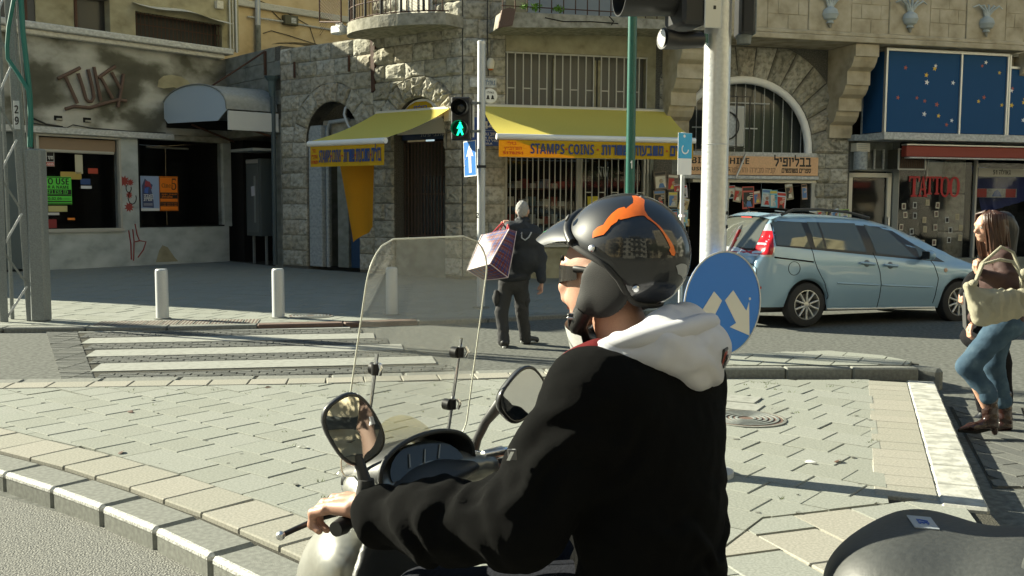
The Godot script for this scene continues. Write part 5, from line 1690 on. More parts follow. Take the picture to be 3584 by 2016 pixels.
	for s in [-.45, .42]: B(fl, "red_end", M.red, s - .15, -.105, s + .15, .105, .002, .005, 0)
	add(fl, "emblem", prism(P2([-.15, -.09, .15, -.09, .1, .02, .02, .09, -.06, .05]), .002, .006), M.blue)
	var hb := thing("hanging_light_box", "pale tilted light panel hanging inside the tattoo shop window", "panel", ST * T(12.4, 2.6, -.5, 0, 0, -4))
	B(hb, "panel", M.low_plaster, -.45, -.22, .45, .2, -.02, .02)
	for q in [[-.5, -.25, .5, -.22], [-.5, -.22, -.46, .2], [.46, -.22, .5, .2]]: B(hb, "frame", M.white, q[0], q[1], q[2], q[3], -.03, .03)
	var aw := paper("street_name_reflector", "white strip with Hebrew street name and 51 in the right shop window", ST * T(0, 0, -.1), 13.1, 2.42, 14.6, 2.62, M.frame, "sign", 0)
	txt(aw, "51", M.dark, -.32, -.05, -.2, .06, .004)
	heb(aw, "גאולה", M.dark, -.15, -.05, .2, .06, .004)

func print_on(t: Node3D, w: float, h: float, k: int) -> void:   # the print on a cover: a title strip, a picture, a figure
	var c := [M.red, M.trim_white, M.black, M.cream, pm(.1, .2, .4), M.yellow_cloth]
	B(t, "title_strip", c[k % 6], -w * .44, h * .32, w * .44, h * .46, .0016, .003, 0)
	B(t, "picture", c[(k * 2 + 3) % 5], -w * .4, -h * .4, w * (.1 if k % 2 else .4), h * .25, .0016, .0029, 0)
	add(t, "figure", prism(ringp(w * .06, -h * .02, w * .17, 10), .003, .0036), [M.skin, M.skin_dark, M.smooth_stone][k % 3])
	add(t, "figure", prism(P2([-w * .2, -h * .39, w * .32, -h * .39, w * .2, -h * .15, -w * .08, -h * .15]), .0031, .0037), c[(k + 2) % 6])
	for j in 3: B(t, "text_line", c[(k + 1) % 4], w * .12, h * (.18 - j * .09), w * .42, h * (.21 - j * .09), .0031, .0040, 0)

# ------------------------------------------------------------------ posts and signals
func posts() -> void:
	# steel bollards
	var first: Node3D
	var where := [V2(-4.95, -14.08), V2(-3.35, -14.27), V2(-1.775, -14.7)]
	for k in 3:
		var b: Node3D
		if k == 0:
			b = thing("bollard", "", "bollard", Transform3D())
			add(b, "post", lathe([.088, 0, .088, .66, .084, .69, .07, .705, 0, .71], 24), M.galv)
			add(b, "base_ring", lathe([.12, 0, .12, .01, .09, .016], 24), M.kerb)
			first = b
		else:
			b = first.duplicate()
			b.name = numbered("bollard")
			add_child(b)
		b.position = V(where[k].x, FAR, where[k].y)
		meta(b, ["grey steel bollard on the far pavement nearest the lattice mast", "grey steel bollard standing midway along the far kerb below the drainpipe", "grey steel bollard on the far pavement seen through the scooter windscreen"][k], "bollard", "steel bollards along the far kerb")
	# pedestrian signal post
	var p := thing("signal_post", "tall silver pedestrian signal post at the far kerb behind the man with the bag", "post", T(-.49, FAR, -15.73))
	add(p, "pole", cyl(.064, .062, 4.12, 20, .01), M.galv)
	add(p, "cap", lathe([.066, 0, .066, .04, .05, .055, 0, .06], 18), M.alu, T(0, 4.1, 0))
	add(p, "base_flange", lathe([.13, 0, .13, .02, .07, .03], 20), M.kerb)
	B(p, "clamp", M.black, -.08, 2.2, .08, 2.24, -.08, .08)
	txt(p, "2", M.dark, -.075, 1.42, -.035, 1.5, .066)
	var s := thing("pedestrian_signal", "black two-lamp pedestrian signal showing a green walking figure on the silver post", "traffic light", T(-.80, 2.68, -15.62, -7))
	B(s, "housing", M.black, -.15, 0, .15, .66, -.12, .06, .02)
	for y in [.17, .49]:
		add(s, "visor", lathe([.128, 0, .128, .16, .122, .16, .122, 0], 24, TAU), M.black, T(0, y, .06, 0, 90))
		add(s, "lens", lathe([.12, 0, .1, .015, 0, .02], 24), pm(.012, .014, .012, .15), T(0, y, .062, 0, 90))
	var gm := pm(.02, .55, .32, .4)
	gm.emission_enabled = true
	gm.emission = Color(.05, .95, .62)
	gm.emission_energy_multiplier = 1.0
	var man := S()
	prism(ringp(.0, .088, .017, 12), 0, .004, man)
	prism(P2([-.02, .07, .018, .07, .03, .05, .045, .015, .036, .005, .02, .035, .018, .0, .05, -.075, .052, -.1, .03, -.1, 0, -.03, -.028, -.1, -.055, -.1, -.05, -.085, -.02, -.01, -.022, .03, -.04, .0, -.052, .008]), 0, .004, man)
	add(s, "green_signal_figure", done(man), gm, T(0, .17, .085))
	var gl := OmniLight3D.new()
	gl.name = "green_signal_light"
	gl.light_color = Color(.05, .95, .62)
	gl.light_energy = .02
	gl.light_size = .08
	gl.omni_range = 4.0
	gl.omni_attenuation = 2.0
	gl.shadow_enabled = true
	gl.position = V(0, .17, .1)
	s.add_child(gl)
	for y in [.12, .55]: B(s, "bracket", M.tower, .15, y, .3, y + .04, -.06, -.02)
	B(s, "backing", M.alu, .155, .05, .19, .62, -.1, -.062)
	var ow := thing("one_way_sign", "narrow blue sign with a white upward arrow below the pedestrian signal", "sign", T(-.66, 2.40, -15.66, -50, 0, 3))
	B(ow, "plate", M.blue_sign, -.15, -.27, .15, .27, -.004, .004, .002)
	for q in [[-.155, .262, .155, .275], [-.155, -.275, .155, -.262], [-.155, -.262, -.146, .262], [.146, -.262, .155, .262]]: B(ow, "border", M.white, q[0], q[1], q[2], q[3], -.003, .0065, 0)
	add(ow, "arrow", prism(P2([-.03, -.22, .03, -.22, .03, .05, .09, .03, 0, .23, -.09, .03, -.03, .05]), .004, .007), M.white)
	for y in [-.1, .0]: add(ow, "bolt", cyl(.008, .008, .008, 8), M.steel, T(-.11 + y * .2, y, .004, 0, 90))
	# parking sign for disabled drivers
	var h := thing("disabled_parking_sign", "light blue and white wheelchair sign on a thin grey post", "sign", T(2.62, FAR, -15.5, 32))
	add(h, "pole", cyl(.033, .033, 2.75, 14), M.galv)
	B(h, "plate", M.white, -.14, 2.1, .14, 2.74, .036, .044, .002)
	B(h, "blue_field", pm(.02, .36, .62, .35), -.135, 2.35, .135, 2.735, .0442, .046, 0)
	var wh := S()
	prism(ringp(-.02, 2.69, .022, 12), .046, .049, wh)
	prism(P2([-.035, 2.66, -.01, 2.66, -.0, 2.57, .045, 2.57, .045, 2.55, .0, 2.55, .0, 2.535, .05, 2.535, .09, 2.445, .11, 2.45, .1, 2.475, .065, 2.56, -.03, 2.56]), .046, .0495, wh)
	var arc := ringp(.0, 2.49, .075, 18, 2.2, 6.2)
	arc.append_array(Array(ringp(.0, 2.49, .055, 18, 6.2, 2.2)))
	prism(arc, .046, .0492, wh)
	add(h, "wheelchair_symbol", done(wh), M.white)
	B(h, "band", M.white, -.035, 1.45, .035, 1.49, -.036, .037, .003)
	# green signal pole
	var g := thing("green_pole", "slender dark green pole with a white number 1 behind the rider", "pole", T(1.17, WALK, -10.0))
	add(g, "pole", cyl(.046, .044, 3.62, 18, .006), M.green_pole)
	txt(g, "1", M.white, -.006, 1.95, .012, 2.03, .047)
	add(g, "round_sticker", lathe([.035, 0, .035, .002, 0, .002], 18), M.trim_white, T(-.028, 1.66, .040, -34, 90))
	B(g, "paper_sticker", M.trim_white, -.025, 1.36, .04, 1.46, .042, .048, 0)
	# the big silver pole with round sign and signal heads
	var P := V(1.175, WALK, -5.85)
	var big := thing("silver_signal_pole", "thick silver painted signal pole standing on the island behind the rider", "pole", Transform3D(Basis(), P))
	add(big, "pole", lathe([.085, 0, .085, .5, .077, .52, .077, 2.0, .075, 4.6, 0, 4.62], 32), M.pole_silver)
	add(big, "weld_ring", lathe([.0775, 0, .0795, .003, .0775, .006], 32), M.pole_silver, T(0, 1.95, 0))
	for y in [1.48, 1.56]: add(big, "bolt_hole", cyl(.012, .010, .008, 10), M.black, T(.068, y, .034, 64, 90))
	add(big, "base_flange", lathe([.15, 0, .15, .03, .09, .04], 24), M.galv)
	var r := thing("keep_sides_sign", "round blue sign with two white arrows pointing down to both sides on the silver pole", "sign", T(1.20, 1.165, -5.66, 33))
	add(r, "disc", lathe([0, -.003, .30, -.003, .302, 0, .30, .003, 0, .003], 48), M.blue_sign, T(0, 0, 0, 0, 90))
	add(r, "rim", lathe([.293, .003, .303, .003, .303, .0055, .293, .0055], 48), M.trim_white, T(0, 0, 0, 0, 90))
	for k in [-1, 1]:
		var q := PackedVector2Array()
		for v in P2([.012, .02, .075, .075, .185, -.05, .205, -.0, .215, -.195, .055, -.135, .105, -.115]): q.append(V2(v.x * k, v.y))
		add(r, "arrow", prism(q, .003, .0052), pm(.6, .58, .52, .5))
	add(r, "bolt", cyl(.008, .008, .004, 10), M.steel, T(.21, .02, .003, 0, 90))
	B(r, "back_bracket", M.galv, -.04, -.1, .04, .1, -.08, -.004)
	var sg := thing("vehicle_signal", "black vehicle signal head with hooded visors on the left of the silver pole", "traffic light", T(.93, 2.80, -5.75, 12))
	B(sg, "housing", M.black, -.03, -.08, .12, .9, -.15, .15, .02)
	B(sg, "bracket_plate", M.alu, .09, -.1, .19, .5, .152, .165)
	for y in [.0, .05]: B(sg, "plate_hole", M.black, .14, y, .155, y + .02, .164, .167, 0)
	for k in 3: add(sg, "visor", lathe([.115, 0, .13, .32, .124, .32, .108, 0], 24), M.black, T(-.03, .10 + k * .3, 0, 0, 0, 90))
	for k in 3: add(sg, "lens", lathe([.105, 0, .07, .03, 0, .04], 20), pm(.03, .03, .03, .1), T(-.031, .10 + k * .3, 0, 0, 0, 90))
	add(sg, "lower_visor", tube(P3([.14, -.14, 0, -.02, -.155, .03, -.11, -.15, .05]), [.045, .05, .06], 16), M.black)
	add(sg, "lower_lens", lathe([0, .02, .03, .015, .05, 0], 16), M.white, T(-.112, -.15, .051, 0, 0, 90))
	add(sg, "green_joint", cyl(.03, .03, .05, 12), M.green_pole, T(.15, -.16, .0))
	var bs := thing("back_sign", "thin white edged sign plate partly hidden behind the black visor", "sign", T(.74, 2.97, -5.98, 24))
	B(bs, "plate", M.frame, -.12, -.11, .14, .3, -.003, .003, 0)
	B(bs, "border", M.white, -.13, -.12, -.12, .3, -.004, .005, 0)
	B(bs, "border", M.white, -.13, -.13, .14, -.12, -.004, .005, 0)
	var rs := thing("side_signal", "dark signal head seen from its edge on the right of the silver pole", "traffic light", T(1.33, 2.70, -5.85, 0))
	B(rs, "housing", M.black, -.03, .0, .045, .9, -.16, .06, .01)
	B(rs, "edge_strip", M.tower, .0455, .0, .055, .9, -.16, .05, .002)
	add(rs, "lower_visor", lathe([.04, 0, .045, .05, .02, .07, 0, .07], 14), M.tower, T(.0, -.05, -.02))
	# lattice mast with green hose at the left edge
	var m := thing("lattice_mast", "grey steel lattice mast with the stencilled number 29 at the left edge", "mast", T(-6.8, FAR, -13.7))
	var foot := [V(-.15, 0, .1), V(.16, 0, .0), V(.12, 0, -.30), V(-.19, 0, -.22)]
	var head := [V(-.15, 9, .06), V(-.13, 9, .02), V(-.14, 9, -.06), V(-.17, 9, -.05)]
	for k in 4: add(m, "leg", bb(V([.11, .10, .04, .04][k], (head[k] - foot[k]).length(), .012), .002), M.tower, bar(foot[k], head[k]))
	for k in 4: add(m, "leg_flange", bb(V(.012, (head[k] - foot[k]).length(), .045), .002), M.tower, bar(foot[k] + V(-.038 if k in [0, 3] else .038, 0, -.04), head[k] + V(-.03 if k in [0, 3] else .03, 0, -.03)))
	for f in 1:
		for k in 9:
			var a: Vector3 = foot[0 if f == 0 else 3]
			var a2: Vector3 = head[0 if f == 0 else 3]
			var b: Vector3 = foot[1 if f == 0 else 2]
			var b2: Vector3 = head[1 if f == 0 else 2]
			var y0 := k / 9.0
			var y1 := (k + .5) / 9.0
			add(m, "brace", bb(V(.03, (b.lerp(b2, y1) - a.lerp(a2, y0)).length(), .006), .001), M.galv, bar(a.lerp(a2, y0), b.lerp(b2, y1)))
			add(m, "brace", bb(V(.03, (a.lerp(a2, (k + 1) / 9.0) - b.lerp(b2, y1)).length(), .006), .001), M.tower, bar(b.lerp(b2, y1), a.lerp(a2, (k + 1) / 9.0)))
	B(m, "cable_guard", M.tower, .19, 0, .40, 2.36, -.14, .06, .02)
	B(m, "number_patch", M.galv, .06, 2.62, .135, 3.0, .03, .045, .002)
	txt(m, "2", M.black, .07, 2.83, .125, 2.94, .047)
	txt(m, "9", M.black, .07, 2.68, .125, 2.79, .047)
	wadd(m, "hose", tube(P3([-6.463, 2.432, -13.5, -6.439, 2.792, -13.5, -6.432, 3.129, -13.48, -6.453, 3.611, -13.45, -6.478, 3.945, -13.45, -6.486, 4.352, -13.45, -6.49, 5.098, -13.5]), .034, 10), M.green_hose)
	wadd(m, "hose", tube(P3([-6.424, 2.56, -13.42, -6.404, 2.898, -13.42, -6.424, 3.179, -13.42, -6.552, 3.402, -13.42, -6.677, 3.587, -13.42, -6.678, 3.754, -13.42, -6.65, 3.995, -13.42, -6.569, 4.345, -13.42, -6.514, 5.012, -13.45]), .026, 10), M.green_hose)

# ------------------------------------------------------------------ the parked car
func curve(t: Array, x: float) -> float:   # [x, y, x, y ...] smoothly interpolated
	var n := t.size() / 2
	if x <= t[0]: return t[1]
	for i in n - 1:
		if x <= t[i * 2 + 2]:
			var u: float = (x - t[i * 2]) / (t[i * 2 + 2] - t[i * 2])
			var p0: float = t[maxi(i - 1, 0) * 2 + 1]
			var p1: float = t[i * 2 + 1]
			var p2: float = t[i * 2 + 3]
			var p3: float = t[mini(i + 2, n - 1) * 2 + 1]
			return lerpf(p1, p2, u) * .5 + cubic_interpolate(p1, p2, p0, p3, u) * .5
	return t[n * 2 - 1]

const ROOF := [0.0, .72, .03, .98, .09, 1.06, .16, 1.2, .32, 1.5, .42, 1.575, .7, 1.605, 1.0, 1.612, 1.5, 1.6, 2.0, 1.565, 2.47, 1.475, 3.0, 1.29, 3.42, 1.06, 3.72, .965, 4.05, .87, 4.3, .74, 4.42, .6, 4.47, .45, 4.49, .38]

func car_ring(x: float) -> PackedVector3Array:   # from the sill up to the roof's middle on the near side (z is outward)
	var yr := curve(ROOF, x)
	var yb := minf(1.175 - .082 * x, yr - .07)
	var y0 := .23 if x > .5 and x < 4.0 else .29
	for wx in [.83, 3.58]:
		var d := absf(x - wx)
		if d < .36: y0 = maxf(y0, .31 + sqrt(.36 * .36 - d * d))
	y0 = minf(y0, yr - .1)
	var end := 1.0
	if x < .3: end = 1.0 - .13 * pow((.3 - x) / .3, 2.0)
	if x > 3.8: end = 1.0 - .30 * pow((x - 3.8) / .7, 2.0)
	var green := clampf((3.35 - x) / .5, 0, 1)
	var flare := 0.0
	for wx in [.83, 3.58]: flare = maxf(flare, .018 * exp(-pow((x - wx) / .42, 2.0)))
	var hwr := lerpf(.73, .60, green)
	if x < .45: hwr = lerpf(.70, .60, clampf(x / .45, 0, 1))
	var p := PackedVector3Array()
	var ym := maxf(y0 + .02, .42)
	var y2 := maxf(y0 + .04, .62)
	p.append(V(x, y0, (.80 + flare) * end))
	p.append(V(x, minf(ym, yr - .09), (.848 + flare) * end))
	p.append(V(x, minf(y2, yr - .08), (.868 + flare) * end))
	p.append(V(x, minf(maxf(lerpf(y2, yb, .5), y2), yr - .075), (.862 + flare * .6) * end))
	p.append(V(x, minf(lerpf(y2, yb, .88), yr - .072), .848 * end))
	p.append(V(x, yb, .822 * end))
	p.append(V(x, lerpf(yb, yr, .45), lerpf(.822, hwr, .42) * end))
	p.append(V(x, yr - lerpf(.03, .10, green), hwr * lerpf(1.04, 1.03, green) * end))
	p.append(V(x, yr - .035, (hwr - .045) * end))
	p.append(V(x, yr - .014, hwr * .72 * end))
	p.append(V(x, yr - .003, hwr * .36 * end))
	p.append(V(x, yr, 0))
	return p

func car_side(x: float, y: float, off: float) -> Vector3:
	var r := car_ring(x)
	for i in r.size() - 1:
		if y <= r[i + 1].y or i == r.size() - 2:
			var t := clampf((y - r[i].y) / maxf(r[i + 1].y - r[i].y, 1e-4), 0, 1)
			var q := r[i].lerp(r[i + 1], t)
			return V(x, y, q.z + off)
	return V(x, y, r[0].z + off)

# a patch on the car's flank: corners bottom-left, bottom-right, top-right, top-left in (x, y)
func car_patch(c: PackedVector2Array, off: float, nx := 12, ny := 6, sgn := 1.0) -> Mesh:
	return sheet(nx, ny, func(u, v):
		var q := c[0].lerp(c[1], u).lerp(c[3].lerp(c[2], u), v)
		var p := car_side(q.x, q.y, off)
		return V(p.x, p.y, p.z * sgn))

func car_line(q: PackedVector2Array, r: float, off := .001) -> Mesh:
	var p := PackedVector3Array()
	for i in q.size() - 1:
		for k in 6: 
			var a := q[i].lerp(q[i + 1], k / 6.0)
			p.append(car_side(a.x, a.y, off))
	p.append(car_side(q[q.size() - 1].x, q[q.size() - 1].y, off))
	return tube(p, r, 5)

func car() -> void:
	var frame := wallf(3.05, -14.35, .94, -.342)
	frame.basis = frame.basis.scaled(Vector3.ONE * .98) * Basis(V(0, 0, 1), deg_to_rad(-.75))
	frame.origin.y = .025
	var c := thing("parked_car", "light blue silver people carrier parked at the far kerb", "car", frame)
	var paint := pm(.28, .42, .53, .26, .2)
	paint.clearcoat_enabled = true
	paint.clearcoat = 1.0
	paint.clearcoat_roughness = .04
	var trim := pm(.03, .03, .03, .5)
	var rings := []
	var xs := [0.0, .015, .03, .06, .09, .13, .18, .24, .3, .36, .42, .47]
	for i in range(1, 96): xs.append(.47 + 3.83 * i / 95.0)
	xs.append_array([4.33, 4.37, 4.41, 4.44, 4.47, 4.49])
	for x in xs:
		var h := car_ring(x)
		var ring := PackedVector3Array(h)
		for i in range(h.size() - 2, -1, -1): ring.append(V(h[i].x, h[i].y, -h[i].z))
		rings.append(ring)
	var st := S()
	loft(rings, false, st, false)
	for e in [0, rings.size() - 1]:
		var m := V(xs[e] + (-.02 if e == 0 else .01), .5, 0)
		for i in rings[e].size() - 1: tri_out(st, rings[e][i], rings[e][i + 1], m, V(2, .6, 0))
	add(c, "body", done(st), paint)
	B(c, "underbody", M.black, .1, .2, 4.3, .75, -.70, .70, .05)
	B(c, "cabin_dark", M.black, .5, .76, 3.3, 1.0, -.6, .6, .05)
	# glazing
	var gl := pm(.10, .11, .10, .03, .55)
	gl.albedo_color = Color(.42, .43, .40)
	var blk := pm(.015, .015, .015, .35)
	for s in [1.0, -1.0]:
		add(c, "window_surround", car_patch(P2([.30, 1.15, 3.30, .915, 2.36, 1.43, .34, 1.505]), .002, 40, 8, s), blk)
		add(c, "rear_quarter_window", car_patch(P2([.31, 1.165, .87, 1.135, .82, 1.49, .36, 1.49]), .006, 12, 6, s), gl)
		add(c, "rear_door_window", car_patch(P2([.96, 1.13, 1.86, 1.065, 1.77, 1.48, .93, 1.492]), .006, 14, 6, s), gl)
		add(c, "front_door_window", car_patch(P2([2.03, 1.05, 2.76, .985, 2.36, 1.375, 1.93, 1.465]), .006, 14, 6, s), gl)
		add(c, "front_quarter_window", car_patch(P2([2.83, .985, 3.22, .935, 2.84, 1.16, 2.80, 1.19]), .006, 8, 4, s), gl)
		add(c, "window_divider", car_patch(P2([1.13, 1.12, 1.16, 1.12, 1.13, 1.485, 1.10, 1.487]), .008, 2, 5, s), blk)
	var shp := func(a: float, b: float) -> Callable: return func(u, v):
		var x := lerpf(a, b, v)
		var r := car_ring(x)
		var w := r[8].z * .93
		var z := lerpf(-w, w, u)
		var y := r[11].y - .035 * pow(absf(z) / r[8].z, 2.4)
		return V(x - .004, y + .006, z)
	add(c, "rear_window", sheet(14, 8, shp.call(.115, .375)), gl)
	add(c, "windscreen", sheet(14, 8, shp.call(2.5, 3.36)), gl)
	add(c, "rear_spoiler", sheet(14, 3, func(u, v): return V(lerpf(.33, .47, v), 1.565 + .05 * v - .05 * pow(absf(u - .5) * 2, 3), lerpf(-.62, .62, u))), paint)
	B(c, "brake_light", M.red, .335, 1.535, .36, 1.55, -.14, .14, .003)
	add(c, "rear_wiper", tube(P3([.13, 1.11, .1, .10, 1.09, .4, .11, 1.10, .58]), .014, 6), M.black)
	B(c, "number_plate", M.yellow_cloth, -.03, .62, -.015, .74, -.26, .26, .003)
	# tail lamps wrap the rear corner
	for s in [1.0, -1.0]:
		var red := pm(.42, .01, .015, .12)
		add(c, "tail_lamp", car_patch(P2([.015, 1.0, .24, 1.0, .335, 1.47, .22, 1.40]), .010, 12, 14, s), pm(.6, .62, .64, .1, .5))
		add(c, "tail_lamp_red", car_patch(P2([.06, 1.03, .21, 1.03, .31, 1.36, .20, 1.36]), .026, 12, 12, s), red)
		add(c, "tail_lamp_clear", car_patch(P2([.06, 1.2, .135, 1.33, .23, 1.43, .17, 1.36]), .036, 4, 8, s), pm(.6, .6, .62, .1))
		add(c, "rear_reflector", car_patch(P2([.01, .55, .09, .55, .09, .585, .01, .585]), .006, 4, 2, s), red)
		add(c, "headlamp", car_patch(P2([3.98, .70, 4.36, .55, 4.30, .69, 3.92, .82]), .008, 8, 4, s), M.chrome)
		# joints, trims, handles
		for q in [[.89, 1.13, .92, .95, .97, .83, 1.1, .63, 1.18, .45, 1.19, .26], [1.97, 1.06, 2.07, .78, 2.10, .6, 2.09, .25], [3.0, .99, 3.08, .85, 3.14, .68, 3.1, .3], [.02, .98, .03, .7, .05, .45]]:
			var l := car_line(P2(q), .0055)
			add(c, "door_gap", l if s > 0 else mirrored(l), M.dark)
		var sl := car_line(P2([.26, .995, .9, .93]), .011)
		add(c, "slide_rail", sl if s > 0 else mirrored(sl), M.dark)
		for q in [[1.32, .625, 2.06, .59], [2.11, .587, 3.05, .545]]:
			var l := car_line(P2(q), .013, .004)
			add(c, "side_trim", l if s > 0 else mirrored(l), paint)
		for q in [[1.70, .915, 1.97, .895], [2.13, .885, 2.38, .865]]:
			var l := car_line(P2(q), .019, .02)
			add(c, "door_handle", l if s > 0 else mirrored(l), paint)
			var a := car_side((q[0] + q[2]) / 2, q[1] - .01, -.006)
			add(c, "handle_recess", lathe([0, .012, .05, .008, .062, 0], 18), pm(.1, .13, .15, .4), T(a.x, a.y, a.z * s, 0, 84 * s))
		var sk := car_line(P2([1.2, .245, 3.15, .235]), .02, .0)
		add(c, "sill_edge", sk if s > 0 else mirrored(sk), M.alu)
		var rail := tube(P3([.55, 1.585, .56, .75, 1.66, .555, 1.2, 1.672, .55, 1.7, 1.64, .545, 2.1, 1.56, .54]), .02, 8)
		add(c, "roof_rail", rail if s > 0 else mirrored(rail), trim)
		# mirror
		var mp := [[V(2.86, 1.03, .98), Basis(), V(.07, .075, .10)]]
		var mm := blob(mp, .018, .02)
		add(c, "wing_mirror", mm if s > 0 else mirrored(mm), paint)
		add(c, "mirror_glass", bb(V(.012, .11, .15), .004), M.black, T(2.785, 1.03, .98 * s))
		add(c, "mirror_arm", tube(P3([2.86, .99, .82 * s, 2.86, 1.0, .92 * s]), .03, 6), M.black)
	var fu := PackedVector3Array()
	for i in 25:
		var a := car_side(.58 + .095 * cos(TAU * i / 24), .84 + .095 * sin(TAU * i / 24), .002)
		fu.append(a)
	add(c, "fuel_flap", tube(fu, .004, 5), M.dark)
	var ind := car_side(3.28, .8, .004)
	add(c, "side_indicator", lathe([0, .012, .03, .006, .035, 0], 14), pm(.5, .35, .25, .2), Transform3D(Basis.from_euler(V(PI / 2, 0, 0)), ind))
	add(c, "aerial", tube(P3([.62, 1.6, -.3, .45, 1.8, -.3]), .006, 5), M.black)
	add(c, "sun_roof", sheet(6, 3, func(u, v): return V(lerpf(1.2, 2.0, u), car_ring(lerpf(1.2, 2.0, u))[11].y + .004 - .02 * pow(v * 2 - 1, 2.0), lerpf(-.35, .35, v))), gl)
	# wheels
	for wx in [.83, 3.58]:
		for s in [1.0, -1.0]:
			var w := Node3D.new()
			w.name = "wheel" if not c.has_node("wheel") else "wheel_%03d" % c.get_child_count()
			c.add_child(w)
			w.transform = T(wx, .318, .76 * s, 0 if s > 0 else 180)
			var turn := T(0, 0, 0, 0, 90)
			add(w, "tyre", lathe([.19, -.1, .27, -.1, .308, -.085, .318, -.05, .318, .05, .308, .085, .27, .1, .215, .1, .205, .08], 40), M.rubber, turn)
			add(w, "rim", lathe([.212, .085, .212, .098, .203, .1, .196, .07, .19, -.08], 36), M.alu, turn)
			add(w, "brake_disc", lathe([0, .02, .15, .02, .15, .01, .19, -.06], 24), pm(.08, .08, .08, .5, .5), turn)
			add(w, "hub", lathe([0, .094, .03, .092, .062, .08, .066, .05], 20), M.alu, turn)
			for k in 10:
				var a := TAU * (int(k / 2) / 5.0) + (.2 if k % 2 else -.2)
				var a2 := TAU * (int(k / 2) / 5.0) + (.3 if k % 2 else -.3)
				add(w, "spoke", tube(P3([cos(a) * .05, sin(a) * .05, .08, cos(a2) * .125, sin(a2) * .125, .084, cos(a2) * .2, sin(a2) * .2, .088]), [.02, .016, .017], 6), M.alu)
			for k in 5: add(w, "wheel_nut", cyl(.011, .009, .012, 8), M.black, T(cos(TAU * (k + .5) / 5) * .055, sin(TAU * (k + .5) / 5) * .055, .078, 0, 90))
	for wx in [.83, 3.58]: B(c, "wheel_housing", M.black, wx - .42, .3, wx + .42, .8, -.7, .7, .02)

func mirrored(m: Mesh) -> Mesh:
	var st := S()
	st.append_from(m, 0, Transform3D(Basis.from_scale(V(1, 1, -1)), Vector3.ZERO))
	return st.commit()

# ------------------------------------------------------------------ people
func person(label: String, at: Vector3) -> Node3D:
	return thing("person", label, "person", Transform3D(Basis(), at))

func wadd(t: Node3D, called: String, m: Mesh, mat: Material) -> MeshInstance3D:   # a mesh made in world coordinates
	return add(t, called, m, mat, t.transform.affine_inverse())

func fingers(palm: Vector3, out: Vector3, side: Vector3, curl: Vector3, s := 1.0) -> Array:   # a relaxed hand: palm and five fingers
	var pr := [[palm - out * .03 * s - side * .012 * s, palm + out * .028 * s - side * .018 * s, .017 * s, .014 * s], [palm - out * .03 * s + side * .012 * s, palm + out * .03 * s + side * .018 * s, .017 * s, .013 * s]]
	for k in 4:
		var b := palm + out * .035 * s + side * (k - 1.5) * .0175 * s
		var l: float = [.85, 1.0, .95, .75][k] * s
		var m := b + (out * .8 + curl * .45).normalized() * .034 * l
		pr.append([b, m, .0092 * s, .0085 * s])
		var e := m + (out * .35 + curl).normalized() * .024 * l
		pr.append([m, e, .0085 * s, .0075 * s])
		pr.append([e, e + (curl - out * .2).normalized() * .016 * l, .0075 * s, .0065 * s])
	var tb := palm - out * .01 * s - side * .03 * s
	var tm := tb + (out * .7 - side * .7 + curl * .3).normalized() * .032 * s
	pr.append([tb, tm, .012 * s, .010 * s])
	pr.append([tm, tm + (out * .9 - side * .1 + curl * .4).normalized() * .026 * s, .010 * s, .008 * s])
	return pr

func folds(freq: float, amp: float, sd: int, axis := V(0, 1, 0)) -> Callable:
	var nz := FastNoiseLite.new()
	nz.seed = sd
	nz.frequency = 1.0
	nz.fractal_octaves = 3
	return func(p: Vector3, _n: Vector3) -> float:
		var w := nz.get_noise_3dv(p * 3.0)
		var a := sin(p.dot(axis) * freq + w * 5.0 + p.x * 3.0)
		var env := clampf(nz.get_noise_3dv(p * 2.2 + V(9, 3, 1)) * 1.6 + .45, 0, 1)
		return amp * (a * absf(a)) * env + amp * .7 * nz.get_noise_3dv(p * 9.0)

func head_prims(c: Vector3, fwd: Vector3, s := 1.0) -> Array:   # skull, jaw, nose, brow, ears
	var r := fwd.cross(Vector3.UP).normalized()
	var up := r.cross(fwd)
	var b := Basis(r, up, -fwd)
	return [[c + up * .02 * s, b, V(.074, .10, .092) * s], [c + fwd * .022 * s - up * .045 * s, b, V(.058, .062, .068) * s],
		[c + fwd * .062 * s - up * .085 * s, b, V(.026, .018, .022) * s],
		[c + fwd * .085 * s + up * .012 * s, c + fwd * .107 * s - up * .022 * s, .009 * s, .014 * s],
		[c + fwd * .082 * s - up * .052 * s - r * .016 * s, c + fwd * .082 * s - up * .052 * s + r * .016 * s, .011 * s, .011 * s],
		[c + fwd * .078 * s + up * .03 * s - r * .035 * s, c + fwd * .078 * s + up * .03 * s + r * .035 * s, .013 * s, .013 * s],
		[c + r * .073 * s - up * .01 * s - fwd * .005, b, V(.012, .03, .019) * s], [c - r * .073 * s - up * .01 * s - fwd * .005, b, V(.012, .03, .019) * s]]

func add_face(t: Node3D, c: Vector3, fwd: Vector3, s := 1.0) -> void:
	var r := fwd.cross(Vector3.UP).normalized()
	var up := r.cross(fwd)
	for k in [-1, 1]:
		var e = c + fwd * .079 * s + up * .008 * s + r * .032 * k * s
		wadd(t, "eye", lathe_at([0, .011, .008, .008, .011, 0, .008, -.008, 0, -.011], e, s), M.trim_white)
		wadd(t, "iris", lathe_at([0, .005, .004, .003, .005, 0, 0, -.005], e + fwd * .008 * s, s), M.dark)
	wadd(t, "mouth", tube(PackedVector3Array([c + fwd * .086 * s - up * .052 * s - r * .022 * s, c + fwd * .094 * s - up * .052 * s, c + fwd * .086 * s - up * .052 * s + r * .022 * s]), [.004 * s, .006 * s, .004 * s], 6), M.lip)

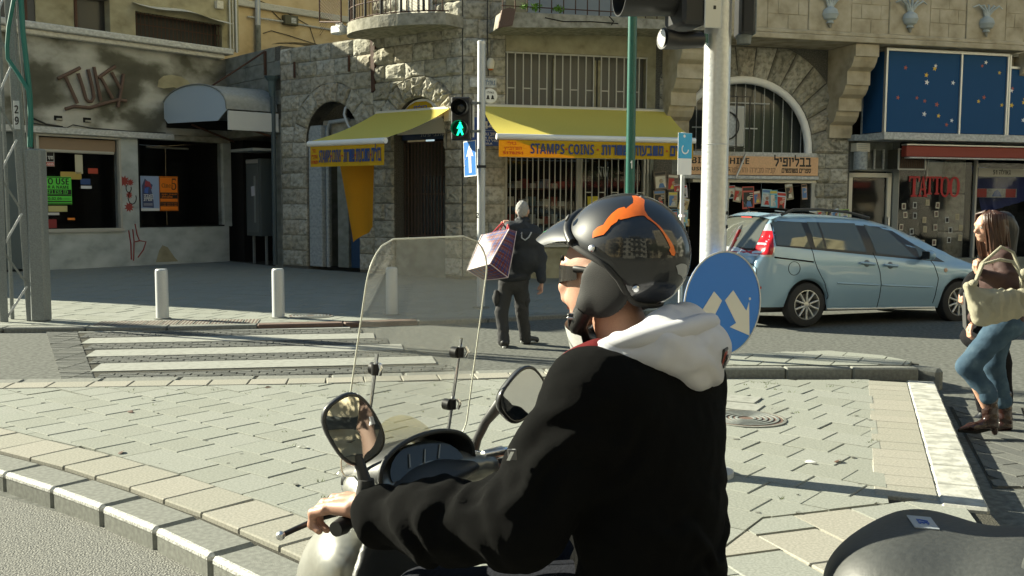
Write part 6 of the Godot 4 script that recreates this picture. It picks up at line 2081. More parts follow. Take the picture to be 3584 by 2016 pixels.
func lathe_at(prof: Array, at: Vector3, s: float) -> Mesh:
	var st := S()
	st.append_from(lathe(prof, 12), 0, Transform3D(Basis() * s, at))
	return st.commit()

func plaid() -> ImageTexture:
	var n := 256
	var im := Image.create(n, n, false, Image.FORMAT_RGB8)
	im.fill(Color(.66, .64, .67))
	for k in 8:
		var o := k * 32
		for q in [[0, 10, Color(.5, .05, .08, 1)], [12, 10, Color(.12, .17, .55, 1)], [24, 4, Color(.55, .12, .15, .8)]]:
			for ax in 2:
				for y in n:
					for x in q[1]:
						var p := Vector2i(o + q[0] + x, y) if ax == 0 else Vector2i(y, o + q[0] + x)
						if p.x < n and p.y < n: im.set_pixelv(p, im.get_pixelv(p).lerp(Color(q[2].r, q[2].g, q[2].b), q[2].a * .75))
	return ImageTexture.create_from_image(im)

func walking_man() -> void:
	var t := person("grey haired man in dark jacket walking away with a plaid bag on his shoulder", V(.02, 0, -12.0))
	M.lip = pm(.34, .13, .10, .5)
	var navy := nm(.022, .027, .035, .75, .3, .7, .1, .05, false, 91)
	var grey := nm(.075, .076, .078, .85, .3, .7, .1, .05, false, 92)
	var fwd := V(.25, 0, -.97).normalized()
	var hc := V(0.121, 1.629, -11.95)
	var ls := V(-.02, 1.405, -11.9)
	var rs := V(0.246, 1.377, -11.95)
	var le := V(-.087, 1.214, -12.15)
	var lh := V(-.077, 1.497, -12)
	var re := V(0.337, 1.083, -11.95)
	var rh := V(0.349, 0.786, -11.85)
	var hipl := V(-.062, 0.776, -11.95)
	var hipr := V(0.101, 0.777, -11.95)
	var kl := V(-.124, 0.403, -11.9)
	var kr := V(0.122, 0.402, -12.05)
	var al := V(-.092, 0.06, -11.85)
	var ar := V(0.172, 0.063, -12.15)
	# body: one continuous skin surface under the clothes
	var chest := (ls + rs) / 2 + V(0, -.12, 0)
	var hip := (hipl + hipr) / 2
	var st := S()
	var sk := [[hc + V(-.005, -.09, .01), (ls + rs) / 2, .052, .06], [(ls + rs) / 2, hip, .1, .11], [ls, le, .04, .035], [le, lh, .035, .025], [rs, re, .04, .035], [re, rh, .034, .026], [hipl, kl, .07, .05], [kl, al, .045, .035], [hipr, kr, .07, .05], [kr, ar, .045, .035]]
	blob(sk, .022, .03, null, st)
	blob(head_prims(hc, fwd), .008, .02, null, st)
	blob(fingers(rh + V(0, -.055, .01), V(-.05, -1, .1).normalized(), V(.5, 0, .8), V(-.6, -.3, .2)), .005, .008, null, st)
	blob(fingers(lh + V(0, .0, .01), V(.1, .3, .9).normalized(), V(1, 0, -.1), V(0, -1, .3)), .005, .008, null, st)
	wadd(t, "body", st.commit(), M.skin)
	add_face(t, hc, fwd)
	wadd(t, "hair", blob([[hc + V(-.005, .028, .012), Basis(), V(.078, .095, .09)], [hc + V(-.01, -.03, .05), Basis(), V(.055, .045, .035)]], .009, .02, func(p, _n): return .003 * sin(p.x * 160) * sin(p.y * 120)), pm(.30, .295, .285, .9))
	# jacket
	var jk := [[ls, rs, .085, .085], [chest + V(0, .03, 0), Basis(), V(.215, .2, .14)], [chest + V(0, -.22, 0), Basis(), V(.215, .2, .15)], [hip + V(.0, .06, 0), Basis(), V(.205, .09, .15)], [ls, le, .08, .075], [le, lh + V(.0, -.05, .02), .07, .05], [rs, re, .082, .072], [re, rh + V(0, .03, 0), .07, .055], [hc + V(-.0, -.115, .0), (ls + rs) / 2 + V(0, .0, 0), .068, .09]]
	wadd(t, "jacket", blob(jk, .015, .05, folds(38, .010, 3)), navy)
	wadd(t, "collar", blob([[hc + V(-.06, -.115, .02), hc + V(.06, -.115, .02), .035, .035], [hc + V(0, -.12, .03), Basis(), V(.075, .035, .05)]], .012, .02), navy)
	var logo := pm(.45, .46, .48, .6)
	for q in [[515, 430, 530, 410, 545, 385, 540, 450, 580, 450], [560, 462, 600, 430, 632, 385], [630, 505, 645, 490]]:
		pass
	var lp := tube(P3([0.065, 1.302, -11.8, 0.089, 1.342, -11.795, 0.11, 1.377, -11.79, 0.11, 1.314, -11.79, 0.152, 1.286, -11.785, 0.194, 1.321, -11.79, 0.226, 1.381, -11.8]), .009, 5)
	wadd(t, "jacket_print", lp, logo)
	# trousers with cargo pockets
	var tr := [[hip, Basis(), V(.17, .12, .125)], [hipl, kl, .098, .075], [kl, al, .075, .07], [hipr, kr, .098, .078], [kr, ar, .076, .072]]
	wadd(t, "trousers", blob(tr, .014, .035, folds(30, .009, 5)), grey)
	wadd(t, "cargo_pocket", blob([[V(-.188, 0.588, -11.9), Basis(), V(.045, .1, .07)]], .012, .02, folds(60, .005, 6)), grey)
	wadd(t, "cargo_pocket", blob([[V(0.174, 0.565, -12), Basis(), V(.045, .1, .07)]], .012, .02, folds(60, .005, 6)), grey)
	# shoes
	for k in 2:
		var a: Vector3 = [al, ar][k]
		var d: Vector3 = [V(-.05, 0, -1), V(.75, 0, -.6)][k].normalized()
		a.y = .06
		var lift: float = [0.0, .02][k]
		wadd(t, "shoe", blob([[a - d * .04 + V(0, lift, 0), a + d * .17 + V(0, -.02, 0), .045, .035], [a + V(0, .04, 0), a - d * .02, .05, .045]], .010, .03), M.black)
		wadd(t, "shoe_sole", blob([[a - d * .06 + V(0, lift - .045, 0), a + d * .19 + V(0, -.048, 0), .02, .018], [a + d * .05 + V(0, lift * .5 - .045, 0), Basis(V(d.z, 0, -d.x), Vector3.UP, d), V(.045, .018, .11)]], .010, .02), M.trim_white)
	# plaid carrier bag
	var b := thing("plaid_bag", "big red and blue plaid carrier bag hanging over the walking man's left shoulder", "bag", Transform3D(Basis(), V(-.2, 1.0, -11.7)))
	var pl := pm(.55, .53, .57, .5)
	pl.albedo_texture = plaid()
	pl.uv1_scale = V(.75, .75, 1)
	pl.backlight_enabled = true
	pl.backlight = Color(.25, .2, .2)
	var t1 := V(-.357, 1.35, -11.72)
	var t2 := V(-.036, 1.424, -11.52)
	var t3 := V(0.047, 1.394, -11.66)
	var t0 := t1 + t3 - t2
	var b1 := V(-.522, 0.94, -11.6)
	var b2 := V(-.251, 1.034, -11.33)
	var b3 := V(-.047, 0.865, -11.52)
	var b0 := V(-.333, 0.816, -11.74)
	var face := func(a: Vector3, bb_: Vector3, c: Vector3, d: Vector3, bulge: float) -> Mesh:
		var n := (bb_ - a).cross(d - a).normalized()
		return sheet(14, 14, func(u, v): return a.lerp(bb_, u).lerp(d.lerp(c, u), v) + n * (bulge * sin(PI * u) * sin(PI * v) + .008 * sin(u * 11 + v * 5) * sin(v * 9) * sin(PI * u) * sin(PI * v)))
	wadd(b, "side_panel", face.call(b1, b2, t2, t1, .025), pl)
	wadd(b, "side_panel", face.call(b2, b3, t3, t2, .03), pl)
	wadd(b, "side_panel", face.call(b3, b0, t0, t3, .02), pl)
	wadd(b, "side_panel", face.call(b0, b1, t1, t0, .02), pl)
	wadd(b, "bottom_panel", face.call(b2, b1, b0, b3, .02), pl)
	wadd(b, "top_panel", face.call(t1, t2, t3, t0, .03), pl)
	var edge := pm(.6, .5, .5, .5)
	for q in [[t2, b2], [b1, b2], [b2, b3], [b3, b0], [b0, b1], [t1, b1], [t3, b3]]: wadd(b, "piping", tube(PackedVector3Array([q[0], (q[0] + q[1]) / 2 + (q[0] + q[1] - b0 - t3).normalized() * .004, q[1]]), .006, 5), edge)
	var hs := pm(.55, .06, .07, .6)
	wadd(b, "handle", tube(PackedVector3Array([V(-.222, 1.378, -11.68), V(-.161, 1.446, -11.75), lh + V(-.03, -.005, .03), lh + V(.03, 0, .03), V(-.063, 1.409, -11.6)]), .009, 6), hs)
	wadd(b, "handle", tube(PackedVector3Array([V(-.168, 1.37, -11.72), V(-.127, 1.438, -11.78), lh + V(-.02, -.015, .035), lh + V(.035, -.01, .02), V(-.043, 1.415, -11.62)]), .009, 6), hs)

func hair_strands(t: Node3D, c: Vector3, mat: Material) -> void:   # locks from the crown to the shoulders
	var r := RandomNumberGenerator.new()
	r.seed = 3
	var st := S()
	for i in 190:
		var a := r.randf_range(-2.5, 2.5)   # 0 is the back of the head (+x)
		var top := c + V(cos(a) * .03 + .01, .125 + r.randf_range(-.01, .004), sin(a) * .03)
		var rad := r.randf_range(.097, .112)
		var side := c + V(cos(a) * rad + .025, .03, sin(a) * rad * .95)
		var low := c + V(cos(a) * rad * .85 + .055, -.13, sin(a) * rad * .95) + V(r.randf_range(-.01, .01), 0, r.randf_range(-.01, .01))
		var tip := low + V(r.randf_range(-.01, .035), -r.randf_range(.08, .17), r.randf_range(-.02, .02))
		if absf(a) > 2.1: low.x -= .01
		tube(PackedVector3Array([top, top.lerp(side, .55) + V(cos(a) * .03, .028, sin(a) * .03), side, low, tip]), [.006, .008, .008, .007, .002], 5, false, st)
	wadd(t, "hair_locks", done(st), mat).set_meta("kind", "stuff")

func walking_women() -> void:
	var t := person("woman with long red brown hair, brown jacket and jeans carrying a cream bag", V(3.62, 0, -7.4))
	var z := 7.4
	var fwd := V(-.98, -.05, .2).normalized()
	var brown := nm(.045, .017, .0135, .8, .25, .75, .08, .05, false, 94)
	var denim := rm([[0.0, L(.022, .04, .065)], [.4, L(.035, .062, .095)], [.7, L(.055, .09, .125)], [1.0, L(.12, .17, .21)]], .85, 1.2, .1, .012, false, 95, .2)
	var boot := pm(.022, .009, .007, .22)
	var hc := V(3.522, 1.563, -7.42)
	var ls := V(3.577, 1.356, -7.28)
	var rs := V(3.675, 1.337, -7.62)
	var le := V(3.591, 1.145, -7.18)
	var lh := V(3.358, 1.237, -7.16)
	var re := V(3.639, 1.035, -7.66)
	var rh := V(3.488, 0.847, -7.52)
	var hipl := V(3.634, 0.852, -7.32)
	var hipr := V(3.706, 0.828, -7.52)
	var kl := V(3.361, 0.546, -7.3)
	var kr := V(3.648, 0.539, -7.5)
	var al := V(3.532, 0.189, -7.28)
	var ar := V(3.771, 0.118, -7.55)
	var mid := (ls + rs) / 2
	var hip := (hipl + hipr) / 2
	var st := S()
	blob([[hc + V(.02, -.08, 0), mid, .045, .05], [mid, hip, .085, .1], [ls, le, .035, .03], [le, lh, .03, .02], [rs, re, .035, .03], [re, rh, .03, .022], [hipl, kl, .07, .045], [kl, al, .045, .03], [hipr, kr, .07, .045], [kr, ar, .045, .03]], .02, .03, null, st)
	blob(head_prims(hc, fwd, .95), .007, .018, null, st)
	blob(fingers(lh + V(-.03, .035, .01), V(-.35, 1, 0).normalized(), V(.1, 0, 1), V(.9, .1, -.2), .9), .0045, .007, null, st)
	blob(fingers(rh + V(-.02, -.05, .01), V(-.3, -1, .1).normalized(), V(.1, 0, 1), V(.8, -.2, 0), .9), .0045, .007, null, st)
	wadd(t, "body", st.commit(), M.skin)
	add_face(t, hc, fwd, .95)
	# long hair
	var hairm := nm(.075, .024, .008, .38, .1, .5, .06, .02, false, 97)
	hairm.uv1_scale = V(30, 4, 30)
	var nz := FastNoiseLite.new()
	nz.frequency = 1.0
	var hd := func(p: Vector3, _n: Vector3) -> float: return .006 * nz.get_noise_3d(p.x * 40, p.y * 4, p.z * 40)
	hair_strands(t, hc, hairm)
	wadd(t, "hair", blob([[hc + V(.022, .035, 0), Basis(), V(.098, .092, .092)], [hc + V(.06, -.02, .03), hc + V(.085, -.26, .04), .075, .045], [hc + V(.07, -.05, -.04), hc + V(.1, -.27, -.03), .075, .05], [hc + V(.0, -.03, .07), hc + V(.02, -.24, .09), .035, .03], [hc + V(-.02, .02, -.07), hc + V(.01, -.2, -.08), .03, .03], [hc + V(.055, .05, .075), hc + V(.06, -.25, .085), .03, .03]], .008, .03, hd), hairm)
	# jacket
	wadd(t, "jacket", blob([[ls + V(0, -.02, 0), rs + V(0, -.02, 0), .07, .07], [mid + V(.005, -.16, 0), Basis(), V(.125, .18, .17)], [mid.lerp(hip, .62) + V(.0, 0, 0), Basis(), V(.11, .17, .155)], [hip + V(0, .07, 0), Basis(), V(.13, .08, .17)], [ls, le, .072, .068], [le, lh + V(.02, -.0, 0), .07, .044], [rs, re, .065, .055], [re, rh + V(.005, .035, 0), .055, .042]], .012, .04, folds(48, .008, 13)), brown)
	# jeans
	var jn := [[hip, Basis(), V(.135, .125, .165)], [hipl, kl, .108, .078], [kl, al + V(-.015, .15, 0), .074, .066], [hipr, kr, .1, .078], [kr, ar + V(-.015, .13, 0), .074, .066]]
	wadd(t, "jeans", blob(jn, .011, .035, folds(42, .005, 15)), denim)
	for k in 2:
		var a: Vector3 = [al + V(-.02, .14, 0), ar + V(-.015, .12, 0)][k]
		wadd(t, "jeans_cuff", blob([[a, a + V(-.01, .025, 0), .071, .069]], .012, .01), denim)
		var g: Vector3 = [al, ar][k]
		var d := V(-.97, 0, .12).normalized()
		var hl: float = [.09, .14][k]
		wadd(t, "boot", blob([[g + V(-.01, .16, 0), g + V(.01, .0, 0), .058, .05], [g, g + V(.025, -.07, 0), .05, .042], [g + V(.02, -.06, 0), g + d * .13 + V(0, -hl - .0, 0), .042, .032], [g + d * .13 + V(0, -hl, 0), g + d * .235 + V(0, -hl - .015, 0), .03, .012]], .008, .03, folds(90, .004, 16)), boot)
		wadd(t, "boot_heel", blob([[g + V(.035, -.08, 0), g + V(.045, -.115 - (.02 if k == 0 else .0), 0), .028, .02]], .008, .01), pm(.03, .015, .012, .5))
		wadd(t, "boot_sole", tube(PackedVector3Array([g + V(.05, -.10, 0), g + d * .1 + V(0, -hl - .032, 0), g + d * .24 + V(0, -hl - .026, 0)]), [.012, .022, .01], 8), M.dark)
	# cream woven bag
	var b := thing("shoulder_bag", "large cream woven shoulder bag hanging from the woman's shoulder", "bag", Transform3D(Basis(), V(3.6, 0.9, -7.1)))
	var straw := rm([[0.0, L(.34, .31, .21)], [.5, L(.52, .49, .37)], [1.0, L(.62, .6, .48)]], .9, .05, .8, .04, false, 98, .08, 3)
	var bagp := [[V(3.208, 1.159, -7), V(3.316, 0.939, -7.02), .035, .05], [V(3.392, 1.032, -7), Basis.from_euler(V(0, 0, .1)), V(.165, .115, .08)], [V(3.316, 0.939, -7.02), V(3.595, 0.992, -7.02), .045, .05], [V(3.247, 1.127, -7), V(3.403, 1.064, -7), .03, .035], [V(3.403, 1.064, -7), V(3.59, 1.108, -7.02), .035, .04]]
	wadd(b, "bag_body", blob(bagp, .010, .06, folds(70, .010, 21, V(1, .25, 0))), straw)
	wadd(b, "strap", tube(PackedVector3Array([V(3.255, 1.17, -7.02), V(3.327, 1.314, -7.08), V(3.492, 1.434, -7.14), V(3.578, 1.396, -7.14), V(3.617, 1.256, -7.1), V(3.611, 1.143, -7.06)]), .012, 8), straw)
	wadd(b, "strap", tube(PackedVector3Array([V(3.251, 1.178, -7), V(3.321, 1.316, -7.04), V(3.44, 1.348, -7.05), V(3.536, 1.333, -7.05), V(3.583, 1.236, -7.02), V(3.602, 1.121, -7.02)]), .012, 8), straw)
	wadd(b, "ring_knot", blob([[V(3.225, 1.187, -6.97), Basis(), V(.03, .025, .03)], [V(3.578, 1.251, -6.98), Basis(), V(.03, .04, .03)]], .008, .01), straw)
	# her companion in black behind
	var c := person("person in a black coat half hidden behind the woman with the bag", V(3.9, 0, -8.05))
	var blk := nm(.016, .016, .018, .85, .3, .7, .08, .05, false, 99)
	var h2 := V(3.939, 1.554, -8.1)
	var s2 := V(3.911, 1.32, -8.08)
	var hp := V(3.907, 0.774, -8.08)
	var k1 := V(3.75, 0.495, -8)
	var a1 := V(3.822, 0.057, -8)
	var k2 := V(4.046, 0.436, -8.15)
	var a2 := V(4.09, 0.088, -8.15)
	var e2 := V(3.684, 1.138, -7.95)
	var w2 := V(3.596, 1.041, -7.9)
	var st2 := S()
	blob([[h2 + V(0, -.09, 0), s2, .045, .05], [s2, hp, .09, .1], [hp, k1, .07, .05], [k1, a1, .045, .03], [hp, k2, .07, .05], [k2, a2, .045, .03], [s2, e2, .04, .035], [e2, w2, .034, .024]], .02, .03, null, st2)
	blob(head_prims(h2, fwd, .95), .008, .018, null, st2)
	blob(fingers(w2 + V(-.02, -.02, 0), V(-.4, -1, 0).normalized(), V(.1, 0, 1), V(.8, -.2, 0), .9), .005, .007, null, st2)
	wadd(c, "body", st2.commit(), M.skin)
	wadd(c, "hair", blob([[h2 + V(.02, .03, 0), Basis(), V(.1, .1, .095)], [h2 + V(.07, -.02, 0), h2 + V(.08, -.2, 0), .08, .06]], .012, .03, hd), M.black)
	wadd(c, "coat", blob([[s2 + V(0, -.02, .12), s2 + V(0, -.02, -.12), .085, .085], [s2 + V(0, -.2, 0), Basis(), V(.14, .2, .18)], [hp + V(-.01, .05, 0), Basis(), V(.16, .26, .19)], [hp + V(-.05, -.12, 0), Basis(), V(.19, .12, .19)], [s2 + V(-.02, -.02, .13), e2, .07, .06], [e2, w2, .058, .045]], .016, .05, folds(36, .009, 23)), blk)
	wadd(c, "trousers", blob([[hp, k1, .085, .065], [k1, a1 + V(0, .04, 0), .062, .05], [hp, k2, .085, .065], [k2, a2 + V(0, .02, 0), .062, .05]], .014, .03, folds(40, .006, 24)), blk)
	var toe := V(3.678, -.021, -8)
	wadd(c, "shoe", blob([[a1 + V(.02, -.0, 0), a1 + V(-.02, -.06, 0), .04, .036], [a1 + V(-.02, -.06, 0), toe, .035, .012]], .008, .02), M.black_gloss)
	wadd(c, "shoe", blob([[a2, a2 + V(.0, -.06, 0), .04, .036], [a2 + V(0, -.06, 0), a2 + V(-.12, -.15, 0), .036, .014]], .008, .02), M.black_gloss)
	var fo := solo("folder", "dark grey folder held by the person in the black coat", "folder", bb(V(.03, .30, .3), .006), pm(.045, .045, .045, .6), T(3.603, 0.896, -7.9))
	fo.rotation = V(0, -.35, .08)

# ------------------------------------------------------------------ the scooter and its rider; local axes: x to the right, y up, z to the back
func scooter_frame() -> Transform3D:
	var x := V(.56, 0, -.83).normalized()
	return Transform3D(Basis(x, Vector3.UP, V(-x.z, 0, x.x)), V(-.17, 0, -2.57))

func scooter() -> void:
	var s := thing("scooter", "dark olive grey motor scooter with a tall clear windscreen, mirrors and a grey top case", "scooter", scooter_frame())
	var paint := nm(.22, .22, .185, .25, .5, .85, .0, .03, false, 101)
	paint.metallic = .35
	paint.clearcoat_enabled = true
	paint.clearcoat = .8
	var plastic := nm(.02, .022, .021, .5, .3, .8, .02, .05, false, 102)
	# body
	add(s, "front_shield", blob([[V(0, .56, -.30), Basis.from_euler(V(-.45, 0, 0)), V(.21, .27, .12)], [V(-.15, .76, -.2), V(-.2, .52, -.1), .07, .09], [V(.15, .76, -.2), V(.2, .52, -.1), .07, .09], [V(0, .80, -.25), Basis(), V(.15, .1, .11)]], .014, .14), paint)
	add(s, "leg_shield", blob([[V(0, .66, -.10), Basis.from_euler(V(-.25, 0, 0)), V(.25, .26, .05)]], .016, .03), plastic)
	add(s, "floorboard", bb(V(.34, .06, .62), .02), plastic, T(0, .29, .22))
	add(s, "rear_body", blob([[V(0, .56, .92), Basis.from_euler(V(.12, 0, 0)), V(.19, .17, .48)], [V(0, .5, .62), Basis(), V(.16, .2, .12)]], .02, .06), paint)
	add(s, "saddle", blob([[V(0, .74, .50), V(0, .78, 1.0), .11, .10], [V(0, .72, .75), Basis(), V(.16, .07, .42)]], .016, .05), pm(.016, .016, .016, .7))
	add(s, "front_mudguard", blob([[V(0, .47, -.50), Basis(), V(.085, .09, .22)]], .014, .02), paint)
	for z in [-.52, .86]:
		var w := Node3D.new()
		w.name = "wheel" if z < 0 else "wheel_001"
		s.add_child(w)
		w.transform = T(0, .235, z, 90)
		add(w, "tyre", lathe([.13, -.045, .19, -.055, .225, -.035, .235, 0, .225, .035, .19, .055, .13, .045], 36), M.rubber, T(0, 0, 0, 0, 90))
		add(w, "rim", lathe([.03, -.05, .06, -.03, .13, -.045, .135, 0, .13, .045, .06, .03, .03, .05], 24), M.alu, T(0, 0, 0, 0, 90))
	for x in [-.09, .09]: add(s, "fork_leg", tube(P3([x, .235, -.52, x * .8, .62, -.38]), .022, 10), M.steel)
	add(s, "exhaust", tube(P3([.14, .26, .5, .17, .3, .75, .18, .34, 1.15]), [.025, .05, .055], 12), M.steel)
	add(s, "side_stand", tube(P3([-.14, .26, .3, -.22, .01, .36]), .013, 8), M.black)
	# handlebar cowl, instrument hood, dial
	add(s, "handlebar_cowl", blob([[V(0, 1.0, -.15), Basis(), V(.20, .075, .11)], [V(-.15, .985, -.10), V(-.25, .985, -.05), .055, .04], [V(.15, .985, -.10), V(.25, .985, -.05), .055, .04], [V(0, .93, -.14), Basis(), V(.13, .09, .1)]], .012, .05), paint)
	add(s, "instrument_hood", blob([[V(0, 1.01, -.13), Basis(), V(.18, .05, .09)], [V(0, 1.0, -.06), Basis(), V(.22, .032, .06)]], .009, .03), plastic)
	add(s, "instrument_cowl", sheet(28, 8, func(u, v):
		var a = PI * (-.04 + 1.08 * u)
		var w := lerpf(.195, .165, v)
		return V(cos(a) * w, lerpf(1.028, 1.0, v) + pow(maxf(sin(a), 0), .7) * lerpf(.095, .075, v), lerpf(-.055, -.22, v) - .02 * sin(a) * (1 - v))), plastic)
	add(s, "cowl_lip", tube(PackedVector3Array(range(29).map(func(i):
		var a = PI * (-.04 + 1.08 * i / 28.0)
		return V(cos(a) * .195, 1.028 + pow(maxf(sin(a), 0), .7) * .095, -.055 - .02 * sin(a)))), .007, 8), plastic)
	add(s, "instrument_glass", sheet(12, 8, func(u, v):
		var a = PI * (.05 + .9 * u)
		return V(cos(a) * .150, 1.030 + .068 * v * sin(a), -.055 - .045 * v * sin(a))), pm(.03, .036, .036, .12))
	var dm := pm(.35, .37, .36, .5)
	for k in 3: add(s, "dial_needle", tube(P3([-.07 + k * .06, 1.05, -.064, -.05 + k * .065, 1.078, -.084]), .0022, 4), dm)
	add(s, "wind_deflector", sheet(14, 6, func(u, v):
		var r := lerpf(-.19, .19, u)
		return V(r * (1 - v * .25), 1.03 + .13 * v * (1 - pow(u * 2 - 1, 2.0) * .5), -.235 + .06 * v + .3 * r * r)), glass(.45, Color(.80, .74, .45)))
	add(s, "headlamp_visor", blob([[V(-.0, .985, -.225), Basis(), V(.15, .05, .05)]], .012, .02), M.chrome)
	# handlebar ends, levers
	for k in [-1.0, 1.0]:
		add(s, "grip", tube(P3([k * .22, .99, -.055, k * .28, .985, -.045, k * .355, .98, -.03]), [.017, .017, .017], 12), M.rubber)
		add(s, "bar_end", tube(P3([k * .355, .98, -.03, k * .385, .979, -.026]), [.021, .018], 12), M.black)
		add(s, "brake_lever", tube(P3([k * .25, .985, -.09, k * .32, .970, -.135, k * .40, .958, -.150, k * .435, .955, -.150]), [.010, .008, .007, .007], 8), M.black)
		add(s, "lever_ball", blob([[V(k * .44, .955, -.150), Basis(), V(.0115, .0115, .0115)]], .004, .004), M.steel)
		add(s, "lever_clamp", bb(V(.04, .04, .05), .01), M.black, T(k * .25, .99, -.075))
	# mirrors
	mirror_of(s, -1.0, [-.33, 1.078, 0.019, -.33, 1.113, 0.007, -.33, 1.136, -.005, -.335, 1.159, -.029], V(-.335, 1.208, -.013), V(.47, -.11, -.88))
	mirror_of(s, 1.0, [0.33, 0.982, -.158, 0.33, 1.036, -.139, 0.33, 1.093, -.108, 0.335, 1.15, -.062], V(0.335, 1.187, 0.015), V(.36, -.06, -.93))
	# windscreen
	var wf := func(r: float, y: float) -> Vector3:
		return V(r, y, -.175 + .11 * (y - 1.04) / .6 + .55 * r * r)
	var wid := func(v: float) -> float:
		var w := .262 - .016 * v
		if v > .82: w = w - .10 + .10 * sqrt(maxf(0, 1 - pow((v - .82) / .18, 2.0)))
		if v < .12: w = w - .09 + .09 * sqrt(maxf(0, 1 - pow((.12 - v) / .12, 2.0)))
		return w
	var ws := thing("windscreen", "tall clear scooter windscreen with rounded corners on two chrome rods", "windscreen", scooter_frame())
	ws.set_meta("label", "tall clear windscreen with rounded corners fixed to the scooter by two rods")
	var scr = M.pane.duplicate()
	scr.albedo_color = Color(.9, .9, .84, .2)
	remove_child(ws)
	used.erase("windscreen")
	var part := Node3D.new()
	part.name = "windscreen"
	s.add_child(part)
	add(part, "clear_sheet", sheet(20, 26, func(u, v): return wf.call(lerpf(-1, 1, u) * wid.call(v), 1.035 + .61 * v)), scr)
	var rim := PackedVector3Array()
	for i in 41: rim.append(wf.call(-wid.call(i / 40.0), 1.035 + .61 * i / 40.0))
	for i in 41: rim.append(wf.call(wid.call(1 - i / 40.0), 1.035 + .61 * (1 - i / 40.0)))
	rim.append(rim[0])
	add(part, "polished_edge", tube(rim, .0022, 6, false), pm(.62, .62, .52, .25))
	for k in [-1.0, 1.0]:
		var x = k * .175
		var a: Vector3 = wf.call(x, 1.36) + V(0, 0, .018)
		var b: Vector3 = wf.call(x, 1.06) + V(0, 0, .02)
		add(part, "chrome_rod", tube(PackedVector3Array([a, b, b + V(k * .012, -.022, .015), V(k * .265, 1.02, -.045)]), .0052, 10), M.chrome)
		for y in [1.32, 1.17]:
			var q: Vector3 = wf.call(x, y) + V(0, 0, .02)
			add(part, "rod_clamp", tube(PackedVector3Array([q - V(0, .014, 0), q + V(0, .014, 0)]), .0115, 12), M.black)
			add(part, "clamp_washer", tube(PackedVector3Array([q + V(-k * .008, 0, -.02), q + V(-k * .008, 0, .0)]), .016, 14), M.black)
			add(part, "wing_nut", tube(PackedVector3Array([q + V(k * .004, -.012, .018), q + V(k * .006, .004, .024), q + V(k * .004, .016, .016)]), .005, 6), M.chrome)
		add(part, "mount_sleeve", tube(P3([k * .235, 1.018, -.05, k * .30, 1.022, -.030]), .016, 12), M.steel)
		add(part, "mount_nut", tube(P3([k * .30, 1.022, -.030, k * .316, 1.023, -.026]), .010, 6), M.chrome)
	# keys under the bars
	add(s, "key_ring", tube(P3([.02, .74, .02, .025, .70, .03, .02, .66, .03]), .004, 6), M.black)
	add(s, "key_bunch", blob([[V(.02, .65, .03), V(.03, .60, .035), .012, .009]], .005, .005), M.black)
	# top case
	var tc := Node3D.new()
	tc.name = "top_case"
	s.add_child(tc)
	tc.position = V(-.02, -.03, 1.27)
	var cp := nm(.055, .058, .056, .55, .4, .75, .05, .05, false, 104)
	add(tc, "lower_shell", blob([[V(-.1, .93, -.08), V(.1, .93, -.08), .12, .12], [V(-.1, .93, .09), V(.1, .93, .09), .12, .12], [V(0, .93, 0), Basis(), V(.22, .11, .23)]], .014, .06), M.black)
	add(tc, "lid", blob([[V(0, 1.03, .0), Basis(), V(.262, .115, .262)], [V(-.12, 1.04, -.12), V(.12, 1.04, -.12), .085, .085], [V(-.12, 1.04, .12), V(.12, 1.04, .12), .085, .085]], .012, .08), cp)
	for k in 4: add(tc, "lid_rib", tube(P3([-.19 + k * .0, 1.09, .10 + k * .028, -.1, 1.150 - k * .008, .11 + k * .027, .06, 1.152 - k * .008, .115 + k * .027, .18, 1.09, .10 + k * .026]), .011, 8), cp)
	add(tc, "lid_sticker", bb(V(.075, .002, .045), 0), pm(.3, .33, .36, .4), T(.01, 1.151, -.09, 24, 2))
	txt(tc, "37", M.blue, -.014, -.01, .014, .01, 0, true, "Droid Sans", "sticker_number", T(.01, 1.1525, -.09, 24) * T(0, 0, 0, 0, -90))
	add(tc, "rack", bb(V(.2, .02, .4), .005), M.black, T(0, .8, -.05))

func mirror_of(s: Node3D, k: float, stem: Array, c: Vector3, look: Vector3) -> void:
	var m := Node3D.new()
	m.name = "mirror" if not s.has_node("mirror") else "mirror_001"
	s.add_child(m)
	var pts := PackedVector3Array()
	for i in range(0, stem.size(), 3): pts.append(V(stem[i], stem[i + 1], stem[i + 2]))
	pts.append(c + V(-k * .0, -.03, -.02))
	add(m, "stem", tube(pts, [.017, .013, .014, .02, .03], 14), M.black)
	add(m, "stem_boot", tube(PackedVector3Array([pts[0] + V(0, -.02, 0), pts[0] + V(0, .015, 0)]), [.024, .019], 14), M.rubber)
	var z := -look.normalized()
	var x := Vector3.UP.cross(z).normalized()
	var y := z.cross(x)
	var tilt := .5 if k < 0 else -.85
	var b := Basis(x, y, z) * Basis(V(0, 0, 1), tilt)
	var at := Transform3D(b, c)
	var shape := func(r: float, zz: float, q: float) -> PackedVector3Array:
		var ring := PackedVector3Array()
		for i in 32:
			var a := TAU * i / 32
			var ex := pow(absf(cos(a)), .72) * signf(cos(a))
			var ey := pow(absf(sin(a)), .72) * signf(sin(a))
			ring.append(V(ex * r * .06 * q, ey * r * .082 * q, zz))
		return ring
	var rings := [shape.call(1.0, .006, .93), shape.call(1.0, .009, 1.0), shape.call(1.0, .0, 1.06), shape.call(1.0, -.015, 1.03), shape.call(.8, -.032, 1.0), shape.call(.4, -.04, 1.0)]
	add(m, "housing", loft(rings), M.black_gloss, at)
	var g := S()
	loft([shape.call(.02, .0065, 1.0), shape.call(1.0, .0062, .94)], true, g)
	add(m, "mirror_glass", done(g), pm(.82, .84, .84, .01, 1.0), at)

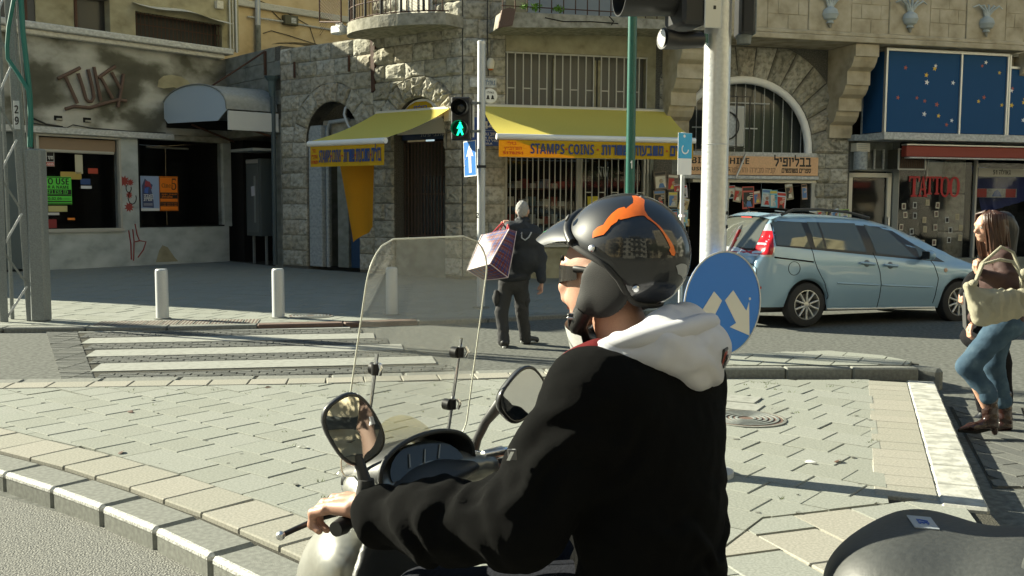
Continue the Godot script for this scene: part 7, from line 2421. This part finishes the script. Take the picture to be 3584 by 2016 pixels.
func hel(p: Vector2, off: float) -> Vector3:   # azimuth from the front (left positive) and polar angle from the top
	return V(0, 1.622, .518) + V(-sin(p.x) * sin(p.y) * (.130 + off), cos(p.y) * (.138 + off), -cos(p.x) * sin(p.y) * (.150 + off))

func hel_patch(poly: PackedVector2Array, off: float) -> Mesh:
	var flatp := PackedVector2Array()
	for p in poly: flatp.append(V2(cos(p.x), sin(p.x)) * p.y)
	var idx := Geometry2D.triangulate_polygon(flatp)
	var tris := []
	for i in range(0, idx.size(), 3): tris.append([flatp[idx[i]], flatp[idx[i + 1]], flatp[idx[i + 2]]])
	for n in 7:
		var nx := []
		for t in tris:
			var l := [(t[1] - t[0]).length(), (t[2] - t[1]).length(), (t[0] - t[2]).length()]
			var m: int = 0 if l[0] >= l[1] and l[0] >= l[2] else (1 if l[1] >= l[2] else 2)
			if l[m] < .035: nx.append(t); continue
			var mid: Vector2 = (t[m] + t[(m + 1) % 3]) / 2
			nx.append([t[m], mid, t[(m + 2) % 3]])
			nx.append([mid, t[(m + 1) % 3], t[(m + 2) % 3]])
		tris = nx
	var st := S()
	st.set_smooth_group(1)
	for t in tris:
		var q := []
		for p in t: q.append(hel(V2(p.angle(), p.length()), off))
		tri_out(st, q[0], q[1], q[2], V(0, 1.622, .518))
	return done(st)

func rider() -> void:
	var fr := scooter_frame()
	var t := thing("person", "scooter rider in black fleece, white hood and black helmet with an orange emblem", "person", fr)
	var fleece := nm(.0058, .0061, .006, .95, .06, .55, .3, .06, false, 111, .1)
	fleece.rim_enabled = true
	fleece.rim = .04
	var hood_m := nm(.70, .70, .74, .95, .05, .92, .16, .06, false, 112, .12)
	var red_m := nm(.16, .02, .022, .95, .05, .7, .1, .06, false, 113, .12)
	# the body: head, neck, arms, hands, legs in one surface
	var hc := V(0, 1.568, .464)
	var fwd := V(0, -.06, -1).normalized()
	var ls := V(-.175, 1.33, .535)
	var rs := V(.175, 1.33, .535)
	var le := V(-.30, 1.065, .44)
	var re := V(.30, 1.065, .44)
	var lw := V(-.335, 1.012, .02)
	var rw := V(.32, .985, .0)
	var st := S()
	blob([[hc + V(0, -.06, .02), V(0, 1.36, .55), .058, .068], [V(0, 1.2, .53), Basis(), V(.14, .18, .08)], [V(0, .95, .54), Basis(), V(.13, .18, .08)], [ls, le, .045, .04], [le, lw, .04, .028], [rs, re, .045, .04], [re, rw, .04, .028], [V(-.1, .85, .55), V(-.2, .78, .12), .08, .06], [V(-.2, .78, .12), V(-.17, .36, .2), .055, .04], [V(.1, .85, .55), V(.2, .78, .12), .08, .06], [V(.2, .78, .12), V(.17, .36, .2), .055, .04]], .02, .03, null, st)
	var hp := head_prims(hc, fwd, 1.04)
	hp.append([V(0, 1.560, .372), V(0, 1.512, .362), .009, .0135])
	hp.append([V(0, 1.468, .405), Basis(), V(.03, .022, .025)])
	blob(hp, .006, .016, null, st)
	for k in [-1.0, 1.0]:
		# hands closed round the grips, two fingers out on the lever
		var pr := [[V(k * .335, 1.012, .03), V(k * .335, 1.010, -.0), .028, .030], [V(k * .315, 1.010, -.01), V(k * .31, 1.008, -.058), .018, .015], [V(k * .352, 1.008, -.01), V(k * .356, 1.003, -.055), .018, .014], [V(k * .333, 1.012, -.01), V(k * .333, 1.008, -.05), .019, .017]]
		for f in 4:
			var x: float = k * [.298, .321, .344, .366][f]
			var l: float = [.93, 1.0, .96, .82][f]
			var b0 := V(x, 1.008 - .003 * f, -.062)
			var b1 := b0 + V(0, -.012, -.034) * l
			var b2 := b1 + V(0, -.028, -.004) * l
			var b3 := b2 + V(0, -.010, .022) * l
			if f < 2:
				b1 = b0 + V(k * .004, -.010, -.040) * l
				b2 = b1 + V(k * .004, -.022, -.024) * l
				b3 = b2 + V(0, -.020, -.002) * l
			pr.append([b0, b1, .0108, .0098])
			pr.append([b1, b2, .0098, .0088])
			pr.append([b2, b3, .0088, .0078])
		pr.append([V(k * .295, 1.0, -.005), V(k * .272, .985, -.03), .014, .012])
		pr.append([V(k * .272, .985, -.03), V(k * .275, .968, -.055), .012, .0095])
		var wr := V(k * .330, 1.0, .02)
		for q in pr:
			for i in 2: q[i] = wr + (q[i] - wr) * 1.3 + (V(.012, .010, .004) if k < 0 else V(-.03, -.055, -.02))
			for i in [2, 3]: q[i] *= 1.16
		blob(pr, .004, .007, null, st)
	add(t, "body", st.commit(), M.skin_dark)
	var skinl = M.skin
	(t.get_node("body") as MeshInstance3D).material_override = nm(.44, .24, .165, .5, .12, .88, .02, .05, false, 114)
	# jacket with bunched sleeves
	var nz := FastNoiseLite.new()
	nz.seed = 4
	nz.frequency = 1.0
	nz.fractal_octaves = 2
	var fold := func(p: Vector3, _n: Vector3) -> float:
		var w := nz.get_noise_3dv(p * 5.0)
		var d := 0.0
		var arm := smoothstep(.48, .36, p.z) * smoothstep(1.20, 1.12, p.y) * smoothstep(.12, .2, absf(p.x))
		d += arm * .012 * sin(p.z * 62.0 + p.y * 34.0 + w * 4.0) * (.55 + .45 * nz.get_noise_3dv(p * 9.0 + V(5, 1, 2)))
		var up := smoothstep(1.06, 1.14, p.y) * smoothstep(1.36, 1.28, p.y) * smoothstep(.16, .24, absf(p.x))
		d += up * .006 * sin(p.y * 55.0 - p.z * 40.0 + w * 5.0)
		var body := smoothstep(.24, .16, absf(p.x)) * smoothstep(1.2, 1.0, p.y)
		d += body * .007 * sin(p.y * 40.0 + p.x * 14.0 + w * 5.0)
		return d + .003 * nz.get_noise_3dv(p * 16.0)
	var jk := [[V(-.155, 1.335, .53), V(.155, 1.335, .53), .085, .085], [V(.01, 1.20, .58), Basis(), V(.24, .2, .16)], [V(.015, 1.02, .585), Basis(), V(.24, .2, .165)], [V(.015, .87, .58), Basis(), V(.235, .12, .165)], [V(0, 1.37, .565), Basis(), V(.12, .065, .1)], [V(-.14, 1.32, .60), V(.15, 1.32, .61), .085, .09]]
	for k in [-1.0, 1.0]:
		jk.append([V(k * .185, 1.325, .53), V(k * .30, 1.06, .435), .098, .092])
		jk.append([V(k * .30, 1.055, .435), V(k * .325, 1.03, .22), .092, .088])
		jk.append([V(k * .325, 1.03, .22), V(k * .335, 1.016, .075), .086, .060])
		jk.append([V(k * .335, 1.014 - (.03 if k > 0 else .0), .075), V(k * .336, 1.012 - (.04 if k > 0 else .0), .056 - (.03 if k > 0 else .0)), .052, .046])
	add(t, "fleece_jacket", blob(jk, .0095, .05, fold), fleece)
	add(t, "jacket_hem", blob([[V(-.13, .77, .54), V(.13, .77, .54), .1, .1], [V(0, .78, .55), Basis(), V(.205, .05, .16)]], .014, .04), fleece)
	var lb := V(-.36, 1.222, 0.452)
	add(t, "sleeve_label", bb(V(.004, .024, .018), .001), pm(.10, .10, .105, .7), T(lb.x - .002, lb.y, lb.z, 25, 0, 14))
	add(t, "label_mark", prism(P2([-.010, -.012, -.003, -.012, .008, .012, .001, .012]), -.001, .001), M.white, T(lb.x - .005, lb.y, lb.z, -65))
	add(t, "shoulder_panel", blob([[V(-.158, 1.375, .482), V(-.155, 1.402, .535), .036, .038], [V(-.125, 1.37, .47), V(-.12, 1.40, .52), .04, .04], [V(-.165, 1.36, .465), V(-.165, 1.385, .50), .034, .034]], .008, .03), red_m)
	add(t, "trousers", blob([[V(-.1, .84, .56), V(-.21, .77, .1), .105, .08], [V(-.21, .77, .1), V(-.17, .33, .2), .078, .06], [V(.1, .84, .56), V(.21, .77, .1), .105, .08], [V(.21, .77, .1), V(.17, .33, .2), .078, .06], [V(0, .83, .6), Basis(), V(.19, .1, .17)]], .018, .05), nm(.02, .022, .03, .9, .3, .6, .1, .05, false, 115))
	for k in [-1.0, 1.0]: add(t, "shoe", blob([[V(k * .17, .35, .22), V(k * .175, .35, .06), .05, .04]], .012, .02), M.black)
	# white hood lying on the back
	var hd := [[V(-.14, 1.405, .525), V(-.135, 1.405, .56), .030, .038], [V(-.135, 1.405, .56), V(-.085, 1.43, .655), .038, .045], [V(-.085, 1.43, .655), V(.085, 1.43, .655), .045, .045], [V(.135, 1.405, .56), V(.085, 1.43, .655), .038, .045], [V(.115, 1.385, .455), V(.135, 1.405, .56), .030, .038], [V(.07, 1.36, .40), V(.115, 1.385, .455), .022, .03],
		[V(0.02, 1.405, .69), Basis.from_euler(V(.25, 0, 0)), V(.125, .066, .060)], [V(0, 1.36, .70), V(.05, 1.36, .70), .035, .035], [V(-.105, 1.425, .585), V(-.06, 1.47, .64), .030, .032], [V(.105, 1.425, .585), V(.06, 1.47, .64), .030, .032], [V(-.04, 1.475, .645), V(.06, 1.475, .64), .036, .038]]
	var hn := func(p: Vector3, _n: Vector3) -> float: return .005 * nz.get_noise_3dv(p * 11.0) + .0035 * sin(p.x * 40 + p.y * 60 + nz.get_noise_3dv(p * 6.0) * 5)
	add(t, "white_hood", blob(hd, .008, .035, hn), hood_m)
	add(t, "hood_rim", tube(P3([-.150, 1.418, .515, -.150, 1.432, .555, -.138, 1.452, .62, -.09, 1.468, .69, 0, 1.475, .705, .09, 1.468, .69, .145, 1.452, .615, .152, 1.425, .53]), [.012, .018, .022, .023, .023, .022, .02, .018], 12), hood_m)
	add(t, "hood_badge", bb(V(.042, .06, .006), .004), M.black, T(.035, 1.392, .742, 12, 14))
	add(t, "badge_field", bb(V(.028, .044, .006), .003), M.red_dark, T(.0352, 1.3922, .7442, 12, 14))
	txt(t, "a", M.black, -.012, -.016, .012, .016, .0055, true, "Droid Sans", "badge_letter", T(.0354, 1.3925, .7446, 12, 14))
	# helmet
	var edge := [0.0, 75.0, 53.0, 79.0, 66.0, 83.5, 81.0, 90.0, 97.0, 99.0, 108.0, 112.0, 118.0, 132.0, 127.0, 140.0, 150.0, 145.0, 180.0, 146.0]
	var pol := func(a: float) -> float: return deg_to_rad(curve(edge, absf(rad_to_deg(wrapf(a, -PI, PI)))))
	var helmet := Node3D.new()
	helmet.name = "helmet"
	t.add_child(helmet)
	add(helmet, "shell", sheet(96, 36, func(u, v): return hel(V2(u * TAU - PI, maxf(v, .0005) * pol.call(u * TAU - PI)), 0.0 if v < .9 else -.004 * (v - .9) * 10)), M.black_gloss)
	add(helmet, "inner_shell", sheet(48, 12, func(u, v): return hel(V2(u * TAU - PI, maxf(v, .0005) * pol.call(u * TAU - PI)), -.022)), M.black)
	var trim := PackedVector3Array()
	for i in 81: trim.append(hel(V2(TAU * i / 80 - PI, pol.call(TAU * i / 80 - PI)), -.004))
	add(helmet, "edge_trim", tube(trim, .0075, 8, false), M.rubber)
	var cat := P2([1.451, 1.284, 1.439, 1.18, 1.498, 1.107, 1.602, 1.056, 1.639, 0.954, 1.704, 0.842, 1.811, 0.734, 1.941, 0.693, 1.984, 0.733, 2.069, 0.658, 2.169, 0.59, 2.209, 0.483, 2.236, 0.331, 2.431, 0.323, 2.581, 0.392, 2.597, 0.495, 2.43, 0.663, 2.39, 0.768, 2.412, 0.88, 2.486, 0.973, 2.579, 1.066, 2.651, 1.184, 2.718, 1.298, 2.779, 1.405, 2.805, 1.509, 2.78, 1.556, 2.728, 1.542, 2.681, 1.468, 2.707, 1.425, 2.648, 1.288, 2.593, 1.165, 2.52, 1.051, 2.391, 0.944, 2.338, 0.88, 2.238, 0.88, 2.029, 0.93, 1.894, 0.963, 1.853, 0.948, 1.829, 1.003, 1.742, 1.071, 1.695, 1.151, 1.637, 1.226, 1.552, 1.249])
	add(helmet, "orange_emblem", hel_patch(cat, .0016), nm(.78, .155, .012, .3, .2, .9, .0, .03, false, 116))
	for q in [[1.468, 1.45], [2.171, 2.087], [-1.466, 1.449]]:
		var c := hel(V2(q[0], q[1]), .001)
		var n := (c - V(0, 1.622, .518)).normalized()
		add(helmet, "press_stud", lathe([0, .005, .006, .004, .0085, 0], 16), M.steel, bar(c, c + n * .004))
	var bg := hel_patch(P2([2.836, 1.711, 2.952, 1.682, -3.105, 1.725, -3.025, 1.867, -3.1, 1.959, 2.932, 1.85]), .0012)
	add(helmet, "rear_badge", bg, pm(.3, .31, .32, .3))
	# the short peak
	add(helmet, "peak", sheet(24, 8, func(u, v):
		var a := lerpf(-1.02, 1.02, u)
		var b := hel(V2(a, deg_to_rad(48 + 29 * pow(absf(a), 1.2))), .004)
		var tip := V(-sin(a) * .088, 1.654 - .014 * a * a, .287 + .055 * a * a)
		return b.lerp(tip, v) + V(0, .010 * sin(PI * v) * (1 - absf(a) * .6), 0)), M.black_gloss)
	add(helmet, "peak_base", tube(PackedVector3Array(range(17).map(func(i): return hel(V2(lerpf(-1.05, 1.05, i / 16.0), deg_to_rad(48 + 29 * pow(absf(lerpf(-1.05, 1.05, i / 16.0)), 1.2))), .004))), .010, 8), M.black)
	add(helmet, "peak_button", lathe([0, .006, .008, .004, .010, 0], 14), M.black, bar(hel(V2(.75, 1.02), .012), hel(V2(.75, 1.02), .02)))
	# soft ear flaps, chin strap and buckle
	for k in [-1.0, 1.0]:
		add(helmet, "ear_flap", blob([[V(k * .090, 1.555, .515), Basis(), V(.013, .066, .064)], [V(k * .085, 1.515, .490), Basis(), V(.013, .032, .046)], [V(k * .084, 1.512, .468), V(k * .068, 1.488, .434), .017, .014]], .006, .02), nm(.010, .010, .010, .8, .1, .8, .05, .05, false, 117))
		add(helmet, "chin_strap", tube(P3([k * .084, 1.50, .462, k * .068, 1.458, .432, k * .035, 1.428, .425, 0, 1.42, .424]), .021, 8), M.black)
	add(helmet, "buckle", bb(V(.012, .038, .026), .003), M.black_gloss, T(-.080, 1.470, .428, 20, 0, 18))
	add(helmet, "buckle_bar", bb(V(.014, .006, .022), .001), M.steel, T(-.085, 1.478, .428, 20, 0, 18))
	# sunglasses
	add(t, "sunglasses", sheet(16, 6, func(u, v):
		var a := lerpf(-1.42, 1.42, u)
		return V(sin(a) * .082, 1.594 - .050 * v * (1 - .28 * absf(a)), .464 - .108 * cos(a * .95) - .004)), pm(.02, .018, .016, .05))
	for k in [-1.0, 1.0]: add(t, "glasses_temple", tube(P3([k * .079, 1.588, .430, k * .085, 1.588, .455, k * .086, 1.582, .54]), [.009, .008, .005], 6), M.black)
	# grey collar in front of the chin
	add(t, "grey_collar", sheet(16, 6, func(u, v):
		var a := lerpf(-1.3, 1.3, u)
		return V(sin(a) * .085, 1.462 - .1 * v - .02 * absf(a), .48 - .112 * cos(a) + .03 * v)), nm(.35, .36, .34, .8, .2, .9, .02, .05, false, 118))
	add(t, "eyebrow", tube(P3([-.05, 1.607, .378, -.03, 1.612, .368]), .004, 5), M.dark)
	add(t, "mouth", tube(P3([-.022, 1.492, .382, 0, 1.493, .372, .022, 1.492, .382]), .005, 6), M.lip)
